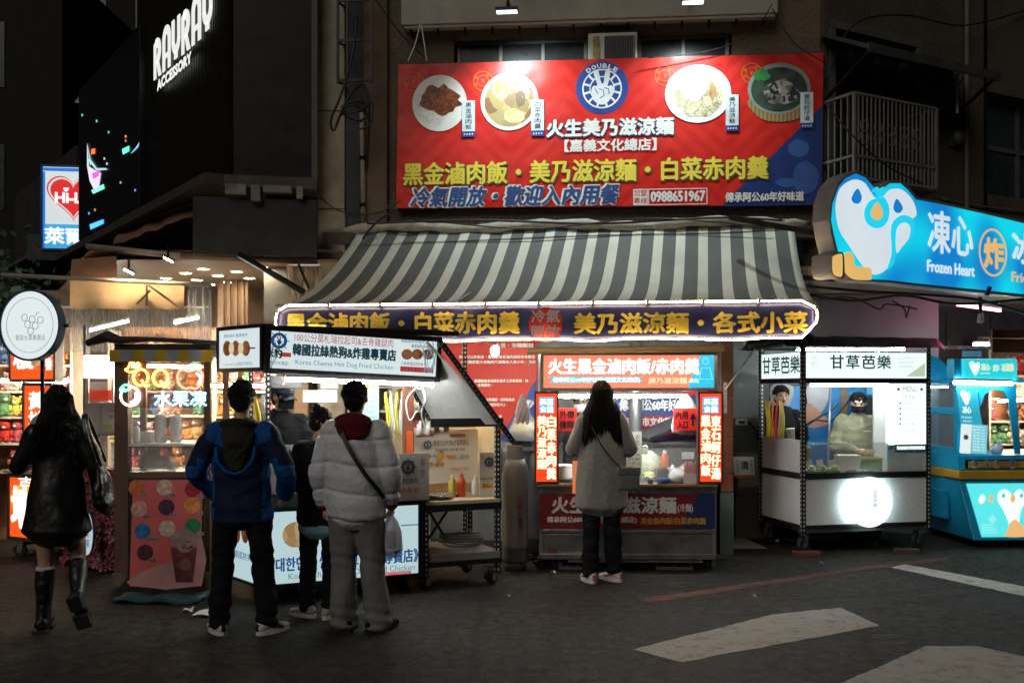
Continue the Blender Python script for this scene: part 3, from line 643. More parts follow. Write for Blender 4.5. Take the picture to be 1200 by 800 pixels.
# ------------------------------------------------------------------ helpers for carts
def slot(par, x, y, z0, z1, w=.035, name='corner_post', faces=1, hm=None):
    """black slotted angle iron with its slots painted pale for the light showing through"""
    b = MB(); b.box(x-w/2, y-w/2, z0, x+w/2, y+w/2, z1, 0); n = int((z1-z0)/.042)
    for i in range(n):
        z = z0+.02+i*.042; b.box(x-.006, y-w/2-.0015, z, x+.006, y-w/2+.001, z+.02, 1)
        b.box(x-w/2-.0015, y-.006, z, x-w/2+.001, y+.006, z+.02, 1)
    return b.build(name, [black, hm or hole], par)
def slotbar(par, p, q, w=.035, name='slotted_bar'):
    p, q = Vector(p), Vector(q); b = MB(); b.bar(p, q, w, w, 0); d = (q-p); L_ = d.length; d.normalize(); n = int(L_/.042)
    for i in range(n):
        a = p+d*(.02+i*.042)+Vector((0,-w/2,0)); b.bar(a, a+d*.018, .003 if abs(d.z) > .99 else .012, .003 if abs(d.z) <= .99 else .012, 1)
    return b.build(name, [black, hole], par)
def caster(par, x, y, r=.065, top=.2, a=0.4, brake=True):
    R_ = Matrix.Rotation(a, 3, 'Z')
    t = bpy.data.objects.new('caster', None); C.objects.link(t); t.parent = par; t.location = (x, y, 0); t.rotation_euler = (0,0,a)
    b = MB()
    b.lathe(0, 0, [(r*.72,-.02),(r*.95,-.02),(r,-.012),(r,.012),(r*.95,.02),(r*.72,.02)], 22)
    v = [(q[0]-.02, q[2], q[1]+r) for q in b.v]; b.v = v; b.build('tyre', rubber, t, smooth=False)
    b = MB(); b.lathe(0, 0, [(.01,-.024),(r*.3,-.022),(r*.7,-.012),(r*.7,.012),(r*.3,.022),(.01,.024)], 16); b.v = [(q[0]-.02, q[2], q[1]+r) for q in b.v]; b.build('hub', chrome, t)
    b = MB()
    for s_ in (-1, 1): b.prism([(-.045,r-.015),(.0,r-.03),(.035,top-.01),(-.035,top-.01)], s_*.03-.002, s_*.03+.002)
    b.box(-.045,-.045,top-.012,.045,.045,top); b.box(-.03,-.032,top-.03,.03,.032,top-.012); b.build('fork', chrome, t)
    if brake: MB().prism([(-.1,r+.02),(-.03,r+.05),(-.02,r+.035),(-.1,r)], -.02, .02).build('brake_pedal', black, t)
def lb(par, name, x0, y0, z0, x1, z1, m, fr=.03, dep=.1, fm=None):
    """light box: framed glowing sheet"""
    b = MB(); f = fm or black
    b.box(x0-fr, y0, z0-fr, x1+fr, y0+dep, z0); b.box(x0-fr, y0, z1, x1+fr, y0+dep, z1+fr); b.box(x0-fr, y0, z0, x0, y0+dep, z1); b.box(x1, y0, z0, x1+fr, y0+dep, z1); b.box(x0, y0+dep-.01, z0, x1, y0+dep, z1)
    fo = b.build(name, f, par, bevel=.003)
    MB().box(x0, y0+.012, z0, x1, y0+.02, z1).build('lit_sheet', m, fo)
    return fo
def tubelamp(label, p, q, m=tube, r=.014, cat='lamp', group=None):
    p, q = Vector(p), Vector(q); o = thing('tube_lamp', label, cat, p, group)
    MB().tube([(0,0,0), q-p], r, 8).build('tube', m, o, smooth=True)
    MB().bar(Vector((0,.0,r+.014)), q-p+Vector((0,0,r+.014)), .04, .022).build('fitting', white, o)
    return o

# ------------------------------------------------------------------ BLACK SHOP BUILDING ON THE SIDE STREET
side = math.atan2(4.9, -3.5)      # the wall runs away to the upper left
c0 = Vector((-2.94, 10.2, 0)); dv = Vector((-3.5, 4.9, 0)).normalized()
clad = mat('black_cladding', (.009,.008,.007), .45, .2, .3, vs=2, stretch=(1,1,.1))
# street side: runs along dv; local frame facing us: x axis toward the corner
SF = Fr(c0.x, c0.y, 0, math.atan2(-dv.y, -dv.x))
q0 = SF.pl(92, 280)[0]
def sx(px, py=200): return SF.pl(px, py)[0]
def rel(o): o.matrix_world = SF.M; return o
sb_ = thing('accessory_shop_wall', 'black side wall of the accessory shop, running away down the side street', 'wall', SF)
zb = 3.8
b = MB(); b.box(sx(163), 0, zb, 0, .3, 11); b.box(sx(92)+.02, .05, zb, sx(163), .3, 6.25); b.build('wall', clad, sb_)
for i in range(60):
    x = sx(163)+(-sx(163))*(i+.5)/60; MB().box(x-.014, -.03, zb, x+.014, 0, 11).build('rib', mat('rib_black', (.022,.019,.016), .4, .3), sb_)
b = MB(); b.box(SF.pl(92, 200, -.14)[0], -.14, 3.95, SF.pl(163, 200, -.14)[0], .04, 6.28); scr = b.build('screen_casing', mat('screen_case', (.01,.01,.011), .35), sb_, bevel=.01)
MB().box(sx(92)+.01, -.06, 6.28, sx(163), .06, 6.31).build('coping', alu, sb_)
b = MB(); b.box(sx(92), -.35, zb-.1, 0.3, .3, zb); b.build('eave', mat('eave', (.06,.05,.04), .7), sb_)
def sp(name, pts, col, st=3, d=-.146): return ppoly(SF, sb_, name, pts, E('pixel_%d_%d_%d_%d' % tuple(int(v*99) for v in (*col, st)), col, st, False), d, .003)
sp('screen_shard', [(102,170),(104,195),(112,200),(118,203),(116,218),(110,222),(105,212),(102,195)], (.8,.75,.85), 1)
sp('screen_shard', [(108,203),(117,200),(115,207),(109,210)], (.9,.1,.7), 1.2, -.15)
sp('screen_shard', [(103,186),(107,190),(106,194)], (.1,.8,.6), 1.5, -.15)
sp('screen_shard', [(102,168),(106,187),(113,197),(124,197),(125,199),(113,200),(105,190)], (.5,.8,.8), .9, -.152)
sp('screen_shard', [(107,175),(111,174),(111,180),(107,181)], (1,.12,.02), 2)
sp('screen_shard', [(143,175),(151,171),(151,177),(144,181)], (.1,.9,.45), 2)
sp('screen_shard', [(153,180),(159,173),(163,167),(162,172),(156,178)], (.3,.6,.9), 1)
sp('screen_shard', [(107,223),(121,216),(122,221),(109,227)], (.15,.9,.5), 2)
sp('screen_shard', [(105,263),(121,257),(121,262),(106,269)], (.05,.3,1), 2.4)
for (x, y, c_) in ((96,135,(.1,.8,.6)),(113,142,(.1,.9,.4)),(127,155,(.2,.6,.7)),(147,165,(.9,.2,.1)),(147,160,(.9,.4,.1)),(122,186,(.5,.7,.9)),(158,223,(.3,.3,.8)),(111,246,(.9,.3,.1)),(104,250,(.1,.5,.9)),(141,214,(.5,.4,.3)),(125,192,(.7,.7,.9))):
    sp('screen_spark', [(x-.6,y-1.3),(x+.6,y-1.5),(x+.6,y+1.2),(x-.6,y+1.4)], c_, 1)
for i in range(12): sp('screen_spark', [(130+i*2.6, 263.5-i*.95), (131.4+i*2.6, 263-i*.95), (131.4+i*2.6, 264.2-i*.95), (130+i*2.6, 264.6-i*.95)], (.8,.85,.9), 1)
# shop name
ray = E('channel_letter_white', (.93,.95,.92), .8, False, vs=.5)
def sz(px, py): return SF.pl(px, py, -.1)
shop = thing('shop_name_sign', 'glowing white shop name letters RAYRAY ACCESSORY on the black corner wall', 'sign', SF)
xA, zA = sz(174.5, 94); xB, zB = sz(244, 45)
xs = [xA+(xB-xA)*i/6 for i in range(7)]; zlow = SF.pl(175, 94, -.1)[1]; ztop = SF.pl(178, 47, -.1)[1]; hh = ztop-zlow
def letter(i, ch):
    x0 = xs[i]+.03; x1 = xs[i+1]-.03; w = x1-x0; b = MB(); y0, y1 = -.052, -.042; s_ = w*.3
    def P(pts): b.prism([(x0+w*u, zlow+hh*v) for u, v in pts], y0, y1)
    if ch == 'R':
        P([(0,0),(.3,0),(.3,1),(0,.93)]); b.ring(x0+w*.42, zlow+hh*.70, w*.16, w*.52, y0, y1, -PI/2, PI*.62, 26); P([(.25,.98),(.55,.98),(.55,.84),(.25,.84)]); P([(.35,.42),(.62,.45),(1,0),(.66,0)])
    if ch == 'A':
        P([(0,0),(.3,0),(.3,.8),(0,.8)]); P([(.7,0),(1,0),(1,.8),(.7,.8)]); b.ring(x0+w*.5, zlow+hh*.8, w*.18, w*.5, y0, y1, 0, PI, 26); P([(.28,.3),(.72,.3),(.72,.42),(.28,.42)])
    if ch == 'Y':
        P([(0,.5),(.3,.5),(.3,1.08),(0,1.08)]); P([(.7,.5),(1,.5),(1,1.08),(.7,1.08)]); b.ring(x0+w*.5, zlow+hh*.52, w*.18, w*.5, y0, y1, PI, 2*PI, 26); P([(.3,.06),(.68,.06),(.68,.24),(.3,.24)])
    b.build('letter', ray, shop)
for i, ch in enumerate('RAYRAY'): letter(i, ch)
x0, z0 = SF.pl(186.5, 107, -.06); x1, _ = SF.pl(226, 80, -.06); zt_ = SF.pl(186.5, 94, -.06)[1]
b = MB(); textmb(b, 'ACCESSORY', x0, z0, x1, zt_-.02, -.08, .012); b.build('lettering', ray, shop)
# corrugated face towards us
KF2 = Fr(c0.x, c0.y, 0, math.atan2(.45, 1.05+0))
KF2 = Fr(c0.x, c0.y, 0, math.radians(10))
kx = KF2.pl(372, 200)[0]
fw = thing('corrugated_front', 'matt black corrugated metal shop front between the glowing name and the column', 'wall', KF2)
b = MB(); b.box(0, .05, zb, kx, .3, 9); b.build('wall', clad, fw)
for i in range(26): x = kx*(i+.5)/26; MB().box(x-.018, .02, zb, x+.018, .055, 9).build('rib', mat('rib_black', (.022,.019,.016), .4, .3), fw)
b = MB(); b.box(kx-.06, .0, zb, kx, .06, 9); b.build('edge_trim', mat('trim_grey', (.1,.1,.1), .5), fw)
# dark fascia board, brown awning strip, scaffolding tubes
fa = thing('shop_fascia', 'dark blank fascia above the shop with the round downlights', 'fascia', KF2)
fz1, fz0 = KF2.pl(300, 245, -.25)[1], KF2.pl(300, 300, -.25)[1]
b = MB(); b.box(-.32, -.3, fz0, kx, -.22, fz1+.1); b.build('board', mat('fascia_dark', (.012,.012,.013), .6, 0, .3, bump=.2, dirt=.4, dcol=(.06,.055,.05)), fa)
b = MB(); b.box(-.1, -.34, zb-.12, kx, .06, zb-.0); b.build('top_ledge', mat('ledge_dark', (.1,.09,.08), .8, 0, .4, dirt=.6), fa)
for i, (xx, ww_, hh_) in enumerate(((.0,.2,.1),(.25,.09,.16),(.37,.28,.07),(.7,.06,.12))):
    x = xx; b = MB(); b.box(x, -.38, zb-.1-hh_, x+ww_, -.3, zb-.1); b.build('bracket', mat('ledge_pale', (.2,.19,.17), .8, 0, .4), fa)
sa = thing('brown_awning', 'dusty brown fabric awning strip hanging along the side wall', 'awning', Fr(0,0,0))
b = MB(); A_, B_, C_, D_ = W(132,288,12.6), W(240,247,10.3), W(241,233,10.5), W(137,268,12.9)
D_ = W(137,270,13.2); b.grid(lambda u, v: A_.lerp(B_, u).lerp(D_.lerp(C_, u), v)+Vector((0,-.03*math.sin(u*20),.01*math.sin(u*33))), 30, 4)
brownf = mat('brown_fabric', (.24,.12,.075), .8, 0, .2, bump=.3, dirt=.4)
b.build('fabric', brownf, sa, smooth=True)
MB().tube([W(130,270,13.2), W(241,232,10.45)], .04, 8).build('roller', mat('roller', (.12,.09,.07), .6), sa)
def rod(label, p, q, r=.03, m=None):
    o = MB().tube([W(*p), W(*q)], r, 8).build('awning_arm', m or mat('rod_paint', (.35,.3,.25), .5, .2), None, smooth=True); return tag(o, label, 'pole')
rod('pale awning arm just below the glowing heart sign', (103,289,10.6), (212,300,10.0), .035)
rod('longest pale awning arm, low at the far left', (2,322,9.6), (248,334,9.9), .022)
rod('brown metal arm under the dark fascia', (212,300,10.0), (372,307,10.2), .03, mat('rod_brown', (.15,.1,.07), .5))
rod('dark diagonal strut beneath the fascia', (280,298,9.9), (356,342,9.7), .03, blackm)
rod('thin diagonal strut behind the pale cloth', (350,310,9.6), (362,338,9.5), .014, blackm)
# ceiling with downlights
CE = 3.0
ceil = MB(); ceil.add([W(105,300,10.3), W(400,300,10.3), Vector((-2.0,13.6,CE)), Vector((-6.3,13.6,CE))], [(0,1,2,3)])
v = ceil.v; z_ = CE; ceil.v = [(p[0], p[1], CE) for p in v]; ceil.add([(p[0], p[1], CE+.1) for p in v], [(3,2,1,0)])
struct('shop_ceiling', ceil, mat('ceiling_tan', (.3,.21,.13), .6, 0, .15, dirt=.3))
dl = E('downlight_glow', (1,.76,.48), 130, vs=1)
first = None
for i, (px, py) in enumerate([(194.5,324.8),(217.5,318.8),(238,313.8),(231,327),(255.8,321.8),(277.5,317),(266.5,329.5),(292.5,324.8),(306.8,311),(319,320),(247,332)]):
    Y = (CE-CZ)*F/(HY-py); x = (px-600)/F*Y
    if first is None:
        first = thing('downlight', 'x', 'downlight', (x, Y, CE), 'round downlights in the shop ceiling')
        MB().lathe(0, 0, [(.05,-.012),(.07,-.02),(.078,-.004),(.078,.0)], 20).build('trim_ring', white, first); b = MB(); b.lathe(0, 0, [(.001,-.014),(.055,-.014),(.055,-.006)], 20); b.build('lens', dl, first)
        o = first
    else: o = copy_tree(first, None, Matrix.Translation((x, Y, CE)))
    o['label'] = ['leftmost round downlight of the middle row','round downlight in the shop ceiling, second from the left','round downlight in the middle of the near row','round downlight low in the left group','round downlight at the centre of the group','round downlight right of the centre of the group','lowest round downlight in the middle','round downlight right of the lowest one','topmost round downlight near the diagonal strut','rightmost small round downlight behind the strut','deepest round downlight above the pleated shutter'][i]
for i, (px, py, l_) in enumerate(((197,303,'bright tilted spotlight on the pale awning arm'),(151,317,'bright tilted spotlight left of the awning arm'))):
    t = thing('spotlight', l_, 'spotlight', Fr.px(px, 9.75, 20, py)); 
    b = MB(); b.bar((-.05,0,.02), (.05,-.02,-.02), .08, .03); b.build('housing', blackm, t)
    b = MB(); b.bar((-.038,-.02,.004), (.038,-.035,-.034), .05, .01); b.build('lens', E('spot_glow', (1,.74,.42), 600), t)
    MB().tube([(0,.02,.03),(0,.1,.14)], .012, 6).build('bracket', blackm, t)

# restaurant interior behind the left stalls
bw = mat('brown_shop_wall', (.2,.13,.08), .7, 0, .2, dirt=.4)
struct('back_wall', MB().box(-8.5, 13.5, 0, -1.2, 13.6, 3.0), bw)
struct('side_partition', MB().box(-2.35, 10.6, 0, -2.2, 13.5, 3.0), bw)
ps = thing('pleated_shutter', 'brown pleated metal shutter below the downlights', 'shutter', Fr.px(255, 12.2, 0))
pm = mat('shutter_metal', (.28,.2,.14), .45, .5, .15)
for i in range(9): x = i*.042*1.0; MB().prism([(x,1.5),(x+.04,1.5),(x+.04,CE-.02),(x,CE-.02)], -.03*(i%2), .02-.03*(i%2)).build('pleat', pm, ps)
wb = thing('beige_awning_drop', 'warm lit beige cloth drop hanging below the long awning arm', 'awning', Fr(0,0,0))
beige = mat('beige_canvas', (.5,.36,.22), .8, 0, .15, bump=.2, dirt=.5, dcol=(.2,.12,.06))
A_, B_, C_, D_ = W(82,362,10.0), W(216,362,10.0), W(216,330,10.0), W(82,326,10.0)
b = MB(); b.grid(lambda u, v: A_.lerp(B_, u).lerp(D_.lerp(C_, u), v)+Vector((0,.03*math.sin(u*16)*(1-v),0)), 24, 6); b.build('cloth', beige, wb, smooth=True)
A_, B_, C_, D_ = W(82,326,10.05), W(138,328,10.05), W(136,300,10.3), W(84,304,10.3); b = MB(); b.grid(lambda u, v: A_.lerp(B_, u).lerp(D_.lerp(C_, u), v), 6, 4); b.build('upper_cloth', brownf, wb, smooth=True)
for p, q in (((174,334,9.9),(212,362,9.9)),((176,340,9.9),(160,356,9.9)),((172,334,9.9),(172,358,9.9))): MB().tube([W(*p), W(*q)], .012, 5).build('strut', mat('rod_brown', (.15,.1,.07), .5), wb)
pvc = mat('clear_strip_curtain', (.75,.82,.85), .2, 0, .3, vs=9, alpha=.33, stretch=(12,12,.6))
def strips(label, x0, x1, y0, y1, depth, n, m, bend=.02):
    t = thing('strip_curtain', label, 'curtain', Fr(0,0,0)); rn = random.Random(x0)
    for i in range(n):
        a = x0+(x1-x0)*i/n; c = x0+(x1-x0)*(i+1.12)/n; d = depth+.015*(i%2); ph = rn.random()*6
        A_, B_, C_, D_ = W(a,y1,d), W(c,y1,d), W(c,y0,d), W(a,y0,d)
        b = MB(); b.grid(lambda u, v: A_.lerp(B_, u).lerp(D_.lerp(C_, u), v)+Vector((bend*.3*math.sin(ph+v*4), bend*math.sin(u*PI+v*3+ph),0)), 4, 6); b.build('strip', m, t, smooth=True)
    MB().tube([W(x0,y0,depth), W(x1,y0,depth)], .014, 6).build('rail', alu, t)
strips('wide clear plastic strip curtain across the back of the jelly cart', 66, 246, 360, 412, 10.1, 20, pvc)
strips('tall narrow bunch of clear plastic strips right of the beige cloth', 221, 247, 334, 412, 9.9, 6, pvc)
strips('pale gathered cloth hanging under the diagonal strut', 338, 375, 311, 356, 10.0, 7, mat('gathered_cloth', (.6,.47,.32), .8, 0, .2), .05)
tubelamp('slanting fluorescent tube glowing behind the plastic curtain at the left', W(85,392,11.6), W(150,376,12.4), tube, .016)
tubelamp('short fluorescent tube behind the plastic curtain at the right', W(205,378,11.6), W(232,372,12), tube, .016)
tubelamp('fluorescent tube at the far left edge behind the round sign', W(-12,432,11), W(14,434,11), tube, .02)

# shelves of goods
shelf_m = mat('shelf_white', (.6,.55,.47), .5)
def shelf_unit(label, x0, x1, depth, zs, m=shelf_m):
    a = W(x0, 455, depth); c = W(x1, 455, depth); t = thing('goods_shelf', label, 'shelf', (a.x, depth, 0)); w = c.x-a.x
    for z in zs: MB().box(0, 0, z, w, .32, z+.025).build('shelf_board', m, t)
    MB().box(0, .32, 0, w, .34, 2.35).build('backboard', mat('shelf_back', (.4,.2,.1), .6, 0, .4, vs=3), t)
    for x in (0, w): MB().box(x-.015, -.005, 0, x+.015, .3, 2.3).build('upright', m, t)
    return a.x, w
toy_cols = [(.6,.35,.12),(.55,.04,.03),(.7,.55,.35),(.75,.7,.6),(.65,.25,.05),(.35,.16,.07),(.7,.55,.1),(.5,.1,.12),(.1,.2,.4),(.75,.4,.4),(.12,.3,.14)]
tnames = ['tan','red','beige','cream','orange','brown','yellow','crimson','blue','pink','green']; rown = ['lowest','second','third','fourth','top']
def plush_mesh(k):
    b = MB(); b.ell((0,0,.06), (.055,.045,.06), 9, 6); b.ell((0,-.01,.15), (.05,.045,.045), 9, 6)
    for s_ in (-1,1):
        b.ell((s_*.035,0,.19), (.02,.012,.02), 6, 4); b.ell((s_*.055,-.02,.08), (.018,.018,.035), 6, 4); b.ell((s_*.03,-.05,.02), (.022,.035,.02), 6, 4)
    b.ell((0,-.052,.142), (.018,.012,.014), 6, 4, 1)
    for s_ in (-1,1): b.ell((s_*.02,-.052,.16), (.006,.004,.006), 5, 4, 2)
    return b.mesh('plush_toy', [mat('plush_%d' % k, toy_cols[k], .9, 0, .25, vs=30, bump=.5, bs=80), hole, black], True)
pm_ = [plush_mesh(k) for k in range(len(toy_cols))]
def toys(x0, w, depth, zs, group, label, seed, step=.125, lim=999):
    rn = random.Random(seed); n = 0
    for z in zs:
        x = x0+.07
        while x < x0+w-.05:
            if rn.random() < .9 and n < lim:
                k = rn.randrange(len(pm_)); o = bpy.data.objects.new('plush_toy', pm_[k]); C.objects.link(o)
                s_ = .9+rn.random()*.45; o.location = (x, depth+.06+rn.random()*.06, z+.026); o.scale = (s_,)*3; o.rotation_euler = (0, 0, rn.uniform(-.5,.5))
                tag(o, tnames[k]+' plush toy on the '+rown[zs.index(z)]+' shelf '+label, 'plush toy', group); n += 1
            x += step*(.85+rn.random()*.4)
zs = [.75, 1.05, 1.33, 1.6, 1.88]
x_, w_ = shelf_unit('tall goods shelf behind the jelly cart packed with plush toys', 128, 250, 10.9, zs); toys(x_, w_, 10.9, zs, 'plush toys on the shelf behind the jelly cart', 'behind the jelly cart', 3)
x_, w_ = shelf_unit('goods shelf with plush toys behind the customer in the blue jacket', 252, 322, 10.5, zs); toys(x_, w_, 10.5, zs, 'plush toys on the shelf behind the blue jacket', 'behind the blue jacket', 5)
x_, w_ = shelf_unit('goods shelf of plush toys at the far left, behind the round sign', -20, 84, 10.4, zs); toys(x_, w_, 10.4, zs, 'plush toys on the far left shelf', 'at the far left, behind the orange stall', 8)
x_, w_ = shelf_unit('narrow goods shelf behind the hot dog stall, right of the hanging menu', 440, 500, 10.2, [.8,1.1,1.4,1.65]); toys(x_, w_, 10.2, [.8,1.1,1.4,1.65], 'plush toys behind the hot dog stall', 'behind the hot dog stall', 9)
for i, (p, q, lab) in enumerate(((W(130,428,10.4), W(236,430,10.4), 'warm tube lamp over the plush toys behind the jelly cart'), (W(246,452,10.1), W(318,452,10.1), 'warm tube lamp over the plush toys behind the blue jacket'), (W(0,446,9.9), W(80,446,9.9), 'warm tube lamp over the far left plush toys'))):
    tubelamp(lab, p, q, tubew, .016)

# glowing heart sign, green sign, dim hoarding far behind
HF = Fr.px(100, 17.6, 8)
hs = thing('heart_lightbox', 'glowing blue and white store sign with a red heart, half hidden by the black screen', 'sign', HF)
a, t_, c, e = HF.rect(50, 196, 108, 291); lb(hs, 'box', a, 0, e, c, t_, E('hl_white', (.8,.88,.88), .72, vs=.6), .04, .2, mat('hl_frame', (.02,.1,.3), .4))
R(HF, hs, 50, 197, 108, 201, E('hl_blue', (.02,.22,.75), .8), .008, 'blue_edge'); R(HF, hs, 50, 201, 53, 291, E('hl_blue', (.02,.22,.75), .8), .008, 'blue_edge')
R(HF, hs, 53, 263, 108, 291, E('hl_cyan', (.05,.4,.75), .85), .006, 'blue_band')
def heart(cx, cz, w, h, n=40):
    p = []
    for k in range(n):
        t = 2*PI*k/n; p.append((cx+w*(16*math.sin(t)**3)/32, cz+h*(13*math.cos(t)-5*math.cos(2*t)-2*math.cos(3*t)-math.cos(4*t)+2)/30))
    return p
hx, hz = HF.pl(86, 232, .0); k_ = HF.pl(120, 232, 0)[0]-HF.pl(57, 232, 0)[0]; kh = HF.pl(86, 207, 0)[1]-HF.pl(86, 262, 0)[1]
MB().prism(heart(hx, hz, k_, kh), .005, .008).build('heart_outline', E('hl_red', (.8,.03,.03), .8, False), hs)
MB().prism(heart(hx, hz, k_*.94, kh*.94), .002, .005).build('heart_gap', E('hl_white2', (.8,.88,.88), .72, False), hs)
MB().prism(heart(hx, hz, k_*.86, kh*.85), -.001, .002).build('heart', E('hl_red', (.8,.03,.03), .8, False), hs)
ww = E('hl_letters', (.95,.95,.95), .9, False)
T(HF, hs, 'Hi-Life', 65, 226, 112, 238, ww, d=-.005, bold=.012); MB().prism(heart(*HF.pl(77.5, 222.5, -.004), .1, .09), -.006, -.002).build('small_heart', ww, hs)
T(HF, hs, '萊爾富', 52.5, 267, 108+14, 286, ww, d=-.003, bold=.012)
gs = thing('green_sign', 'unlit dark green sign with a red and white ring below the heart sign', 'sign', Fr.px(100, 18.4, 8)); GF = Fr.px(100, 18.4, 8)
R(GF, gs, 32, 275, 104, 305, mat('green_board', (.015,.045,.03), .5), 0, 'board', .1)
x, z = GF.pl(48, 290, -.01)
b = MB(); [b.ring(x, z, r_, r_+.012, -.012, -.004) for r_ in (.05,.09,.13)]; b.build('ring_mark', mat('dull_red', (.25,.09,.08), .6), gs); T(GF, gs, '茄子 分店', 66, 292, 92, 303, mat('dull_white', (.15,.17,.16), .6), d=-.01)
fb = thing('dark_hoarding', 'dim panelled hoarding slanting away behind the heart sign', 'hoarding', Fr(0,0,0))
for i in range(7):
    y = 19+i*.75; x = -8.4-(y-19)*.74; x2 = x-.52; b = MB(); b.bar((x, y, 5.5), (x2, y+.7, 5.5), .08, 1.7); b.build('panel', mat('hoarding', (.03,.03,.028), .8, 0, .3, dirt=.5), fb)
MB().bar((-8.3,18.9,4.6), (-12.2,24.2,4.6), .5, .06).build('ledge', mat('hoarding2', (.1,.1,.09), .8), fb)
# dark far blocks closing the side street
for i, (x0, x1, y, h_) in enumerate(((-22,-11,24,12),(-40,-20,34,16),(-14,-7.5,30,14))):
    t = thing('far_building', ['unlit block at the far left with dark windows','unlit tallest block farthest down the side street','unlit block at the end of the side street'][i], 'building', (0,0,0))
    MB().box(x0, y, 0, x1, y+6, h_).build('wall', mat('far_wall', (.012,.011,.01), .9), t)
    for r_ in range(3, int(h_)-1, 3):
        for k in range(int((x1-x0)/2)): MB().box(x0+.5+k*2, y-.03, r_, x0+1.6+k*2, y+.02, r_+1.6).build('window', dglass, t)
tr = thing('street_tree', 'dark leafy street tree low in the shadow at the far left', 'tree', (-7.2, 13, 0))
MB().tube([(0,0,0),(.05,0,1.5),(.0,.1,2.6)], [.09,.07,.04], 8).build('trunk', mat('bark', (.08,.06,.04), .9), tr)
b = MB(); rn = random.Random(4)
for i in range(1500):
    p = Vector((rn.gauss(0,.45), rn.gauss(0,.4), 2.7+rn.gauss(0,.45))); u = Vector((rn.uniform(-1,1), rn.uniform(-1,1), rn.uniform(-1,1))).normalized()*.06; v_ = u.orthogonal().normalized()*.035; b.add([p-u, p+v_, p+u, p-v_], [(0,1,2,3)])
b.build('crown', mat('dark_leaf', (.03,.06,.025), .6), tr, stuff=True)
# ------------------------------------------------------------------ ORANGE STALL, ROUND SIGN (far left)
OF = Fr.px(8, 9.6, -28)      # front face, comes nearer to the right
os_ = thing('sweet_potato_stall', 'small stall with glowing orange panels and white characters at the far left', 'stall', OF)
orange = E('orange_backlit', (.95,.10,.012), .95, vs=1.5); amber = E('amber_backlit', (.9,.33,.03), .9, False)
owh = E('orange_white', (1,.93,.85), 1.15, False)
def ox(px, d=0): return OF.pl(px, 560, d)[0]
zt_ = OF.pl(30, 560)[1]; zb_ = OF.pl(30, 630)[1]; x1 = ox(88)
lb(os_, 'front_panel', .03, 0, zb_, x1, zt_, orange, .035, .12, mat('stall_brown', (.1,.06,.04), .5))
T(OF, os_, '地瓜球', 14, 572, 84, 622, owh, d=-.003, bold=.02); T(OF, os_, '古早味', 22, 560, 80, 571, owh, d=-.003, bold=.006)
ppoly(OF, os_, 'amber_blob', [(14,574),(40,566),(60,590),(40,612),(18,606)], amber, .008, .002, 3)
MB().box(-.03, -.02, zt_+.04, x1+.04, .7, zt_+.07).build('counter_top', mat('counter_cream', (.5,.42,.32), .5), os_)
b = MB(); b.box(0, .13, .1, .05, .7, zt_); b.box(x1-.05, .13, .1, x1, .7, zt_); b.box(0, .6, .1, x1, .64, zt_); b.build('body', mat('stall_dark', (.05,.03,.02), .6), os_)
a, t_, c, e = OF.rect(28, 452, 58, 560, .05); lb(os_, 'side_sign', a, .05, zt_+.1, c, t_, orange, .03, .08, alu)
TV(OF, os_, '黃地瓜球', 33, 458, 53, 548, owh, d=.045, bold=.01)
a, t_, c, e = OF.rect(12, 398, 62, 444, .05); lb(os_, 'top_sign', a, .05, e, c, t_, orange, .03, .1, alu)
T(OF, os_, '地瓜', 16, 404, 38, 432, owh, d=.045, bold=.012); pbox(OF, os_, 'picture', (36,410,50,428), .04, .043, food('fries', [(.7,.5,.15),(.5,.25,.05),(.8,.7,.4)], 25, .5))
TV(OF, os_, '球香', 53, 404, 61, 434, owh, d=.045, bold=.008)
for x in (.03, x1-.08): MB().box(x, .15, zt_+.07, x+.035, .2, 2.25).build('post', alu, os_)
caster(os_, .1, .1); caster(os_, x1-.1, .1)
RF = Fr.px(36, 8.2, -14)
rs = thing('round_sign', 'round white lightbox sign printed with a faint bunch of grapes', 'sign', RF)
a, c = RF.pl(36, 381); r_ = RF.pl(70, 381)[0]-a
b = MB(); b.ring(a, c, r_, r_+.018, -.02, .05, seg=48); b.prism([(a+r_*math.cos(k*PI/20), c+r_*math.sin(k*PI/20)) for k in range(40)], .04, .05); b.build('rim', mat('round_rim', (.04,.09,.16), .3, .3), rs)
MB().prism([(a+r_*math.cos(k*PI/24), c+r_*math.sin(k*PI/24)) for k in range(48)], -.01, -.004).build('lit_face', E('round_white', (.80,.88,.90), .8, vs=1), rs)
gl = E('faint_grey_print', (.42,.44,.44), .35, False)
b = MB(); b.ring(a, c, r_*.8, r_*.815, -.013, -.011, seg=48)
for x, y in ((30,372),(39,374),(48.5,375),(33.5,380),(42.5,381.5),(37,388)): q = RF.pl(x, y); b.ring(q[0], q[1], .026, .031, -.013, -.011, seg=20)
b.tube([(*RF.pl(43,370)[:1], -.012, RF.pl(43,370)[1]), (RF.pl(45,366)[0], -.012, RF.pl(45,366)[1]), (RF.pl(48,366)[0], -.012, RF.pl(48,366)[1])], .003, 5)
b.build('grape_print', gl, rs, stuff=True); T(RF, rs, '葡萄水果專賣店', 18, 392, 53, 399, gl, d=-.012)
MB().box(r_*.6+a, .03, c-.02, a+r_+.05, .05, c+.01).build('bracket', blackm, rs); MB().tube([(a, .14, 0), (a, .14, c)], .018, 8).build('post', blackm, rs)
wb2 = thing('white_hand_bag', 'round pale knitted pouch beside the woman in black at the orange stall', 'bag', W(48, 508, 7.8))
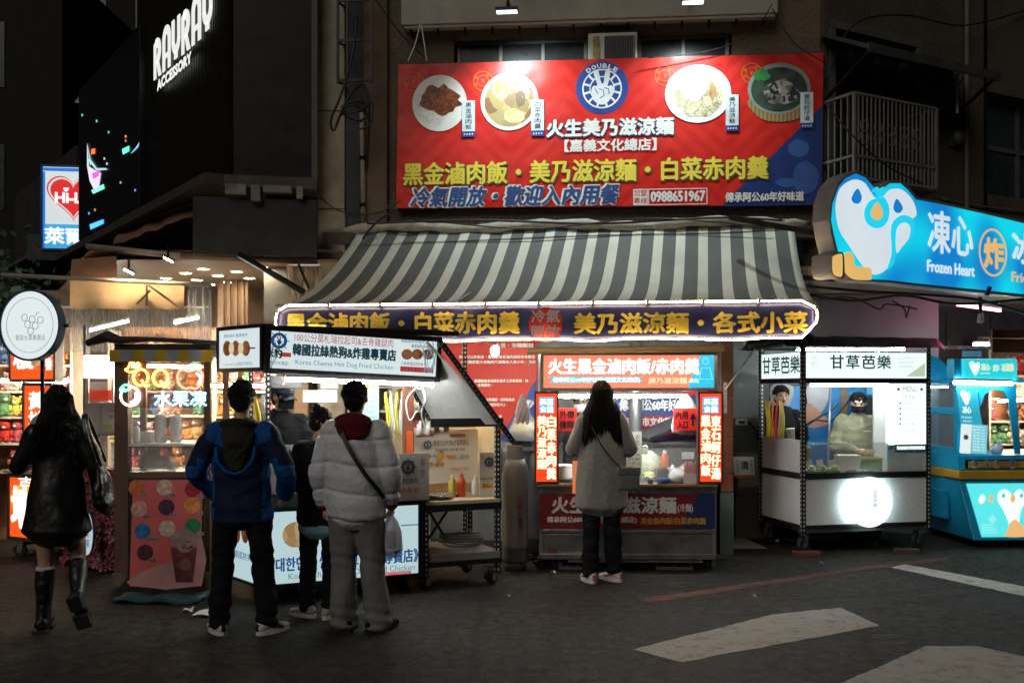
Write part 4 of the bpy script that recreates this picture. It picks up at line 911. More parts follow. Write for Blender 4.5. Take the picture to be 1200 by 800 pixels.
b = MB(); b.loft([(0,0,-.17,.03,.03),(0,0,-.12,.10,.05),(0,0,0,.13,.07),(.02,0,.1,.09,.05),(.05,0,.18,.03,.02)], 16); b.build('pouch', mat('knit', (.45,.42,.38), .9, bump=.8, bs=60), wb2, smooth=True)

# ------------------------------------------------------------------ JELLY CART
JF = Fr.px(134, 8.15, 3)
jc = thing('fruit_jelly_cart', 'brown framed glass jelly cart with neon fruit sign and striped yellow valance', 'food cart', JF)
jx1 = JF.pl(246, 500)[0]; bronze = mat('bronze_frame', (.17,.10,.07), .4, .3, .15)
def jz(py): return JF.pl(190, py)[1]
MB().box(0, 0, .12, .11, .1, 2.0).build('corner_post', bronze, jc); MB().box(jx1-.05, 0, .12, jx1, .05, 2.0).build('corner_post', bronze, jc)
for x in (0, jx1-.05): MB().box(x, .65, .12, x+.05, .7, 2.0).build('rear_post', bronze, jc)
MB().box(.11, .005, jz(560), jx1-.05, .06, jz(553)).build('rail', bronze, jc)
MB().box(.11, .01, jz(523), jx1-.05, .6, jz(520)).build('shelf', mat('jelly_shelf', (.6,.6,.6), .3), jc)
MB().box(.05, .01, jz(560), jx1, .7, jz(556)+.0).build('counter', steel, jc)
MB().box(.0, .02, .12, jx1, .7, jz(561)).build('cabinet', mat('cabinet_dark', (.05,.04,.04), .6), jc)
MB().box(0, 0, 1.97, jx1, .7, 2.02).build('roof', black, jc)
MB().box(.11, .03, jz(478), jx1-.05, .036, jz(424)).build('neon_backing', mat('smoke_acrylic', (.25,.1,.12), .15, alpha=.45), jc)
MB().box(.11, .02, jz(553), jx1-.05, .025, jz(478)).build('glass_front', glass, jc)
for k in range(9):
    u0 = k/9; x0 = -.03+u0*(jx1+.06); x1 = x0+(jx1+.06)/9; z1 = jz(410); z0 = jz(424)
    b = MB(); b.grid(lambda u, v: Vector((x0+(x1-x0)*u, -.04-.015*math.sin((x0+u*(x1-x0))*22), z0+(z1-z0)*v)), 3, 2); b.build('valance_stripe', mat('val_yellow', (.55,.36,.02), .6) if k % 2 == 0 else mat('val_grey', (.32,.34,.38), .6), jc)
b = MB(); b.tube([(-.25,.1,2.03),(-.05,.0,2.08),(.05,-.03,2.05),(.3,.0,2.06),(jx1+.05,0,2.03)], [.03,.05,.035,.02,.02], 8); b.build('rolled_cover', mat('tarp_black', (.02,.018,.018), .6, bump=1, bs=8), jc, smooth=True)
def neon(name, pts, col, st=6, r=.009, closed=False, sm=1, d=.0):
    p = [JF.pl(x, y, d) for x, y in pts]; p = [Vector((a, d, c)) for a, c in p]
    if sm and not closed: p = spline(p, 6)
    if closed: q = smoothpoly([(v.x, v.z) for v in p], 6); p = [Vector((x, d, z)) for x, z in q]
    MB().tube(p, r, 6, closed=closed).build(name, E('neon_%d_%d_%d' % tuple(int(v*99) for v in col), col, st), jc, smooth=True)
yel = (1,.62,.08); ora = (1,.33,.08); red = (1,.13,.08); cya = (.25,.85,1); grn = (.1,.9,.4); nw = (1,.93,.8)
def circ(cx, cy, rx, ry, a0=0, a1=360, n=14): return [(cx+rx*math.cos(math.radians(a0+(a1-a0)*k/(n-1))), cy+ry*math.sin(math.radians(a0+(a1-a0)*k/(n-1)))) for k in range(n)]
neon('neon_letter', circ(165,442,8.5,9.5,60,400), yel); neon('neon_letter', [(166,445),(170,452),(175,451)], yel)
neon('neon_letter', circ(188,442.5,8.5,9.5,60,430), yel); neon('neon_letter', [(188,446),(192,453),(197,451)], yel)
neon('neon_splash', [(153,425),(150,431),(147,433),(153,436),(158,434),(164,430),(162,425),(158,427),(155,423)], (1,.3,.05), closed=True)
neon('neon_apple', [(222,435),(213,433),(208,440),(210,450),(217,455),(223,454),(230,455),(236,448),(237,438),(231,433)], red, closed=True)
neon('neon_apple_inner', [(230,437),(235,443),(232,451)], nw, 5); neon('neon_leaf', [(220,430),(226,427),(234,428),(232,432),(224,432)], grn, 4, closed=True)
neon('neon_orange', circ(152.5,464,11,11,-100,235), nw, 5); neon('neon_orange_inner', circ(152,464,7.5,7.5,-30,80,6), nw, 5); neon('neon_orange_leaf', [(141,456),(146,451),(152,452),(149,457),(143,458)], grn, 4, closed=True)
T(JF, jc, '水果凍', 181, 458, 242, 476, E('neon_cyan_letters', (.3,.88,1), 3.2), d=.0, bold=.004, name='neon_lettering')
# what stands inside
MB().box(0,.02,jz(418), jx1,.7,jz(409)).build('fascia', bronze, jc)
# side: tank, white board, glass case
SFJ = Fr(JF.loc.x, JF.loc.y, 0, math.radians(-62))
lf = thing('drink_tank', 'white lit box above a red jelly tank left of the jelly cart', 'drink dispenser', Fr.px(97, 8.9, 0)); LF = Fr.px(97, 8.9, 0)
pbox(LF, lf, 'lit_box', (97,416,135,443), 0, .35, E('tank_white', (1,.93,.82), 2.2), .01)
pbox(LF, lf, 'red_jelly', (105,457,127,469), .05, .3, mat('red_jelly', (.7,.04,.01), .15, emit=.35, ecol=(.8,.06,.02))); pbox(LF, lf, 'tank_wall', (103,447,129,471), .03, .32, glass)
for x in (101, 131): pbox(LF, lf, 'leg', (x,443,x+2,472), .1, .13, alu)
lg = thing('side_counter', 'cream side counter with a paper list and a glass case left of the jelly cart', 'counter', LF)
pbox(LF, lg, 'board', (99,472,135,508), 0, .4, mat('cream_board', (.62,.55,.48), .5, dirt=.1)); pbox(LF, lg, 'paper', (120,478,134,506), -.01, -.006, mat('paper', (.75,.68,.66), .7)); T(LF, lg, '價目表', 127, 479, 134, 483, tred, d=-.012)
T(LF, lg, '20', 128, 486, 132, 490, tblack, d=-.012); pbox(LF, lg, 'paper', (121,497,131,503), -.012, -.011, mat('paper_green', (.5,.6,.2), .7))
pbox(LF, lg, 'glass_case', (108,509,134,552), 0, .4, glass); pbox(LF, lg, 'case_edge', (108,508,135,510), -.01, .4, alu); pbox(LF, lg, 'rod', (113,510,116,545), .1, .12, alu); pbox(LF, lg, 'base', (96,552,136,600), 0, .4, mat('cream_board', (.6,.5,.42), .5))
x0, z1, x1, z0 = LF.rect(98, 552, 134, 690, 0)
fs = thing('floral_skirt', 'pink flower covered skirt round the base of the side counter', 'flower cover', LF)
b = MB(); rn = random.Random(2)
for i in range(1100):
    u = rn.random(); v = rn.random(); cx_ = -.12+u*.50; p = Vector((cx_, -.12+.1*math.sin(u*5)+rn.uniform(-.04,.04), .06+v*.86)); s_ = rn.uniform(.018,.036)
    n_ = Vector((rn.uniform(-.8,.8), -1, rn.uniform(-.6,.8))).normalized(); a_ = n_.orthogonal().normalized(); c_ = n_.cross(a_); k = rn.randrange(3)
    for j in range(4):
        an = j*PI/2+rn.random(); d_ = a_*math.cos(an)+c_*math.sin(an); e_ = a_*math.cos(an+1)+c_*math.sin(an+1); b.add([p, p+d_*s_+n_*.008, p+(d_+e_)*s_*.7+n_*.014, p+e_*s_+n_*.008], [(0,1,2,3)], k)
b.build('petals', [mat('petal_pink', (.45,.12,.14), .7), mat('petal_pale', (.55,.28,.26), .7), mat('petal_dark', (.2,.04,.06), .7)], fs, stuff=True)
MB().box(-.1, -.02, .05, .36, .2, .92).build('backing', mat('skirt_dark', (.1,.02,.03), .8), fs)
ol = thing('oval_light', 'upright oval white lit sign hanging in front of the pink flowers', 'sign', Fr.px(102, 8.5, 10)); OLF = Fr.px(102, 8.5, 10)
pdisc(OLF, ol, 'rim', 102, 625, 8, mat('oval_rim', (.05,.1,.3), .4), 0, .05, 27); pdisc(OLF, ol, 'lit_face', 102, 625, 6.6, E('oval_white', (.7,.85,.95), .55), -.004, .006, 25); TV(OLF, ol, '水果凍', 99, 608, 105, 642, mat('oval_txt', (.25,.35,.5), .5), d=-.006)
# items on/in jelly cart
def bottle(label, p, h=.2, r=.03, m=None, cap=None, cat='bottle', nozzle=False, group=None):
    o = thing('bottle', label, cat, p, group)
    b = MB(); b.lathe(0, 0, [(r*.9,0),(r,.01),(r,h*.62),(r*.85,h*.72),(r*.4,h*.82),(r*.38,h*.86)], 16); b.build('body', m, o, smooth=True)
    b = MB(); b.lathe(0, 0, [(r*.5,h*.84),(r*.5,h*.92),(r*.2 if nozzle else r*.48,h*.93),(r*.1 if nozzle else r*.4,h)], 12); b.build('cap', cap or white, o); return o
def jp(px, d, z): x, _ = JF.pl(px, 500, d); return JF.at(x, d, z)
zsh = jz(520)+.002; zct = jz(556)+.003
milky = mat('milky_plastic', (.75,.75,.72), .35)
bottle('white squeeze bottle with a red tip, leftmost on the jelly cart shelf', jp(160, .25, zsh), .17, .03, milky, mat('red_cap', (.7,.05,.02), .4))
for px, l_ in ((188,'tall clear cup tower, left one on the jelly cart shelf'),(206,'tall clear cup tower, right one on the jelly cart shelf')):
    o = thing('cup_stack', l_, 'cup stack', jp(px, .3, zsh)); b = MB(); b.lathe(0, 0, [(.045,0)]+[((.05 if k % 2 else .047), .012+k*.012) for k in range(18)]+[(.03,.24)], 16); b.build('cups', mat('cup_plastic', (.7,.72,.74), .25, alpha=.8), o, smooth=True)
o = thing('foam_box', 'small white box lit on the jelly cart shelf between bottle and cups', 'box', jp(172, .3, zsh)); MB().box(-.05,-.04,0,.05,.04,.09).build('box', white, o, bevel=.004)
o = thing('plastic_bag', 'clear plastic bag of food tied at the top inside the jelly cart', 'bag', jp(186, .3, zct))
b = MB(); b.loft([(0,0,.02,.16,.12),(0,0,.08,.19,.14),(0,0,.15,.13,.1),(.02,0,.21,.05,.05),(.03,0,.25,.03,.03),(.03,0,.29,.06,.05)], 18); 
b.v = [tuple(Vector(v)*(1+.12*noise.noise(Vector(v)*14))) for v in b.v]; b.build('film', mat('bag_film', (.8,.8,.78), .2, alpha=.35, bump=.8, bs=20), o, smooth=True)
b = MB(); rn = random.Random(6)
for i in range(22): b.ell((rn.uniform(-.13,.13), rn.uniform(-.07,.07), .03+rn.random()*.07), (.035,.03,.028), 8, 5)
b.build('jelly_packs', mat('jelly_packs', (.75,.68,.5), .4, 0, .3, vs=15), o, smooth=True)
tubelamp('fluorescent tube under the roof of the jelly cart', JF.at(.1, .4, 1.93), JF.at(jx1-.06, .4, 1.93), tube, .012)
# leaning menu board
P0, P1, P2, P3 = (151,690),(240,686),(236,556),(149,560)
bf = Fr.px(155, 7.75, 3, pitch=math.radians(-6)); bo = thing('menu_board', 'pink jelly menu board with ten round pictures leaning against the cart', 'menu board', bf)
a, t_, c, e = bf.rect(154, 562, 236, 686, 0)
b = MB(); b.box(a-.02, 0, e-.02, c+.02, .03, t_+.02); b.build('frame', black, bo, bevel=.003)
MB().box(a, -.003, e, c, 0.0, t_).build('poster', mat('poster_pink', (.66,.12,.11), .45, 0, .12, vs=2, emit=.05), bo)
cols = [(160,571,(.5,.12,.03)),(193,571,(.65,.4,.3)),(226,573,(.3,.01,.02)),(163,596,(.6,.28,.25)),(195,594,(.06,.02,.04)),(225,592,(.75,.25,.06)),(167,622,(.02,.16,.34)),(196,619,(.6,.48,.33)),(226,616,(.02,.2,.07)),(170,647,(.07,.02,.02))]
for i, (x, y, cc) in enumerate(cols):
    pdisc(bf, bo, 'fruit_picture', x, y, 9.5, mat('fruit_%d' % i, cc, .5, 0, .5, vs=25, emit=.05, ecol=cc), -.006, .002, seg=28)
    w = 9 if i != 6 else 15; R(bf, bo, x+4, y+7, x+4+w, y+11, mat('tagw', (.55,.5,.48), .5), -.009, 'name_tag')
    T(bf, bo, ('草莓','芒果','櫻桃','蜜桃','葡萄','柳橙','藍莓蘇打','冬瓜','哈密','仙草')[i], x+4.5, y+7.5, x+3.5+w, y+10.5, tblack, d=-.011)
ppoly(bf, bo, 'wave_print', [(154,686),(156,676),(180,664),(205,655),(222,645),(236,628),(236,686)], mat('poster_pale', (.55,.26,.25), .5, emit=.05), -.005, .001, 2)
ppoly(bf, bo, 'cup_print', [(200,641),(231,641),(226,682),(206,682)], mat('cup_print', (.25,.05,.05), .5, 0, .5, vs=15), -.008, .001)
pdisc(bf, bo, 'cup_dome_print', 216, 634, 16, mat('dome_print', (.45,.28,.28), .4, 0, .3, vs=8), -.007, .001, 14); blob(bo, bf, 'topping_print', 216, 640, 12, 8, food('topping', [(.12,.03,.03),(.3,.08,.07),(.5,.35,.33)], 20), -.0095, 3, .4); pdisc(bf, bo, 'cup_label_print', 217, 661, 7, mat('cup_label', (.35,.15,.14), .5), -.0095, .001)
MB().bar((a+.2, .03, t_-.1), (a+.25, .5, .0), .02, .02).build('prop', black, bo)
g = G(188, 704); o = thing('folded_tarpaulin', 'flat folded teal tarpaulin lying on the road under the menu board', 'tarpaulin', (g.x, g.y, 0)); b = MB(); b.grid(lambda u, v: Vector((-.33+.66*u, -.1+.25*v, .03+.012*math.sin(u*14)+.01*math.sin(v*9+u*5))), 16, 6); tp = b.build('sheet', mat('teal_tarp', (.02,.09,.1), .5), o, smooth=True); tp.modifiers.new('t', 'SOLIDIFY').thickness = .028
for i, (px, py, s_, l_) in enumerate(((247,719,.13,'crumpled sheet of white paper on the road between the board and the man in blue'),(222,716,.05,'small white scrap near the teal tarpaulin'),(90,668,.04,'small white scrap behind the woman in black boots'),(720,640,.03,'small pale scrap beneath the noodle cart'),(648,672,.03,'tiny white scrap on the road beside the noodle cart casters'),(962,661,.025,'tiny pale scrap on the road below the guava cart lamp'),(596,700,.02,'tiny scrap on the road in front of the gas cylinders'),(884,700,.02,'tiny scrap between the red line and the crosswalk stripe'))):
    g = G(px, py); o = thing('paper_scrap', l_, 'litter', (g.x, g.y, .006), 'paper scraps on the road'); rn = random.Random(i); MB().grid(lambda u, v: Vector(((u-.5)*s_*1.5*(1-.4*v), (v-.5)*s_*2, .01*math.sin(u*5+v*4)+.012)), 5, 5).build('sheet', mat('paper_white', (.6,.6,.58), .8), o)

# ------------------------------------------------------------------ KOREAN HOT DOG STALL
KF = Fr.px(313, 7.44, 24)
ks = thing('hot_dog_stall', 'black framed snack stall with glowing white front panel and paper covered splash boards', 'food stall', KF)
kx1 = KF.pl(496, 640)[0]; kxe = KF.pl(590, 640)[0]
def kz(py, px=400): return KF.pl(px, py)[1]
eK = E('korean_panel', (.66,.88,.92), .62, vs=.8)
zt_ = .71; zb_ = .16
lb(ks, 'front_panel', .035, 0, zb_, kx1-.04, zt_, eK, .035, .1)
blu = E('backlit_blue_print', (.02,.12,.42), .35, False); grn_ = E('backlit_grey_print', (.2,.42,.5), .35, False); brn = food('potato', [(.75,.5,.22),(.6,.36,.14),(.8,.6,.35)], 16, .35)
T(KF, ks, '《대한민국 쌀핫도그 炸雞專賣店》', 316, 648, 490, 664, blu, d=.006, bold=.003)
T(KF, ks, 'Korea Cheese Hot Dog Fried Chicken', 338, 666, 486, 675, grn_, d=.006)
pdisc(KF, ks, 'potato_picture', 347, 626, 16, brn, .007, .002, 15)
R(KF, ks, 446, 668+1, 482, 677, E('backlit_pink', (.8,.3,.3), .6, False), .006, 'phone_box'); T(KF, ks, '0988651967', 455, 670.5, 481, 675.5, E('backlit_redp', (.7,.02,.02), .4, False), d=.0035)
R(KF, ks, 470, 614, 490, 615.5, grn_, .007, 'skewer_print')
# left side face
KS = Fr(KF.loc.x, KF.loc.y, 0, math.radians(-50))
sd = lambda px: KS.pl(px, 600)[0]
kl = thing('side_lightbox', 'small lit side panel printed with brown hot dogs, left end of the snack stall', 'sign', KS)
lb(kl, 'panel', sd(271), -.01, zb_-.02, -.04, zt_-.02, eK, .025, .06)
dogm = food('hotdog', [(.35,.13,.04),(.5,.22,.07),(.22,.07,.03)], 18, .25)
for x in (277, 287, 298): pdisc(KS, kl, 'hot_dog_picture', x, 622, 4.5, dogm, -.004, .002, 14)
T(KS, kl, '韓國熱狗專賣', 274, 648, 306, 657, blu, d=-.002)
# counter body
kd = .85
b = MB(); b.box(0, .105, .1, kx1, kd, .12); b.box(0, .105, .74, kx1, kd, .77); b.box(0, kd-.02, .1, kx1, kd, .74); b.box(0, .11, .12, .02, kd, .74); b.box(kx1-.02, .11, .12, kx1, kd, .74)
b.build('cabinet', black, ks)
board = mat('splash_board', (.42,.4,.36), .5, 0, .1, dirt=.25)
def kr(name, px0, py0, px1, py1, d0, d1, m, par=None): return pbox(KF, par or ks, name, (px0,py0,px1,py1), d0, d1, m)
kr('splash_board', 316, 520, 462, 576, .02, .05, board); kr('splash_board', 463, 531, 503, 586, -.04, -.01, board)
kr('counter_front', 316, 577, 503, 592, .0, .6, mat('counter_steel_dark', (.12,.12,.12), .4, .5))
kr('counter_top', 316, 572, 503, 576, .06, .62, steel)
txd = mat('print_dark', (.06,.06,.07), .6)
T(KF, ks, '美炸雞', 322, 526, 356, 540, txd, d=.015, bold=.004); TV(KF, ks, '美食', 492, 536, 499, 560, mat('brown_red', (.3,.1,.07), .6), d=-.045)
def wheel_logo(fr, par, cx, cy, rpx, d, m, m2):
    a, c = fr.pl(cx, cy, d); r = fr.pl(cx+rpx, cy, d)[0]-a; b = MB(); b.ring(a, c, r*.62, r, d-.003, d, seg=32)
    for k in range(8): an = k*PI/4; b.bar((a+r*.5*math.cos(an), d-.002, c+r*.5*math.sin(an)), (a+r*1.3*math.cos(an), d-.002, c+r*1.3*math.sin(an)), r*.1, .004, up=(0,1,0)); 
    b.build('wheel_logo', m, par)
    hp = [(-.1,-.5),(-.25,-.2),(-.3,0),(-.1,0),(-.3,.45),(-.15,.5),(0,.05),(.1,.5),(.25,.45),(.15,.0),(.32,0),(.3,-.3),(.1,-.5)]; MB().prism([(a+r*x, c+r*z) for x, z in hp], d-.004, d-.001).build('hand_logo', m2, par)
wheel_logo(KF, ks, 478, 547, 8, -.042, txd, txd); T(KF, ks, '韓國熱狗', 470, 560, 490, 567, txd, d=-.044)
for x in (472, 480, 488): pdisc(KF, ks, 'hot_dog_picture', x, 574, 3.6, food('hotdog_dull', [(.3,.12,.05),(.4,.18,.08)], 18), -.044, .002, 3.2)
# posts and top frame
slot(ks, .015, .05, .1, 2.1); slot(ks, kx1-.0, .05, .1, .78)
for x in (.015, kxe-.02): slot(ks, x, kd, .1, 2.1, name='rear_post')
postm = mat('brown_post', (.2,.06,.03), .5, 0, .2)
kr('wooden_post', 474, 446, 485, 540, .2, .26, postm); kr('red_stick', 477, 505, 484, 540, .18, .2, mat('red_stick', (.7,.12,.03), .4))
MB().box(0, .02, 2.08, kxe*.8, .1, 2.12).build('top_rail', black, ks); MB().box(0, kd-.04, 2.08, kxe, kd, 2.12).build('top_rail', black, ks); MB().box(0, .02, 2.1, kxe*.72, kd, 2.13).build('roof', mat('stall_roof', (.04,.035,.03), .7), ks)
# prep extension on the right
ex0 = kx1+.02; ext = thing('prep_table', 'black slotted steel prep table lit warm with sauce bottles and a poster', 'table', KF)
slot(ext, kxe-.03, .06, .1, kz(497,585), .04); slot(ext, ex0+.02, .06, .1, .78, .04); slot(ext, kxe-.03, .7, .1, kz(497,585), .04, 'rear_leg'); slot(ext, ex0+.02, .7, .1, .78, .04, 'rear_leg')
kr('table_top', 500, 586, 586, 591, .02, .75, mat('prep_top', (.6,.5,.36), .4, 0, .1), ext); kr('table_edge', 500, 590, 588, 598, .01, .76, black, ext)
kr('back_panel', 462, 500, 583, 586, .60, .63, mat('prep_back', (.62,.5,.3), .6, 0, .1), ext)
kr('top_band', 505, 490, 590, 500, .03, .06, mat('band_black', (.02,.02,.02), .5), ext)
kr('shelf', 505, 648, 586, 656, .02, .72, mat('shelf_grey', (.3,.28,.25), .5, dirt=.5), ext); kr('bottom_rail', 504, 656, 588, 662, .01, .05, black, ext)
MB().bar((ex0+.05, .3, .75), (ex0+.3, .32, .35), .02, .02).build('brace', blackm, ext); MB().bar((ex0+.4, .3, .75), (ex0+.12, .34, .35), .02, .02).build('brace', blackm, ext)
kr('side_lining', 583, 500, 587, 586, .1, .6, mat('prep_back', (.62,.5,.3), .6), ext)
for x, y in ((ex0+.05,.1),(kxe-.05,.1),(kxe-.05,.68)): caster(ext, x, y, .055, .16)
for x in (.08, kx1-.1): caster(ks, x, .2, .05, .13)
# raised lid
lA, lB, lC, lD = W(515,399,7.97), W(598,512,8.12), W(505,497,8.5), W(484,447,8.4)
ld = thing('raised_lid', 'raised lid with dirty white inside and black slotted edge over the prep table', 'lid', Fr(0,0,0))
E1, E2 = W(590,497,8.12), W(506,497,8.45)
b = MB(); Q = [W(500,400,7.9), W(590,497,8.12), W(506,497,8.45), W(478,448,8.3)]; nrm = (Q[1]-Q[0]).cross(Q[3]-Q[0]).normalized()*.012
b.add(Q+[q+nrm for q in Q], [(0,1,2,3),(7,6,5,4),(0,4,5,1),(1,5,6,2),(2,6,7,3),(3,7,4,0)]); b.build('panel', mat('lid_white', (.75,.75,.73), .5, 0, .08, dirt=.35, dcol=(.25,.23,.2), ds=4), ld)
slotbar(ld, W(516,400,7.9), W(601,517,8.08), .04); slotbar(ld, W(480,452,8.28), W(508,500,8.4), .025)
# sauce bottles, posters, etc.
def kp(px, d, z=None): x, _ = KF.pl(px, 560, d); return KF.at(x, d, z if z is not None else kz(587, 540)+.004)
zt2 = KF.pl(543, 586, .02)[1]+.004
bottle('yellow squeeze bottle on the lit prep table, left of the red one', kp(530,.3,zt2), .19, .034, mat('mustard', (.75,.6,.12), .35), mat('mustardcap', (.8,.72,.2), .4), nozzle=True)
bottle('red ketchup squeeze bottle between the yellow and the white bottle', kp(541,.28,zt2), .2, .034, mat('ketchup', (.7,.08,.02), .35), mat('ketchupcap', (.7,.1,.03), .4), nozzle=True)
bottle('translucent white bottle right of the ketchup on the prep table', kp(557,.28,zt2), .17, .032, milky, white)
bottle('small spice jar with a brown lid beside the right poster', kp(567,.3,zt2), .06, .022, milky, wood)
o = thing('steel_plate', 'shallow steel plate on the prep table left of the sauces', 'plate', kp(514,.2,zt2)); MB().lathe(0, 0, [(.08,0),(.12,.02),(.135,.035),(.128,.036),(.075,.008),(.001,.006)], 28).build('plate', chrome, o, smooth=True)
po = thing('menu_poster', 'cream menu poster held by two black clips behind the sauce bottles', 'poster', KF)
pw = mat('poster_cream', (.72,.68,.58), .6, 0, .05)
pbox(KF, po, 'sheet', (483,503,560,566), .5, .51, pw)
for x in (509, 520): pbox(KF, po, 'clip', (x,498,x+6,506), .47, .5, chrome)
R(KF, po, 488, 508, 508, 512, mat('poster_redtag', (.6,.2,.12), .6), .495, 'tag'); R(KF, po, 527, 508, 546, 512, mat('poster_redtag', (.6,.2,.12), .6), .495, 'tag'); T(KF, po, '美味好吃', 489, 508.5, 507, 511.5, txd, d=.49); T(KF, po, '招牌熱狗', 528, 508.5, 545, 511.5, txd, d=.49)
wheel_logo(KF, po, 501, 521, 4.5, .49, mat('logo_dull', (.08,.12,.25), .5), txd); T(KF, po, '韓國拉絲熱狗&炸雞專賣店', 508, 515, 549, 522, txd, d=.49)
T(KF, po, '原味 起司 馬鈴薯 年糕', 510, 525, 545, 528, txd, d=.49)
om = food('poster_dogs', [(.7,.3,.06),(.6,.2,.04),(.75,.45,.12)], 20)
for x, y in ((514,534),(519,534),(517,530),(516,538),(528,535),(533,535),(506,544),(512,544),(518,544),(503,534)): pdisc(KF, po, 'hot_dog_picture', x, y, 2.8, om, .492, .002, 2.6, seg=12)
T(KF, po, '→', 506, 532, 510, 536, txd, d=.49); T(KF, po, '→', 522, 532, 526, 536, txd, d=.49); T(KF, po, '沾醬加料', 537, 532, 550, 538, txd, d=.49); T(KF, po, '0988651967', 528, 547, 550, 551, mat('poster_redtag', (.6,.2,.12), .6), d=.49)
p2 = thing('small_poster', 'small white poster with blue round logo at the right end of the prep table', 'poster', KF)
pbox(KF, p2, 'sheet', (562,530,583,584), .2, .21, pw); wheel_logo(KF, p2, 573, 541, 5, .195, mat('logo_dull', (.08,.12,.25), .5), txd); T(KF, p2, '美', 564, 533, 567, 538, om, d=.195); T(KF, p2, '食', 579, 533, 582, 538, om, d=.195); T(KF, p2, '韓國熱狗專賣店', 563, 559, 582, 562, txd, d=.195)
for x in (567.5, 572.5, 577.5): pdisc(KF, p2, 'hot_dog_picture', x, 569, 2.8, om, .197, .002, 2.8, seg=12)
cb = thing('coiled_hoses', 'tangle of grey hoses and cable on the lower shelf of the prep table', 'hose', kp(540, .3, KF.pl(545, 648, .02)[1]+.02))
rn = random.Random(11)
for k in range(5):
    pts = [Vector(((.15+.05*rn.random())*math.cos(a*.7+k), (.1+.04*rn.random())*math.sin(a*.7+k), .012+.02*k+.01*rn.random())) for a in range(10)]; MB().tube(spline(pts, 5), .009, 6).build('hose', mat('hose_grey', (.2,.2,.19), .5), cb, smooth=True)
# signs of the stall
T1 = KF.pl(320, 384)[1]
KT = Fr(KF.loc.x, KF.loc.y, 0, math.radians(24), tilt=math.radians(2.6))
ksn = thing('stall_lightbox', 'long white lightbox over the snack stall with ship wheel logo and brush lettering', 'sign', KT)
a, t_, c, e = KT.rect(314, 390, 512, 441, -.05); zt_, zb_ = KT.pl(318, 387, -.05)[1], KT.pl(318, 431, -.05)[1]
eS = E('korean_sign', (.80,.93,.95), .72, vs=.8)
lb(ksn, 'panel', a+.02, -.05, zb_, c, zt_, eS, .04, .14)
D_ = -.046
T(KT, ksn, '100公分莫札瑞拉起司&去骨雞腿肉', 345, 393.5, 461, 403.5, E('sign_redp', (.6,.03,.06), .45, False), d=D_)
T(KT, ksn, '韓國拉絲熱狗&炸雞專賣店', 343, 406, 464, 419.5, E('sign_teal', (.02,.09,.13), .3, False), d=D_, bold=.004)
T(KT, ksn, 'Korea Cheese Hot Dog Fried Chicken', 346, 424, 461, 431.5, grn_, d=D_)
wheel_logo(KT, ksn, 327, 399, 9.5, D_, E('logo_blu', (.03,.12,.35), .35, False), E('sign_teal', (.02,.09,.13), .3, False)); T(KT, ksn, '米豹', 312, 408, 330, 419, tblack, d=D_, bold=.004)
R(KT, ksn, 330, 413, 341, 418, E('sign_redblock', (.7,.04,.05), .5, False), D_+.002, 'red_tag'); T(KT, ksn, '加盟', 331, 414, 340, 417, twhite, d=D_-.002); T(KT, ksn, '(嘉義文化總店)', 313, 423, 338, 428, tblack, d=D_)
dm = food('hotdog_lit', [(.4,.15,.06),(.55,.25,.1),(.25,.08,.04)], 18, .3)
for x in (477, 489, 502): pdisc(KT, ksn, 'hot_dog_picture', x, 415, 6.5, dm, D_, .002, 6.2)
T(KT, ksn, '現點現炸熱呼呼', 470, 398, 498, 402, txd, d=D_); T(KT, ksn, '獨家醬料多種口味', 482, 404, 509, 408, txd, d=D_); T(KT, ksn, '人氣首選起司拉絲', 470, 424, 496, 428, txd, d=D_)
R(KT, ksn, 469, 430, 508, 436, E('sign_redblock', (.7,.04,.05), .5, False), D_+.002, 'red_tag'); T(KT, ksn, '加盟專線 0988651967', 471, 431, 507, 435, twhite, d=D_-.001)
b = MB(); rn = random.Random(3)
for i in range(9):
    p = Vector((500+rn.uniform(-4,6), 436, 0)); pts = [p]
    for k in range(3): p = p+Vector((rn.uniform(-7,5), rn.uniform(-14,-7), 0)); pts.append(p)
    b.tube([(KT.pl(q.x, q.y, D_)[0], D_-.0005*i, KT.pl(q.x, q.y, D_)[1]) for q in pts], .0035, 4)
for i in range(6):
    p = Vector((316, 434, 0)); pts = [p]
    for k in range(3): p = p+Vector((rn.uniform(-2,6), rn.uniform(-14,-8), 0)); pts.append(p)
    b.tube([(KT.pl(q.x, q.y, D_)[0], D_+.001, KT.pl(q.x, q.y, D_)[1]) for q in pts], .003, 4)
b.build('twig_print', E('twig', (.35,.5,.52), .4, False), ksn, stuff=True)
K2 = Fr(KF.at(-.02,0,0).x, KF.at(-.02,0,0).y, 0, math.radians(-46))
k2 = thing('side_sign', 'small white lightbox with three bitten hot dogs at the left corner of the stall', 'sign', K2)
a = K2.pl(258, 412)[0]; z1 = K2.pl(280, 386)[1]; z0 = K2.pl(280, 431)[1]
lb(k2, 'panel', a, -.02, z0, -.04, z1, eS, .03, .1)
for i, x in enumerate((266, 276, 288)): pdisc(K2, k2, 'hot_dog_picture', x, 408, 4.8, dm, -.015, .002, 9)
for x in (271, 282): pdisc(K2, k2, 'cheese_picture', x, 408, 3, E('cheese', (.9,.8,.5), .6, False), -.017, .002, 7)
R(K2, k2, 290, 407, 299, 408.5, txd, -.014, 'stick_print'); T(K2, k2, '現點現炸 嚴選食材', 262, 391, 290, 395, blu, d=-.014); T(K2, k2, 'Korean Hot Dog 韓國熱狗專賣店', 261, 424, 296, 429, grn_, d=-.014)
tubelamp('long fluorescent tube under the snack stall sign', KF.at(.12, -.09, 1.72), KF.at(1.3, -.09, 1.68), tube, .014)
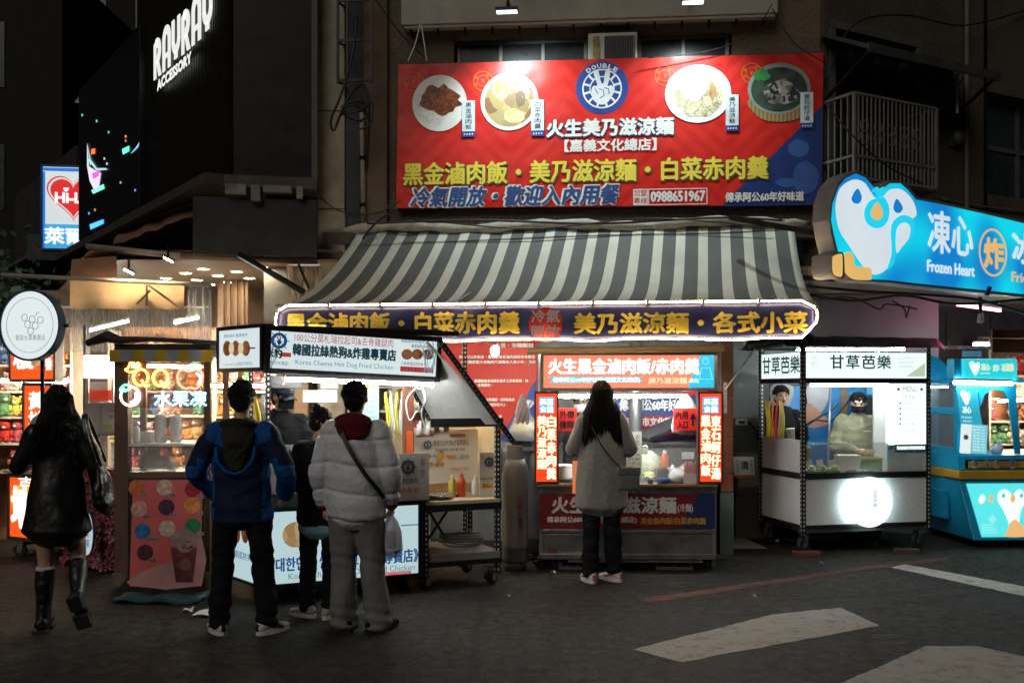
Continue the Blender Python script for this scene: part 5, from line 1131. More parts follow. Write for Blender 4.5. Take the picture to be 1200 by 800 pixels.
tubelamp('second fluorescent tube deeper in the snack stall', KF.at(.1, .65, 1.96), KF.at(1.4, .65, 1.94), tube, .014)
tubelamp('short tube lamp warming the prep table under the lid', KF.at(ex0+.1, .5, 1.52), KF.at(kxe-.12, .5, 1.52), E('warm_tube_small', (1,.80,.55), 85), .008)
qb = thing('queue_display', 'black number display showing a red 7 under the stall sign', 'display', KF)
pbox(KF, qb, 'casing', (316,440,354,455), .15, .2, black, .004); T(KF, qb, '7', 331, 442, 336, 451, E('led_red', (1,.05,.02), 4, False), d=.145, bold=.003)
for i, (x0, y0, x1, y1, l_) in enumerate(((355,457,395,471,'white price sheet hung under the tubes behind the man in grey'),(376,446,396,455,'small white card with a round logo above the hung price sheet'))):
    o = thing('hung_sheet', l_, 'sheet', KF); pbox(KF, o, 'sheet', (x0,y0,x1,y1), .35-.05*i, .353-.05*i, mat('sheet_white', (.7,.68,.64), .6)); 
    T(KF, o, ('起司熱狗 雞排 薯條','加盟')[i], x0+4, y0+4, x1-4, y1-4, mat('print_faint', (.4,.4,.42), .6), d=.345-.05*i)
mp = thing('hanging_menu', 'tall pale blue menu board behind the head of the man in grey', 'menu board', KF)
pbox(KF, mp, 'board', (408,446,444,502), .4, .41, E('menu_pale', (.62,.82,.85), .5)); pbox(KF, mp, 'picture', (411,448,421,456), .39, .395, E('pic_blue', (.05,.35,.5), .6, False)); pbox(KF, mp, 'picture', (424,447,433,456), .39, .395, food('menupic', [(.1,.05,.02),(.6,.4,.1)], 20)); pbox(KF, mp, 'picture', (434,448,442,456), .39, .395, food('menupic2', [(.6,.6,.6),(.3,.3,.25)], 20))
for k in range(6): T(KF, mp, ('經典起司熱狗 60','馬鈴薯熱狗 70','拉絲熱狗 80','炸雞腿排 75','甜辣炸雞 90','薯條 40')[k], 430, 463+k*6, 442, 466+k*6, grn_, d=.39)
# towels / bags hung
def rag(name, label, cat, p, w, h, cols, seed=0, hook=True):
    o = thing(name, label, cat, p); rn = random.Random(seed); n = len(cols)
    for i, c_ in enumerate(cols):
        x0 = -w/2+w*i/n; b = MB(); dz = rn.uniform(0,.04); b.grid(lambda u, v: Vector((x0+(w/n)*u*(1-.45*v)+ .01*math.sin(v*5+i), -.02*i*.3+.02*math.sin(u*6+i)*(1-v), -h+dz+(h-dz)*v)), 6, 8)
        q = b.build('cloth', mat('rag_%d_%d_%d' % tuple(int(x*99) for x in c_), c_, .85, 0, .15, bump=.3, bs=30), o, smooth=True); q.modifiers.new('t', 'SOLIDIFY').thickness = .006
    return o
rag('hanging_cloth', 'yellow and white cloths hanging by the wooden post of the snack stall', 'cloth', KF.at(KF.pl(463,490,.3)[0], .3, 1.62), .16, .36, [(.7,.6,.06),(.7,.68,.62),(.65,.55,.1),(.75,.73,.7)], 2)
rag('hanging_cloth', 'yellow towel hanging behind the shoulder of the man in blue', 'cloth', KF.at(.03, .4, 1.6), .14, .3, [(.7,.55,.08),(.75,.72,.68)], 3)
cw = MB(); 
cm = thing('security_camera', 'round security camera hanging at the right end of the stall sign', 'camera', W(492, 452, 7.95))
MB().ell((0,0,0), (.035,.04,.035)).build('body', white, cm, smooth=True); MB().ell((0,-.025,0), (.02,.022,.02), 10, 6).build('lens', black, cm, smooth=True); MB().box(-.02,-.01,.03,.02,.05,.08).build('mount', white, cm)
cable('white cord looping from the camera down to a plug', [(495,455,7.95),(498,468,7.9),(494,485,7.95),(500,505,8.0)], .008, white, group='white cords on the snack stall')
cable('white cord hanging in a loop beside the wooden post', [(486,455,7.95),(476,470,7.9),(480,492,7.9),(488,482,7.9)], .006, white, group='white cords on the snack stall')
cs = thing('clip_lamp', 'pair of white clip lamps pointing down beside the lid', 'lamp', W(496, 508, 8.0))
for s_ in (-.03, .04): MB().loft([(s_,0,.0,.03,.03),(s_,0,.05,.02,.02),(s_+.01,0,.1,.008,.008)], 10).build('shade', white, cs, smooth=True)

# ------------------------------------------------------------------ GAS CYLINDERS AND CLUTTER between the stalls
def gas(px, py, h, r, m, label):
    g = G(px, py); o = thing('gas_cylinder', label, 'gas cylinder', (g.x, g.y, 0), 'gas cylinders between the stalls')
    b = MB(); b.lathe(0, 0, [(r*.8,.0),(r*.82,.06),(r*.82,.065)], 24); b.build('foot_ring', m, o, smooth=True)
    b = MB(); b.lathe(0, 0, [(r*.6,.05),(r*.9,.07),(r,.11),(r,.2),(r*1.02,.205),(r*1.02,.225),(r,.23),(r,h*.75),(r*.93,h*.83),(r*.7,h*.88),(r*.3,h*.9)], 28); b.build('tank', m, o, smooth=True)
    b = MB(); b.ring(0, 0, r*.62, r*.66, 0, .16, seg=24, a0=.5, a1=5.8); b.v = [(x, z, y+h*.85) for x, y, z in b.v]; b.build('collar', m, o)
    b = MB(); b.lathe(0, 0, [(.02,h*.9),(.02,h*.95),(.035,h*.96),(.035,h*.99)], 12); b.build('valve', mat('brass', (.4,.3,.12), .4, .8), o); return o
gm = mat('gas_grey', (.22,.22,.23), .45, .3, .12, dirt=.45, bump=.1)
g1 = gas(604, 667, 1.14, .118, gm, 'tall dull grey gas cylinder standing right beside the prep table')
gas(629, 655, 1.16, .115, mat('gas_dark', (.07,.075,.08), .5, .2, dirt=.4), 'darker gas cylinder standing behind the grey one')
gw = G(604, 667); GF2 = Fr(gw.x, gw.y, 0, 0)
b = MB()
for i, ch in enumerate('瓦斯行專用'):
    def fn(p): an = p[0]/.118; return (.120*math.sin(an), -.120*math.cos(an), p[2])
    textmb(b, ch, .02, .62-i*.06, .07, .67-i*.06, 0, .001, fn=fn)
b.build('lettering', mat('gas_txt', (.2,.05,.04), .6), g1)
ct = thing('side_trolley', 'low steel trolley between the gas cylinders and the noodle cart', 'trolley', Fr.px(598, 9.4, 0)); CT = Fr.px(598, 9.4, 0)
pbox(CT, ct, 'top', (592,524,632,528), 0, .5, steel); 
for x in (593, 629): pbox(CT, ct, 'leg', (x,528,x+2,660), 0, .03, blackm)
st = thing('steel_tray', 'stack of steel trays on the side trolley', 'tray', CT.at(.13,.2,CT.pl(600,524)[1]+.002))
for k in range(4): MB().lathe(0, 0, [(.15,.015*k),(.18,.015*k+.012),(.185,.015*k+.014)], 20).build('tray', chrome, st)
bk = thing('food_bag', 'clear bag of yellow noodles sitting on the steel trays', 'bag', CT.at(.14,.2,CT.pl(600,524)[1]+.064))
b = MB(); b.loft([(0,0,.02,.15,.1),(0,0,.1,.17,.12),(0,0,.2,.1,.08),(0,0,.28,.03,.03),(.02,0,.36,.08,.05)], 16); b.v = [tuple(Vector(v)*(1+.12*noise.noise(Vector(v)*12))) for v in b.v]; b.build('film', mat('bag_film', (.8,.8,.78), .2, alpha=.35, bump=.8, bs=20), bk, smooth=True)
b = MB(); b.ell((0,0,.1), (.13,.09,.08), 14, 8); b.build('noodles', food('yellow_noodle', [(.55,.42,.15),(.7,.6,.3),(.4,.3,.1)], 60), bk, smooth=True)
hb = thing('hanging_bags', 'knot of white plastic bags hanging beside the left red sign', 'bag', W(612, 462, 9.0))
for i in range(4):
    b = MB(); b.loft([(0,0,0,.01,.01),(.02*i-.03,0,-.08,.015,.012),(.03*i-.04,0,-.18,.03,.02),(.03*i-.04,0,-.25,.022,.015)], 10); b.v = [tuple(Vector(v)*(1+.25*noise.noise(Vector(v)*16+Vector((i,0,0))))) for v in b.v]; b.build('bag', mat('bag_white', (.6,.62,.65), .4, alpha=.75), hb, smooth=True)
cable('pink cord loop hanging beside the left red sign', [(619,420,8.95),(621,450,8.9),(612,480,8.9),(606,497,8.9),(614,488,8.9),(622,470,8.9)], .006, mat('pinkcord', (.5,.2,.18), .5), group='white cords on the snack stall')
rc = thing('rice_cooker', 'dark round rice cooker behind the gas cylinders', 'cooker', CT.at(-.12, .1, .86)); MB().lathe(0, 0, [(.14,0),(.16,.02),(.16,.2),(.13,.27),(.03,.29)], 20).build('body', mat('cooker_dark', (.1,.1,.1), .4), rc, smooth=True); MB().box(-.03,-.17,.04,.03,-.155,.1).build('switch', mat('green_label', (.1,.25,.15), .5), rc)
# ------------------------------------------------------------------ NOODLE CART
MF = Fr.px(632, 8.85, -1)
nc = thing('noodle_cart', 'steel noodle cart with a pink orange lightbox and two glowing red side signs', 'food cart', MF)
def mr(par, name, x0, y0, x1, y1, d0, d1, m, bevel=0): return pbox(MF, par, name, (x0,y0,x1,y1), d0, d1, m, bevel)
mx1 = MF.pl(840, 560)[0]
redb = E('red_backlit', (.95,.06,.012), 1.0, vs=2); pinkb = E('pink_backlit', (.98,.27,.16), .88, vs=.7)
a, t_, c, e = MF.rect(637, 416, 837, 454, 0)
lb(nc, 'top_lightbox', a, 0, e, c, t_, pinkb, .03, .2, alu)
lw = E('letter_white', (.95,.97,.97), 1.15, False)
sh_ = E('letter_shadow', (.45,.2,.2), .5, False)
T(MF, nc, '火生黑金滷肉飯/赤肉羹', 643.6, 420.6, 819.6, 438.6, sh_, d=.008, bold=.006)
T(MF, nc, '火生黑金滷肉飯/赤肉羹', 643, 420, 819, 438, lw, d=.003, bold=.007)
ppoly(MF, nc, 'cyan_corner', [(821,416),(837,416),(837,454),(806,454)], E('cyan_backlit', (.04,.55,.85), .85, False), .008, .002)
ppoly(MF, nc, 'cyan_ribbon', [(642,441),(648,444.5),(644,449),(752,447),(752,441.5)], E('cyan_backlit', (.04,.55,.85), .85, False), .009, .002)
T(MF, nc, '傳承阿公60年好味道(嘉義文化總店)', 648, 442, 750, 448.5, lw, d=.005, bold=.002); T(MF, nc, '美乃滋涼麵', 760, 442, 805, 449.5, E('letter_amber', (.9,.75,.5), .9, False), d=.005, bold=.002); T(MF, nc, '(嘉義)', 807, 443, 819, 449, lw, d=.004)
b = MB(); q = MF.pl(827, 423); b.ring(q[0], q[1], .025, .031, .003, .006, seg=16)
for pp in ([(822,431),(832,431)], [(822,431),(820,444)], [(832,431),(835,444)], [(820,444),(836,444)], [(815,441),(822,437)]): b.bar((MF.pl(*pp[0])[0],.005,MF.pl(*pp[0])[1]), (MF.pl(*pp[1])[0],.005,MF.pl(*pp[1])[1]), .006, .003, up=(0,1,0))
b.build('figure_line_print', E('line_cyan', (.2,.8,.95), 1, False), nc)
for s_, x0, x1, l_, r_ in ((-1, 628.5, 652.5, '美乃滋涼麵', '白菜赤肉羹'), (1, 820.5, 845.5, '黑金滷肉飯', '東石蚵仔湯')):
    a, t_, c, e = MF.rect(x0, 461, x1, 564, -.05); lb(nc, 'side_lightbox', a, -.05, e, c, t_, redb, .018, .12, mat('sign_frame_dark', (.06,.03,.03), .4))
    xm = (x0+x1)/2; yw = E('letter_cream', (1,.88,.55), 1.4, False)
    TV(MF, nc, l_, x0+1, 486, xm-.2, 558 if s_ > 0 else 550, yw, d=-.045, bold=.005); TV(MF, nc, r_, xm+.4, 486, x1-1, 562, yw, d=-.045, bold=.005)
    R(MF, nc, x0+3, 465, x1-3, 484, E('cyan_block', (.03,.4,.75), .9, False), -.042, 'cyan_block'); TV(MF, nc, '美食', x0+4, 466, xm, 483.5, lw, d=-.048, bold=.002); TV(MF, nc, '嘉義', xm, 466, x1-4, 483.5, lw, d=-.048, bold=.002)
# frame
for x in (.0, mx1-.035):
    for y in (.02, .7): MB().box(x, y, .14, x+.035, y+.035, MF.pl(640, 408, 0)[1]).build('post', alu, nc, bevel=.003)
mr(nc, 'roof', 628, 407, 845, 410.5, -.05, .8, alu)
MB().tube([MF.I @ W(618,411,8.7), MF.I @ W(848,408,8.7)], .03, 8).build('awning_roller', mat('roller_tan', (.25,.18,.08), .5), nc, smooth=True)
tubelamp('bright fluorescent tube under the pink orange lightbox of the noodle cart', MF.at(MF.pl(655,464,-.02)[0], -.02, MF.pl(700,464,-.02)[1]), MF.at(MF.pl(800,464,-.02)[0], -.02, MF.pl(700,464,-.02)[1]), E('tube_strong', (.96,1,.97), 130), .016)
# counter
zc = MF.pl(735, 567, 0)[1]
MB().box(-.02, -.05, zc-.018, mx1, .0, zc+.004).build('counter_edge', wood, nc); MB().box(-.02, .0, zc-.02, mx1, .74, zc).build('counter', steel, nc)
MB().box(0, .03, zc-.16, mx1, .72, zc-.03).build('apron', steel, nc)
ban = MF.rect(632, 578, 838, 619, .02)
MB().box(ban[0], .018, ban[3], ban[2], .028, ban[1]).build('lower_banner', mat('banner_dark_red', (.2,.012,.02), .5, 0, .1), nc)
ppoly(MF, nc, 'blue_corner', [(838,578),(838,619),(797,619),(818,578)], mat('banner_navy', (.015,.03,.12), .5), .014, .002)
T(MF, nc, '火生美乃滋涼麵', 647, 582, 792, 601, twhite, d=.012, bold=.007); T(MF, nc, '(冷麵)', 794, 590, 812, 601, twhite, d=.010, bold=.001); T(MF, nc, '傳承阿公60年好味道(台北總店)', 641, 605, 746, 613, twhite, d=.012, bold=.003); T(MF, nc, '黑金魯肉飯/白菜赤肉羹', 751, 606, 827, 614, mat('amber_print', (.55,.3,.05), .5), d=.009, bold=.003)
z1_, z0_ = MF.pl(735, 620, .03)[1], MF.pl(735, 656, .03)[1]
b = MB(); b.box(.03, .04, z0_+.06, mx1-.03, .7, z1_-.04); b.build('steel_body', steel, nc, bevel=.01)
MB().box(.0, .02, z1_-.035, mx1, .72, z1_).build('upper_rail', steel, nc, bevel=.004); MB().box(.0, .01, z0_+.01, mx1, .72, z0_+.06).build('lower_rail', steel, nc, bevel=.004); MB().box(.26, .03, z0_-.02, mx1-.12, .06, z0_+.0).build('drip_tray', steel, nc)
for k in range(9): x = .3+k*.11; MB().box(x, .025, zc-.13, x+.02, .032, zc-.06).build('hanger', chrome, nc)
R(MF, nc, 641, 641, 653, 647, mat('plate_red', (.2,.05,.04), .5), .03, 'maker_plate'); 
for x in (.03, .12, mx1-.13, mx1-.02): caster(nc, x, .15, .055, z0_+.01, .8)
def cinder(px, label):
    p = MF.at(MF.pl(px, 662, .08)[0], .1, 0); o = thing('cinder_block', label, 'cinder block', Fr(p.x, p.y, 0, math.radians(-1)), 'cinder blocks under the noodle cart'); b = MB(); h_ = .17
    b.box(0,0,0,.34,.2,.03); b.box(0,0,h_-.03,.34,.2,h_)
    for x in (0, .155, .31): b.box(x,.001,.03,x+.03,.199,h_-.03)
    b.build('block', mat('cinder', (.17,.16,.15), .95, 0, .3, vs=60, bump=.8, bs=90), o, bevel=.004)
cinder(655, 'grey cinder block under the left end of the noodle cart'); cinder(769, 'grey cinder block under the right end of the noodle cart')
# glass and things on it
MB().box(MF.pl(735,500,.1)[0], .1, zc+.005, mx1-.04, .105, MF.pl(770,524,.1)[1]).build('sneeze_guard', glass, nc)
MB().box(MF.pl(735,500,.1)[0], .097, MF.pl(770,524,.1)[1], mx1-.04, .108, MF.pl(770,524,.1)[1]+.006).build('guard_edge', chrome, nc)
def hangsign(px0, py0, px1, py1, d, label, l1, l2, arrow=False):
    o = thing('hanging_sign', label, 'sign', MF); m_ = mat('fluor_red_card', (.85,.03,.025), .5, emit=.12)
    mr(o, 'card', px0, py0, px1, py1, d, d+.006, m_); w = (px1-px0)
    if arrow:
        T(MF, o, l1, px0+3, py0+3, px0+w*.6, py0+13, tblack, d=d-.004, bold=.003); T(MF, o, l2, px0+5, py0+15, px0+w*.6, py0+24, tblack, d=d-.004, bold=.003)
        ppoly(MF, o, 'arrow', [(px0+w*.83,py0+5),(px0+w*.97,py0+13),(px0+w*.87,py0+13),(px0+w*.87,py0+21),(px0+w*.78,py0+21),(px0+w*.78,py0+13),(px0+w*.68,py0+13)], tblack, d-.004, .002)
    else:
        T(MF, o, l1, px0+3, py0+3, px1-3, py0+12, tblack, d=d-.004, bold=.003); T(MF, o, l2, px0+3, py0+15, px1-3, py0+24, tblack, d=d-.004, bold=.003)
hangsign(653, 478, 676, 505, -.0, 'red card with black writing hanging by the left glowing sign', '外帶', '排隊')
hangsign(789, 478, 817, 504, .03, 'red card with a black up arrow hanging by the right glowing sign', '內用', '入口', True)
o = thing('plastic_bag', 'white plastic bag hanging behind the red arrow card', 'bag', MF.at(MF.pl(804,480,.1)[0], .1, MF.pl(804,462,.1)[1]))
b = MB(); b.loft([(0,0,0,.02,.01),(0,0,-.05,.06,.02),(0,0,-.12,.10,.03),(-.01,0,-.3,.125,.03),(-.01,0,-.35,.12,.02)], 16); b.v = [tuple(Vector(v)*(1+.12*noise.noise(Vector(v)*14))) for v in b.v]; b.build('bag', mat('bag_white_solid', (.65,.67,.66), .5), o, smooth=True)
mc = thing('menu_card', 'standing white menu card with black writing on the noodle cart counter', 'menu card', MF)
mr(mc, 'card', 734, 506, 752, 563, .03, .036, mat('card_white', (.62,.62,.58), .6))
TV(MF, mc, '火生', 744.5, 508, 750, 521, tblack, d=.026); 
for k, s_ in enumerate(('滷肉飯 35','赤肉羹 50','涼麵 60','蚵仔湯 70','虱目魚','白菜','小菜 30','紅茶 25','豆乾','海帶')): T(MF, mc, s_, 736, 511+k*5, 742.5 if k < 4 else 750, 514+k*5, tblack, d=.026)
ob = thing('order_sheet', 'orange lit order sheet at the left of the woman in the grey coat', 'sign', MF); mr(ob, 'sheet', 671, 540, 684, 578, -.08, -.07, E('orange_sheet', (.9,.25,.08), .6)); TV(MF, ob, '點餐', 673, 545, 680, 568, twhite, d=-.085)
def mp_(px, d): return MF.at(MF.pl(px, 560, d)[0], d, zc+.002)
o = thing('bowl_stack', 'stack of white bowls at the left end of the noodle cart counter', 'bowl', mp_(661,.2)); b = MB()
b.lathe(0,0,[(.05,0)]+[((.078 if k%2 else .074), .03+k*.009) for k in range(14)]+[(.07,.16),(.03,.1)], 22); b.build('bowls', white, o, smooth=True)
bottle('red and yellow drink bottle hanging over the noodle cart counter', mp_(779,.22)+Vector((0,0,.12)), .17, .035, mat('drink_red', (.7,.1,.02), .35), white)
MB().box(-.08,-.08,0,.1,.08,.118).build('box', mat('black_box', (.03,.03,.03), .4), thing('black_box', 'small black box under the drink bottle', 'box', mp_(779,.22)), bevel=.004)
o = thing('tissue_bag', 'knotted white plastic bag on the noodle cart counter by the pink chopsticks', 'bag', mp_(794,.12)); b = MB()
b.ell((0,0,.06), (.085,.06,.07), 16, 10); b.ell((-.05,0,.12), (.03,.03,.045), 10, 8); b.ell((.05,0,.12), (.035,.03,.05), 10, 8); b.v = [tuple(Vector(v)*(1+.2*noise.noise(Vector(v)*22))) for v in b.v]; b.build('bag', mat('bag_white_solid', (.65,.67,.66), .5), o, smooth=True)
o = thing('chopstick_bundle', 'upright bundle of pink wrapped chopsticks at the right end of the counter', 'chopsticks', mp_(811,.08)); b = MB(); rn = random.Random(8)
for i in range(60): x, y = rn.uniform(-.065,.065), rn.uniform(-.03,.03); b.bar((x,y,.0), (x+rn.uniform(-.015,.015), y, .17+rn.uniform(-.02,.03)), .007, .007)
b.build('chopsticks', mat('chopstick_pink', (.55,.3,.25), .7), o); MB().box(-.085,-.05,0,.085,-.04,.09).build('holder', mat('holder_clear', (.7,.7,.7), .2, alpha=.4), o)
o = thing('blue_bowl', 'dark blue patterned bowl on the counter right of the menu card', 'bowl', mp_(778,.02)); MB().lathe(0,0,[(.03,0),(.05,.01),(.062,.05),(.056,.05),(.03,.02)], 20).build('bowl', mat('bowl_blue', (.02,.06,.2), .3), o, smooth=True)
o = thing('small_jar', 'small dark glass jar on the counter right of the menu card', 'jar', mp_(762,.03)); MB().lathe(0,0,[(.02,0),(.025,.01),(.025,.04),(.015,.05)], 14).build('jar', mat('jar_dark', (.1,.09,.08), .2), o, smooth=True)
for i, px in enumerate((745, 757, 768)):
    o = thing('steel_tray', ['steel tray of chopped greens on the noodle cart','steel tray of shredded egg in the middle of the counter','steel tray of white cabbage at the back of the counter'][i], 'tray', mp_(px+4,.34)); MB().box(-.07,-.1,0,.07,.1,.045).build('tray', chrome, o, bevel=.01); b = MB(); b.ell((0,0,.045), (.06,.09,.04), 12, 6); b.build('food', food('tray_%d' % i, [[(.1,.25,.04),(.2,.35,.08)],[(.6,.45,.1),(.7,.6,.2)],[(.6,.6,.5),(.4,.45,.25)]][i], 60), o, smooth=True)
o = thing('clear_bag', 'clear bag of cabbage behind the glass of the noodle cart', 'bag', mp_(760,.55)); b = MB(); b.ell((0,0,.12), (.14,.1,.13), 16, 10); b.ell((-.04,0,.28), (.04,.04,.05), 10, 6); b.v = [tuple(Vector(v)*(1+.2*noise.noise(Vector(v)*13))) for v in b.v]; b.build('bag', food('cabbage_bag', [(.5,.52,.38),(.65,.65,.55),(.35,.4,.25)], 25), o, smooth=True)
# dark equipment behind the cart
ch_ = thing('chest_freezer', 'dark grey chest freezer with its lid tilted open behind the noodle cart', 'freezer', Fr(W(770,540,10.05).x, 10.05, 0, 0)); dg_ = mat('freezer_dark', (.05,.05,.055), .4, 0, .2)
MB().box(-.4,-.3,0,.55,.25,1.12).build('body', dg_, ch_, bevel=.02); b = MB(); b.bar((-.2,-.1,1.14), (.5,.1,1.42), .5, .04, up=(0,0,1)); b.build('lid', dg_, ch_, bevel=.008); MB().box(.2,-.306,.95,.32,-.3,1.02).build('label', hole, ch_); 
sc = thing('steel_column', 'pale round steel column inside the shop behind the noodle cart', 'column', (W(745,500,10.2).x, 10.2, 0)); MB().lathe(0,0,[(.07,0),(.07,2.9)], 18).build('shaft', alu, sc, smooth=True)
for i, (px, dz) in enumerate(((660, 1.75), (667, 1.62))):
    o = thing('white_basin', ['white enamel basin stacked high behind the left red card','second white basin just below the first behind the red card'][i], 'basin', W(px, 470, 9.9)*1.0); o.location.z = dz; MB().lathe(0,0,[(.08,0),(.14,.07),(.15,.075),(.13,.07),(.07,.01)], 18).build('basin', white, o, smooth=True)

# ------------------------------------------------------------------ PILLARS, ARCADE at the right of the noodle cart
BP = Fr.px(845, 9.75, -6); bp_ = thing('tiled_pillar', 'narrow pillar faced with reddish brown tiles beside the noodle cart', 'pillar', BP)
tm = mat('brown_tile', (.23,.075,.04), .35, 0, .25, vs=4, bump=.15); w_ = BP.pl(859, 500)[0]; zt_ = 2.86
MB().box(.01,.01,.0,w_-.01,.5,zt_).build('core', mat('grout', (.12,.1,.09), .9), bp_)
n_ = 12
tile_me = None
for i in range(n_):
    z = .62+(zt_-.62)*i/n_; b = MB(); b.box(0, 0, z+.005, w_, .04, z+(zt_-.62)/n_-.005); b.build('tile', tm, bp_, bevel=.003)
    b = MB(); b.box(w_-.002, .045, z+.005, w_+.01, .45, z+(zt_-.62)/n_-.005); b.build('tile', tm, bp_)
MB().box(-.01,-.01,0,w_+.004,.46,.61).build('plinth', mat('greenish_plinth', (.12,.17,.16), .5, dirt=.4), bp_)
pn = thing('narrow_paper_notice', 'narrow white paper strip with red writing taped to the tiled pillar', 'notice', BP); pbox(BP, pn, 'sheet', (848,448,852,484), -.012, -.009, mat('paper_white', (.6,.6,.58), .8)); TV(BP, pn, '營業中請進', 848.7, 450, 851.5, 478, tred, d=-.014)
DF = Fr.px(832, 10.3, 0); dr = thing('white_door', 'pale door edge lit between noodle cart and tiled pillar', 'door', DF); pbox(DF, dr, 'leaf', (820,560,846,625), 0, .05, mat('door_white', (.6,.62,.58), .5, emit=0), .005); pbox(DF, dr, 'hinge', (838,590,840,596), -.01, 0, chrome)
GW = Fr.px(858, 11.2, 0); gwm = mat('grey_blue_wall', (.2,.23,.235), .7, 0, .15, vs=3, dirt=.5, dcol=(.12,.13,.13))
gw_ = thing('arcade_wall', 'grey blue painted wall at the back of the arcade behind the white guava cart', 'wall', GW)
MB().box(-.1, 0, 0, GW.pl(1100, 500)[0], .2, 3.1).build('wall', gwm, gw_)
GWr = Fr(GW.at(GW.pl(1100,500)[0],0,0).x, 11.2, 0, 0)
struct('arcade_back_wall', MB().box(4.9, 13.6, 0, 14, 13.8, 3.1), mat('arcade_dark', (.06,.05,.055), .8, 0, .4, dirt=.5))
b = MB(); v = [W(930,345,9.9), W(1290,345,9.9)]; b.box(2.75, 9.9, 2.72, 12, 16, 2.8); struct('arcade_ceiling', b, mat('arcade_ceiling_paint', (.36,.28,.25), .8, 0, .2, dirt=.4, dcol=(.3,.16,.16)))
eb = thing('electric_box', 'small pale electric box with cables on the grey wall left of the guava cart', 'electric box', GW)
pbox(GW, eb, 'box', (862,490,876,498), -.08, 0, white, .006); pbox(GW, eb, 'label', (866,493,873,496), -.083, -.08, black)
MB().tube(spline([Vector((*GW.pl(876,494)[:1], -.03, GW.pl(876,494)[1])), Vector((GW.pl(884,502)[0], -.03, GW.pl(884,502)[1])), Vector((GW.pl(892,515)[0], -.03, GW.pl(892,515)[1]))], 5), .012, 5).build('conduit', black, eb)
s1 = thing('standing_notice', 'white notice with black characters and a red edge leaning low by the pillar', 'notice', Fr.px(874, 10.4, 8, pitch=-.15)); SN = Fr.px(874, 10.4, 8, pitch=-.15)
pbox(SN, s1, 'sheet', (860,535,884,559), 0, .02, mat('notice_grey', (.5,.5,.48), .6)); pbox(SN, s1, 'red_edge', (860,556,884,559), -.003, 0, tred); T(SN, s1, '清', 868, 540, 877, 550, tblack, d=-.005, bold=.003); TV(SN, s1, '請勿停車', 862, 538, 866, 554, txd, d=-.005); TV(SN, s1, '謝謝合作', 879, 538, 883, 554, txd, d=-.005)
bx = thing('cabinet', 'low dark cabinet behind the leaning notice', 'cabinet', Fr.px(862, 10.8, 0)); MB().box(0,0,0,.45,.4,.92).build('body', mat('cab_brown', (.08,.06,.05), .6), bx, bevel=.006); MB().box(.02,-.01,.5,.43,0,.88).build('door', mat('cab_brown2', (.1,.075,.06), .5), bx)
cg = G(874, 624); cr_ = thing('plastic_crate', 'cream folding crate with X shaped ribs standing by the tiled pillar', 'crate', Fr(cg.x-.13, cg.y, 0, .25)); cm_ = mat('crate_cream', (.55,.48,.36), .5)
b = MB(); w_, h_ = .3, .22
for y in (0, .25):
    for p, q in (((0,0),(w_,0)),((0,h_),(w_,h_)),((0,0),(0,h_)),((w_,0),(w_,h_)),((0,0),(w_,h_)),((0,h_),(w_,0)),((w_/2,0),(w_/2,h_))): b.bar((p[0],y,p[1]+.012), (q[0],y,q[1]+.012), .022, .03)
for x in (0, w_):
    for p, q in (((0,0),(.25,h_)),((0,h_),(.25,0)),((0,0),(.25,0)),((0,h_),(.25,h_))): b.bar((x,p[0],p[1]+.012), (x,q[0],q[1]+.012), .022, .03)
b.build('ribs', cm_, cr_); MB().box(.01,.01,h_-.01,w_-.01,.24,h_+.01).build('top', cm_, cr_)
o = thing('grey_sack', 'pale plastic sack slumped behind the cream crate', 'sack', G(884,612)+Vector((0,.2,0))); b = MB(); b.loft([(0,0,.02,.13,.1),(0,0,.15,.14,.1),(-.02,0,.3,.08,.06),(-.03,0,.38,.03,.03)], 12); b.v = [tuple(Vector(v)*(1+.2*noise.noise(Vector(v)*9))) for v in b.v]; b.build('sack', mat('sack_plastic', (.35,.3,.3), .4), o, smooth=True)
# blue poster boards behind the guava cart
PB = Fr.px(1000, 10.95, 0)
for i, (x0, x1, y0, y1, l_) in enumerate(((903,944,452,600,'blue poster board with a dark frame behind the man eating, left'),(946,986,452,560,'blue and pale poster board behind the guava cart, middle'),(994,1030,452,560,'blue poster board behind the man in the sage sweatshirt, right'))):
    o = thing('poster_board', l_, 'poster board', PB); pbox(PB, o, 'frame', (x0-1,y0-2,x1+1,y1+2), 0, .03, black); pbox(PB, o, 'sheet', (x0,y0,x1,y1), -.006, -.001, mat('poster_blue', (.02,.22,.55), .4, 0, .3, vs=3))
    if i < 2: ppoly(PB, o, 'grey_print', [(x0,y0),(x0+26,y0),(x0+24,y0+18),(x0+15,y0+32),(x0+3,y0+26)], mat('poster_grey', (.4,.42,.45), .4), -.009, .002, 3)
    if i == 1: ppoly(PB, o, 'peach_print', [(x0,y0+20),(x0+14,y0+30),(x0+26,y0+44),(x0,y0+48)], mat('poster_peach', (.5,.25,.18), .4), -.011, .002, 3)
cl_ = thing('inner_pillar', 'weathered brown pillar between the blue poster boards', 'pillar', PB); pbox(PB, cl_, 'shaft', (985,400,994,640), -.03, .2, mat('weathered', (.22,.18,.14), .8, 0, .4, vs=12, dirt=.5))
dk = thing('dark_shelf', 'dark framed shelf with a blue screen behind the bowed head of the man in sage', 'shelf', PB); pbox(PB, dk, 'frame', (1003,465,1040,560), -.2, -.1, mat('dark_shelf', (.02,.02,.025), .5)); pbox(PB, dk, 'screen', (1006,469,1014,482), -.21, -.2, E('screen_red', (.3,.05,.08), .4)); pbox(PB, dk, 'picture', (1016,452,1036,462), -.21, -.2, E('screen_blue', (.1,.4,.6), .6))
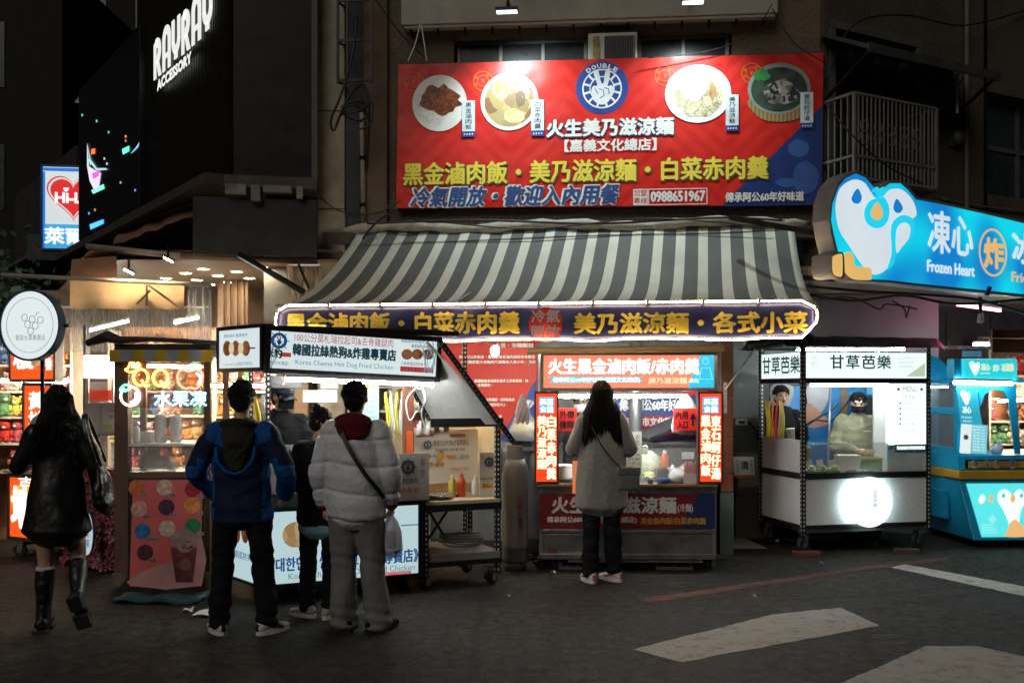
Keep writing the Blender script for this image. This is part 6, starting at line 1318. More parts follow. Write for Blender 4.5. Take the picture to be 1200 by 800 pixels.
cable('black cable looping in front of the middle blue board', [(944,500,10.6),(958,490,10.6),(975,480,10.6),(982,472,10.6)], .012, group='cables behind the guava cart'); cable('second black cable crossing low in front of the blue board', [(944,498,10.6),(955,492,10.55),(975,492,10.6),(990,475,10.6),(1000,462,10.6)], .01, group='cables behind the guava cart')
rod('thin steel pole standing behind the guava cart', (973,448,10.5), (970,560,10.5), .012, alu)

# ------------------------------------------------------------------ WHITE GUAVA CART
GF_ = Fr.px(941, 9.7, 13); gc = thing('guava_cart', 'white and black framed guava cart on big casters with a glowing round lamp', 'food cart', GF_)
def gr(par, name, x0, y0, x1, y1, d0, d1, m, bevel=0, label=None): return pbox(GF_, par, name, (x0,y0,x1,y1), d0, d1, m, bevel, label)
gx1 = GF_.pl(1087, 530)[0]; GD = .87
def gz(py, px=1010): return GF_.pl(px, py)[1]
GS = Fr(GF_.loc.x, GF_.loc.y, 0, math.radians(13-90))  # left side: local +x runs toward camera; use for text only
pan = mat('terrazzo_panel', (.82,.83,.85), .45, 0, .1, vs=40, dirt=.15, dcol=(.4,.4,.42), ds=5)
zA, zB, zC, zD, zE = gz(413), gz(443), gz(553), gz(560), gz(613)
for x, y in ((0,0),(gx1,0),(0,GD),(gx1,GD)): slot(gc, x, y, .22, gz(405), .042)
b = MB()
b.box(.02,.0,gz(622),gx1+.02,GD,gz(614)); b.build('base_frame', mat('base_grey', (.12,.12,.12), .4, .5), gc)
for z0, z1, nm in ((zD+.0,zC-.0,'rail'),(gz(449),zB,'rail'),(gz(618)+.01,zE,'rail')):
    b = MB(); b.box(.022,-.018,z0,gx1-.022,.02,z1); b.box(-.018,.022,z0,.02,GD-.022,z1); b.box(gx1-.02,.022,z0,gx1+.018,GD-.022,z1); b.box(.022,GD-.02,z0,gx1-.022,GD+.018,z1); b.build(nm, black, gc)
MB().box(.022,.0,zE,gx1-.022,.02,zD).build('front_panel', pan, gc); MB().box(.0,.022,zE,.02,GD-.022,zD).build('side_panel', pan, gc); MB().box(gx1-.02,.022,zE,gx1,GD-.022,zD).build('side_panel', pan, gc)
MB().box(-.0,.022,zC,.02,GD-.022,gz(515)).build('side_panel', pan, gc)
MB().box(-.02,-.02,gz(404),gx1+.02,GD+.02,gz(400)).build('roof', black, gc)
MB().box(.02,.02,zC-.02,gx1-.02,GD-.02,zC-.005).build('worktop', mat('worktop', (.6,.62,.62), .3), gc)
# signs
gsn = E('guava_sign', (.86,1,.96), .95, vs=1)
MB().box(.022,-.01,zB,gx1-.022,.05,zA).build('front_sign', gsn, gc); MB().box(-.01,.022,zB,.05,GD-.022,zA).build('side_sign', gsn, gc); MB().box(gx1-.05,.06,zB,gx1+.01,GD-.022,zA).build('side_sign', gsn, gc)
dgn = E('dark_green_letters', (.02,.12,.13), .3, False); fnt = E('faint_print', (.6,.72,.7), .55, False)
# thin lettering built a little bolder
T(GF_, gc, '甘草芭樂', 973, 416, 1044, 432, dgn, d=-.014, bold=.003, spacing=1.12)
T(GF_, gc, '新鮮現切', 950, 417, 959, 421, fnt, d=-.013); T(GF_, gc, '甘草', 950, 423, 955, 431, fnt, d=-.013); TV(GF_, gc, '古早', 956, 422, 959, 431, fnt, d=-.013)
for k in range(3): T(GF_, gc, ('每日新鮮直送','GUAVA FRESH','0900-000-000'[:0] or '甘草芭樂專賣')[k], 1052, 418+k*5, 1070, 421+k*5, fnt, d=-.013)
ppoly(GF_, gc, 'leaf_print', [(1062,441),(1084,425),(1084,441)], E('leafy', (.6,.75,.55), .7, False), -.0125, .002)
# side sign lettering (on the left face, x = 0)
b = MB(); 
def fnS(p): return (-.014, GD-.04-p[0], p[2])
textmb(b, '甘草芭樂', .02, zB+.05, GD-.07, zA-.03, 0, .004, fn=lambda p: (-.013-.0004*abs(p[1]*1000), GD-.03-p[0], p[2])); b.build('lettering', dgn, gc)
# glowing disc
cx_, cz_ = GF_.pl(1014, 587); rd_ = GF_.pl(1040, 587)[0]-cx_
disc = MB(); disc.prism([(cx_+rd_*math.cos(k*PI/28), cz_+rd_*math.sin(k*PI/28)) for k in range(56)], -.085, -.07); disc.build('lamp_disc', E('disc_glow', (.93,1,.98), 1.0, var=.02), gc)
MB().prism([(cx_+rd_*.8*math.cos(k*PI/14), cz_+rd_*.8*math.sin(k*PI/14)) for k in range(28)], -.0695, .0).build('lamp_mount', white, gc)
MB().ring(cx_, cz_, rd_*.82, rd_*.97, -.069, -.055, seg=40).build('halo_ring', E('halo_back', (.75,1,.98), 8), gc)
TV(GF_, gc, '甘草芭樂', 1023, 574, 1028, 594, E('disc_print', (.2,.3,.32), .6, False), d=-.09); TV(GF_, gc, '新鮮水果', 1014, 570, 1016, 578, E('disc_print2', (.6,.75,.75), .9, False), d=-.09)
# right menu column
gr(gc, 'menu_sheet', 1041, 449, 1085, 521, -.012, .03, E('menu_glow', (.9,1,1), 1.05, vs=1)); MB().box(GF_.pl(1041,500)[0], .0, zC, gx1-.022, .02, gz(528)).build('front_panel', mat('menu_base', (.6,.68,.7), .4), gc)
gr(gc, 'inner_board', 1024, 449, 1040, 553, .3, .32, mat('inner_board', (.6,.6,.58), .5))
mgd = E('menu_print', (.35,.42,.42), .6, False); dt = E('menu_dot', (.03,.1,.11), .3, False)
T(GF_, gc, 'MENU', 1058, 452.5, 1076, 459, mgd, d=-.016); pdisc(GF_, gc, 'dot_print', 1053, 456, 1.5, dt, -.016, .002, seg=12); pdisc(GF_, gc, 'dot_print', 1080, 456, 1.5, dt, -.016, .002, seg=12)
T(GF_, gc, '甘草芭樂', 1056, 463, 1072, 467.5, fnt, d=-.016)
for k in range(5): pdisc(GF_, gc, 'dot_print', 1055, 472.5+k*6, 1, dt, -.016, .002, seg=8); T(GF_, gc, ('原味 50','甘草粉 50','梅子粉 60','綜合口味 60','大份量 100')[k], 1060, 471+k*6, 1074+k*1.2, 474+k*6, fnt, d=-.016)
T(GF_, gc, '現切現賣', 1055, 502, 1073, 506, fnt, d=-.016)
gr(gc, 'label_strip', 1049, 520.5, 1086, 528.5, -.022, -.012, mat('teal_label', (.02,.12,.15), .5)); T(GF_, gc, '現切新鮮甘草芭樂專賣店', 1051, 522.5, 1084, 526.5, E('label_letters', (.9,1,1), .9, False), d=-.024, bold=.003)
# glass case in front
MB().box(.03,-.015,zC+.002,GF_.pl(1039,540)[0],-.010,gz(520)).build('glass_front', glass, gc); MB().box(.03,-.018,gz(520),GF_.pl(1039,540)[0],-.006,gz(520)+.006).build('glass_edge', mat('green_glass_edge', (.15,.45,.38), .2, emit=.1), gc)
MB().box(.03,-.01,gz(520)+.0065,GF_.pl(1039,540)[0],.25,gz(520)+.0105).build('glass_top', glass, gc)
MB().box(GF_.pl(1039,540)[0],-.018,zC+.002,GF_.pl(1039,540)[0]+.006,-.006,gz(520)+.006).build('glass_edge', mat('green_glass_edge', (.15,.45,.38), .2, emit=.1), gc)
for x, y in ((.06,.08),(gx1-.06,.08),(.06,GD-.08),(gx1-.06,GD-.08)): caster(gc, x, y, .095, gz(622)-.0, .5)
tp_ = thing('roof_tarpaulin', 'lumpy black tarpaulin bundled on the roof of the guava cart', 'tarpaulin', GF_)
b = MB(); rn = random.Random(5); zr = gz(400)
b.grid(lambda u, v: Vector((-.22+u*(gx1+.4), -.1+v*(GD+.2), zr+.01+.05*math.sin(v*PI)**.5*(1+.6*noise.noise(Vector((u*9,v*5,1))))+(-.07 if v in (0,1) or u in (0,1) else 0))), 40, 8); b.build('sheet', mat('tarp_gloss', (.02,.022,.022), .35, 0, .4, bump=1, bs=9), tp_, smooth=True)
b = MB(); b.tube(spline([Vector((-.55,.1,zr-.06)),Vector((-.3,.0,zr-.02)),Vector((-.1,0,zr+.01)),Vector((.1,0,zr+.02))], 5), .05, 8); b.v = [tuple(Vector(v)+Vector((0,0,.03*noise.noise(Vector(v)*14)))) for v in b.v]; b.build('loose_end', mat('tarp_gloss', (.02,.022,.022), .35, 0, .4, bump=1, bs=9), tp_, smooth=True)
cable('taut white rope from the cart roof down to the tiled pillar', [(885,408,9.6),(868,432,9.6),(850,456,9.6)], .008, white, group='ropes at the guava cart')
tubelamp('fluorescent tube under the guava cart sign', GF_.at(.1, .03, gz(451)), GF_.at(gx1-.35, .03, gz(451)), E('tube_guava', (.95,1,.98), 95), .012)
def gp(px, d, z=None): return GF_.at(GF_.pl(px, 550, d)[0], d, (zC-.003) if z is None else z)
for i, px in enumerate((949, 962, 976)):
    o = thing('guava_tray', ['tray of green guavas, leftmost in the glass case','tray of green guavas with a white price card, second','tray of green guavas nearest the white tub'][i], 'fruit tray', gp(px,.08)); MB().box(-.055,-.05,0,.055,.06,.02).build('tray', mat('tray_dark', (.05,.12,.08), .5), o, bevel=.004)
    rn = random.Random(i); b = MB()
    for k in range(9): b.ell((rn.uniform(-.035,.035), rn.uniform(-.03,.03), .035+.02*(k//5)), (.024,.024,.021), 8, 6)
    b.build('guavas', mat('guava_green', (.5,.6,.14), .4, 0, .25, vs=20), o, smooth=True)
    b = MB(); b.bar((-.03,.045,.09), (.035,.045,.10), .004, .06); b.build('price_card', hole, o)
o = thing('white_tub', 'frosted white plastic tub in the middle of the glass case', 'tub', gp(993,.16)); b = MB(); b.prism([(-.1,0),(.1,0),(.12,.17),(-.12,.17)], -.07, .07); b.build('tub', mat('tub_frost', (.7,.68,.6), .4), o, bevel=.01)
o = thing('green_crate', 'green crate of sliced fruit in front of the man in sage', 'crate', gp(1016,.2)); MB().box(-.13,-.08,0,.13,.1,.12).build('crate', mat('crate_green', (.12,.25,.05), .5, 0, .4, vs=30), o, bevel=.005); b = MB(); b.box(-.14,-.09,.12,.14,.11,.135); b.build('rim', mat('crate_rim', (.35,.5,.1), .4), o)
o = thing('sliced_fruit_tray', 'flat tray of pink and white cut fruit at the right of the glass case', 'fruit tray', gp(1006,.04)); MB().box(-.12,-.03,0,.14,.03,.012).build('tray', mat('tray_dark', (.05,.12,.08), .5), o); b = MB(); rn = random.Random(4)
for k in range(16): b.ell((rn.uniform(-.1,.1), rn.uniform(-.02,.02), .02), (.014,.01,.01), 6, 4, k % 2)
b.build('slices', [mat('slice_pink', (.5,.08,.1), .4), mat('slice_white', (.7,.68,.55), .4)], o)
rag('hanging_cloth', 'yellow orange and red plastic bags hanging at the left front post of the guava cart', 'bag', GF_.at(-.12, .35, gz(470,930)), .17, .4, [(.75,.65,.03),(.7,.55,.03),(.75,.2,.03),(.7,.05,.04),(.7,.65,.5),(.75,.65,.1)], 6)
for i, px in enumerate((1018, 1003)):
    pass
bb_ = thing('brick', 'reddish brick lying under the front caster of the guava cart', 'brick', Fr(G(947,652).x, G(947,652).y, 0, .1)); MB().box(-.13,0,0,.13,.09,.045).build('brick_body', mat('brick_red', (.17,.07,.045), .9, 0, .3, bump=.5), bb_, bevel=.004)
b2_ = thing('brick', 'dull brick beside the right front caster of the guava cart', 'brick', Fr(G(1071,650).x, G(1071,648).y, 0, -.1)); MB().box(-.13,0,0,.1,.09,.04).build('brick_body', mat('brick_dull', (.1,.06,.05), .9, 0, .3, bump=.5), b2_, bevel=.004)

# ------------------------------------------------------------------ BLUE CART
UF = Fr.px(1140, 10.2, 3); uc = thing('frozen_dessert_cart', 'bright blue dessert cart with a slanted glowing front panel and yellow band', 'food cart', UF)
blue = mat('cart_blue', (.012,.38,.66), .35, 0, .12, vs=3, coat=.3, dirt=.2, dcol=(.02,.1,.16)); yb = mat('cart_yellow', (.55,.3,.03), .4)
UL = 1.25; UD = 1.15
def uz(py, px=1150): return UF.pl(px, py)[1]
zb0, zb1, zb2, zb3 = uz(632), uz(562), uz(552), uz(534)
# lower body: front leans outwards at the bottom
b = MB(); b.add([(-.02,-.06,zb0),(UL,-.06,zb0),(UL,.1,zb1),(-.1,.1,zb1),(-.02,UD,zb0),(UL,UD,zb0),(UL,UD,zb1),(-.1,UD,zb1)], [(0,1,2,3),(5,4,7,6),(4,0,3,7),(1,5,6,2),(3,2,6,7),(4,5,1,0)]); b.build('lower_body', blue, uc, bevel=.012)
MB().box(-.12,.06,zb1,UL+.02,UD+.02,zb2).build('yellow_band', yb, uc, bevel=.008)
MB().box(-.1,.1,zb2,UL,UD,zb3).build('upper_body', blue, uc, bevel=.01)
MB().box(-.03,.09,zb2+.02,UL,.1,uz(539)).build('picture_frame', black, uc); MB().box(-.0,.082,zb2+.03,UL-.03,.09,uz(541)).build('picture_strip', food('fried_pictures', [(.5,.3,.03),(.45,.25,.02),(.2,.1,.05),(.6,.45,.2),(.5,.3,.03)], 5), uc)
for k, x in enumerate((.06,.2,.3,.47)): MB().prism([(x+.04*math.cos(j*PI/8), (zb2+uz(541))/2+.02+.05*math.sin(j*PI/8)) for j in range(16)], .078, .081).build('snack_picture', food('snk%d' % k, [(.2,.08,.03),(.6,.45,.3),(.1,.15,.2)], 30), uc)
# front lit panel
nf = Vector((0,-1,0)); 
def upf(u, v, off=.006): # on leaning front
    x0 = -.02+(-.08)*v; p = Vector((x0+(UL-x0)*u, -.06+.16*v-off, zb0+(zb1-zb0)*v-off*.3)); return p
gb = E('front_cyan', (.12,.85,.86), .8, vs=1.2)
b = MB(); b.add([upf(.07,.06), upf(1,.06), upf(1,.93), upf(.05,.93)], [(0,1,2,3)]); b.build('lit_panel', gb, uc)
def uprint(name, pts, m, k=1):   # traced outline on the leaning panel
    q = []
    for px, py in pts:
        o_ = UF.I @ Vector((0,0,CZ)); q_ = UF.I @ Vector(((px-600)/F,1,CZ+(HY-py)/F)); r = q_-o_; sl_ = .16/(zb1-zb0)
        t = (-.06-.006-.002*k + (o_.z-zb0)*sl_ - o_.y)/(r.y-sl_*r.z); p = o_+r*t; q.append(p)
    b = MB(); b.add(q, [tuple(range(len(q)))]); return b.build(name, m, uc)
upw = E('panel_white', (.8,.95,.93), 1, False); upo = E('panel_orange', (.9,.5,.2), .8, False); upt = E('panel_teal', (.05,.6,.7), .8, False)
def sm2(p, n=4): return smoothpoly(p, n)
uprint('bird_print', sm2([(1172,575),(1178,573),(1184,577),(1186,583),(1190,576),(1196,573),(1201,579),(1200,590),(1196,600),(1194,612),(1188,620),(1182,612),(1176,598),(1170,588),(1169,580)]), upw)
uprint('beak_print', sm2([(1181,620),(1184,612),(1190,608),(1196,614),(1200,618),(1200,628),(1178,628)]), upo, 2); uprint('drop_print', sm2([(1187,578),(1190,583),(1188,588),(1185,588),(1184,583)]), upo, 2)
for x, y in ((1176,580),(1197,580)): uprint('eye_print', sm2([(x,y-3),(x+2,y+1),(x,y+3),(x-2,y+1)]), upt, 2)
uprint('small_heart_print', sm2([(1151,579),(1155,582),(1153,588),(1149,590),(1147,584)]), upw); uprint('drop_print', sm2([(1161,579),(1164,583),(1162,590),(1159,586)]), upo)
uprint('diamond_print', [(1163,602),(1168,608),(1163,614),(1158,608)], E('panel_pale', (.3,.9,.88), .8, False))
for k in range(4): uprint('text_print', [(1150,614+k*3),(1164+k*2,614+k*3),(1164+k*2,615.5+k*3),(1150,615.5+k*3)], E('panel_pale', (.3,.9,.88), .8, False))
b = MB(); textmb(b, 'L E', 0, 0, .1, .05, 0); 
# side door line
MB().box(-.125,.35,.25,-.075,.95,zb1-.15).build('side_door', mat('cart_blue_dark', (.01,.3,.52), .35), uc, bevel=.005)
# upper structure: side frame with two windows
zt1 = uz(450)
b = MB()
for y0, y1, z0, z1 in ((.12,.2,zb3,zt1),(.2,UD,zb3,uz(526)),(.2,UD,uz(486),uz(478)),(.2,UD,uz(452),zt1),(UD-.08,UD,zb3,zt1),): b.box(-.1,y0,z0,-.06,y1,z1)
b.build('side_frame', blue, uc); MB().box(-.085,.2,uz(526),-.08,UD-.08,uz(452)).build('side_window', mat('tinted_window', (.25,.35,.4), .1, alpha=.35), uc)
# sloping front cheek with logo
b = MB(); P_ = [UF.pl(1120,450,.1), UF.pl(1148,450,.1), UF.pl(1146,462,.1), UF.pl(1148,480,.1), UF.pl(1158,532,.1), UF.pl(1132,532,.1)]; b.prism(P_, .1, .12); b.build('front_cheek', E('cheek_cyan', (.04,.45,.62), .45), uc)
ppoly(UF, uc, 'front_arch', [(1146,450),(1190,450),(1192,470),(1196,532),(1190,532),(1184,486),(1182,468),(1176,458),(1164,456),(1154,462),(1149,476)], blue, .1, .02)
ppoly(UF, uc, 'logo_print', [(1125,459),(1130,457),(1133,460),(1136,459),(1137,466),(1133,475),(1128,467)], E('logo_white2', (.8,.95,.95), .7, False), .094, .003, 3)
T(UF, uc, '凍心', 1128, 476, 1138, 484, E('logo_white2', (.8,.95,.95), .7, False), d=.092, bold=.003); T(UF, uc, 'Frozen', 1127, 487, 1139, 490, E('logo_white2', (.8,.95,.95), .7, False), d=.092); T(UF, uc, 'Heart', 1129, 491.5, 1139, 494.5, E('logo_white2', (.8,.95,.95), .7, False), d=.092)
MB().box(-.1,.1,uz(448),UL,UD,uz(444)).build('roof', blue, uc)
ppoly(UF, uc, 'dome_side', [(1088,444),(1088,418),(1100,420),(1110,430),(1115,444)], blue, .5, .5, 3)
a, t_, c, e = UF.rect(1130, 420, 1193, 446, .0); cyb = E('cyan_box', (.03,.72,.82), .75, vs=1)
b = MB(); b.box(a,0,e,c,.2,t_); b.build('sign_box', cyb, uc, bevel=.02); MB().box(a-.09,.04,e+.02,a-.002,.2,t_-.0).build('sign_box_end', blue, uc, bevel=.015)
uw = E('box_white', (.8,.97,.95), 1.0, False); ua = E('box_amber', (.7,.8,.5), .9, False)
ppoly(UF, uc, 'logo_print', [(1136,425),(1140,423),(1143,426),(1147,424),(1148,431),(1143,440),(1138,432)], uw, -.004, .002, 3); T(UF, uc, '凍心', 1150, 426, 1160, 434, ua, d=-.006, bold=.006); T(UF, uc, 'Frozen Heart', 1149, 436, 1161, 438, uw, d=-.006); T(UF, uc, '炸', 1164, 427, 1171, 435, ua, d=-.006, bold=.004); T(UF, uc, '冰淇淋', 1174, 426, 1188, 435, ua, d=-.006, bold=.005)
tubelamp('fluorescent tube along the brow of the blue cart', UF.at(UF.pl(1118,447,-.03)[0], -.03, uz(448)), UF.at(UF.pl(1186,450,-.03)[0], -.03, uz(449.5)), E('tube_cyanwhite', (.7,.95,1), 30), .02)
tubelamp('short fluorescent tube inside the left window of the blue cart', UF.at(-.02, .5, uz(453)), UF.at(-.02, 1.0, uz(453)), tube2, .012)
um = thing('menu_card', 'white and blue price menu standing on the sill of the blue cart', 'menu card', Fr.px(1141, 10.2, 3, tilt=.06)); UM = Fr.px(1141, 10.2, 3, tilt=.06)
pbox(UM, um, 'card', (1126,497,1157,531), .0, .02, E('card_cyan', (.25,.75,.85), .6)); pbox(UM, um, 'white_column', (1126,497,1138,531), -.004, 0, E('card_white2', (.85,.95,.95), .75)); pdisc(UM, um, 'round_print', 1132, 512, 3, mat('peach', (.6,.4,.3), .5), -.008, .002)
for k in range(9): T(UM, um, ('炸冰淇淋 50','香草 60','巧克力 60','草莓 60','芋頭 60','抹茶 70','綜合 80','芒果 70','原味 50')[k], 1140, 499+k*3.4, 1154, 501+k*3.4, E('menu_dots', (.9,1,1), .9, False), d=-.003)
o = thing('tissue_bag', 'white crumpled plastic bag on the sill of the blue cart', 'bag', UF.at(UF.pl(1168,528,.3)[0], .3, zb3)); b = MB(); b.ell((0,0,.05), (.07,.05,.06), 12, 8); b.ell((.03,0,.11), (.03,.03,.04), 8, 6); b.v = [tuple(Vector(v)*(1+.2*noise.noise(Vector(v)*20))) for v in b.v]; b.build('bag', mat('bag_white_solid', (.65,.67,.66), .5), o, smooth=True)
for x, y in ((.02,.1),(UL-.06,.1),(.0,UD-.1)): MB().box(x,y,0,x+.05,y+.05,zb0).build('foot', blackm, uc)
# goods beyond the blue cart
x_, w_ = shelf_unit('shop shelf in the dark interior right of the blue cart', 1160, 1260, 12.9, [.9,1.2,1.5,1.8]); toys(x_, w_, 12.9, [.9,1.2,1.5,1.8], 'goods in the far right shop', 'in the far right shop', 12)
tubelamp('fluorescent tube in the shop behind the blue cart', W(1170,470,12.5), W(1215,468,12.5), tubew, .014)

# ------------------------------------------------------------------ HEART SIGN and right facade
ha = math.degrees(math.atan2(.115, .169)); HFx = Fr.px(1075, 8.5, ha)
hs2 = thing('frozen_dessert_sign', 'long glowing blue shop sign with a white bird heart shape at its left end', 'sign', HFx)
ol_ = [(952+22,232),(976,213),(988,203),(1003,200),(1014,204),(1024,215),(1030,219),(1042,211),(1055,211),(1066,219),(1074,229),(1100,235),(1150,247),(1215,262),(1290,280),(1290,366),(1200,349),(1100,337),(1040,330.5),(995,328),(984,320),(972,294),(968,270),(970,248)]
ol_ = [(972,258),(973,238),(980,217),(990,205),(1003,200),(1016,206),(1025,217),(1031,220),(1043,211.5),(1056,212),(1067,220),(1075,231),(1100,235.5),(1150,246.5),(1215,262),(1290,280),(1290,362),(1200,348),(1100,338),(1040,331),(1000,329),(988,318),(980,296),(975,276)]
pl_ = [HFx.pl(x, y) for x, y in ol_]
rim = mat('sign_rim_grey', (.33,.32,.31), .45, .4, .15, dirt=.4)
b = MB(); b.prism(pl_, -.0, .17); b.build('case', rim, hs2, bevel=.006)
cxm = sum(p[0] for p in pl_)/len(pl_)
def shrink(pts, c, k): return [(c[0]+(x-c[0])*k, c[1]+(y-c[1])*k) for x, y in pts]
inn = [(974.5,258),(976,239),(983,219),(992,208.5),(1003,203.5),(1014,208.5),(1024,220),(1031,223.5),(1043,215),(1055,215),(1064,223),(1073,234),(1100,239),(1150,250),(1215,265.5),(1288,283),(1288,358),(1200,344.5),(1100,334.5),(1040,328),(1000,326),(991,317),(983,296),(978,276)]
hb1 = E('sign_blue_deep', (.015,.36,.80), .95, vs=.7, var=.2)
def signmat():
    m, t, b = _new('sign_cyan_tubes'); N = t.nodes.new; L = t.links.new
    tc = N('ShaderNodeTexCoord'); w = N('ShaderNodeTexNoise'); w.inputs['Scale'].default_value = 1.6; w.inputs['Detail'].default_value = 0; L(tc.outputs['Object'], w.inputs[0])
    cr = N('ShaderNodeValToRGB'); e = cr.color_ramp.elements; e[0].position = .38; e[0].color = (.004,.19,.55,1); e[1].position = .6; e[1].color = (.005,.62,.78,1); L(w.outputs[0], cr.inputs[0])
    b.inputs['Base Color'].default_value = (.02,.3,.5,1); L(cr.outputs[0], b.inputs['Emission Color']); b.inputs['Emission Strength'].default_value = .95; return m
MB().prism([HFx.pl(x, y, -.004) for x, y in inn], -.006, -.001).build('lit_face', signmat(), hs2)
sw = E('sign_white_print', (.74,.84,.9), .78, False, vs=3); so_ = E('sign_amber', (.85,.52,.16), .8, False); sb2 = E('sign_blue_drop', (.01,.22,.62), .8, False); cyf = E('sign_cyan_flat', (.02,.62,.85), .9, False)
def hp(name, pts, m, k): return ppoly(HFx, hs2, name, pts, m, -.008-.003*k, .002, 4)
hp('bird_print', [(981,258),(979.5,240),(984,222),(994,213),(1004,210.5),(1014,215),(1021,226),(1027,232),(1036,228),(1044,222),(1056,222),(1066,230),(1072,240),(1074,252),(1068,258),(1066,270),(1056,288),(1048,300),(1040,314),(1030,321),(1020,320),(1008,307),(994,286),(985,272)], sw, 0)
hp('cyan_loop_print', [(1027,232),(1036,231),(1042,243),(1041,257),(1034,266),(1024,267),(1015,260),(1013,248),(1018,237)], cyf, 1); hp('bow_print', [(1026,225),(1021,226),(1027,219),(1031,221),(1035,219),(1040,223),(1036,229),(1031,233)], cyf, 1)
hp('nose_print', [(1028,237),(1034,246),(1034,254),(1028,258),(1022,254),(1021,248)], so_, 2)
hp('eye_print', [(1005,221),(1010,231),(1007,238),(1001,238),(998,232)], sb2, 2); hp('eye_print', [(1051,233),(1058,243),(1055,249),(1050,249),(1047,243)], sb2, 2)
hp('cyan_loop_print', [(1045,296),(1044,270),(1048,258),(1058,252),(1068,255),(1072,262),(1070,275),(1062,286),(1051,296),(1047,310),(1040,315)], cyf, 1)
hp('tail_print', [(1051,296),(1050.5,272),(1055,263),(1062,261),(1067,267),(1065,279),(1058,288)], sw, 2)
hp('foot_print', [(990,318),(988,304),(991,296),(998,296),(1001,304),(1003,312),(1020,314),(1021,326),(1019,328),(1000,327)], so_, 3)
fx = Fr.px(958, 8.0, ha); 
pfx = [(963,297),(972,297),(978,296),(984,300),(988,306),(988,322),(984,327),(970,326),(962,321)]
nb_ = MB().prism(smoothpoly([HFx.pl(x, y, -.03) for x, y in [(975,298),(984,295),(988,298),(989,310),(989,324),(984,326),(977,324),(974,318),(974,304)]], 3), -.035, .16); nb_.build('foot_end_case', rim, hs2)
MB().prism(smoothpoly([HFx.pl(x, y, -.04) for x, y in [(977,300),(984,297.5),(987,300),(987,322),(983,324),(978,322),(976,316),(976,304)]], 3), -.042, -.036).build('foot_end_print', so_, hs2)
# name lettering, hand made strokes for the first two characters
T(HFx, hs2, '凍心', 1088, 250, 1140, 298, sw, d=-.012, bold=.009); T(HFx, hs2, 'Frozen Heart', 1087, 308, 1142, 321, sw, d=-.012, bold=.006)
a, c = HFx.pl(1164, 296, -.012); r_ = HFx.pl(1180, 296, -.012)[0]-a; rz = HFx.pl(1164, 268, -.012)[1]-c
b = MB(); n_ = 40
for i in range(n_):
    b0, b1 = 2*PI*i/n_, 2*PI*(i+1)/n_; b.prism([(a+r_*k*math.cos(q), c+rz*k*math.sin(q)) for k, q in ((.92,b0),(1,b0),(1,b1),(.92,b1))], -.014, -.01)
b.build('amber_ring', so_, hs2); T(HFx, hs2, '炸', 1154, 280, 1176, 314, so_, d=-.012, bold=.012); T(HFx, hs2, '冰淇淋', 1187, 277, 1262, 312, sw, d=-.012, bold=.012); T(HFx, hs2, 'Fried Ice Cream', 1186, 323, 1262, 334, so_, d=-.012, bold=.004)
MB().bar(HFx.I @ W(1156,346,8.8), HFx.I @ W(1160,336,8.8), .03, .03).build('stay', black, hs2)
MB().bar((.2,.17,2.6), (.2,1.4,2.75), .05, .05).build('bracket', blackm, hs2); MB().bar((-.6,.17,2.9), (-.6,1.6,3.3), .05, .05).build('bracket', blackm, hs2)
# right facade (receding) above the arcade
RFc = Fr.px(966, 10.07, 28); rb = thing('right_building', 'dark unlit facade above the blue sign, with windows and a caged balcony', 'building', RFc)
def rx(px, d=0): return RFc.pl(px, 100, d)[0]
def rz_(py, px, d=0): return RFc.pl(px, py, d)[1]
wz0, wz1 = rz_(150,1010,.0), rz_(42,1010,.0)
xw0, xw1 = rx(977), rx(1072); xv0, xv1 = rx(1157), rx(1290); vz0, vz1 = rz_(232,1180), rz_(112,1180)
b = MB(); top_ = 8
b.box(0,0,2.86,xw0,.3,top_); b.box(xw0,0,2.86,xw1,.3,wz0-.9); b.box(xw0,0,wz1,xw1,.3,top_); b.box(xw1,0,2.86,xv0,.3,top_); b.box(xv0,0,2.86,xv1,.3,vz0); b.box(xv0,0,vz1,xv1,.3,top_); b.box(xv1,0,2.86,xv1+4,.3,top_)
b.build('wall', darkc, rb); window(rb, xw0, wz0-.9, xw1, wz1, .14, 3, 2, mat('old_frame', (.09,.085,.08), .6), dglass, .05); window(rb, xv0, vz0, xv1, vz1, .12, 3, 2, mat('old_frame', (.09,.085,.08), .6), dglass, .05)
for x in (xw0-.07, xw1+.0): MB().box(x, -.03, wz0-.9, x+.07, .02, wz1+.08).build('window_surround', mat('surround', (.1,.095,.085), .8, dirt=.4), rb)
MB().box(xw0-.07, -.035, wz1, xw1+.07, .018, wz1+.08).build('window_surround', mat('surround', (.1,.095,.085), .8, dirt=.4), rb)
MB().box(rx(1156)-.05, -.03, 2.9, rx(1156)-.03, .0, top_).build('joint_strip', blackm, rb)
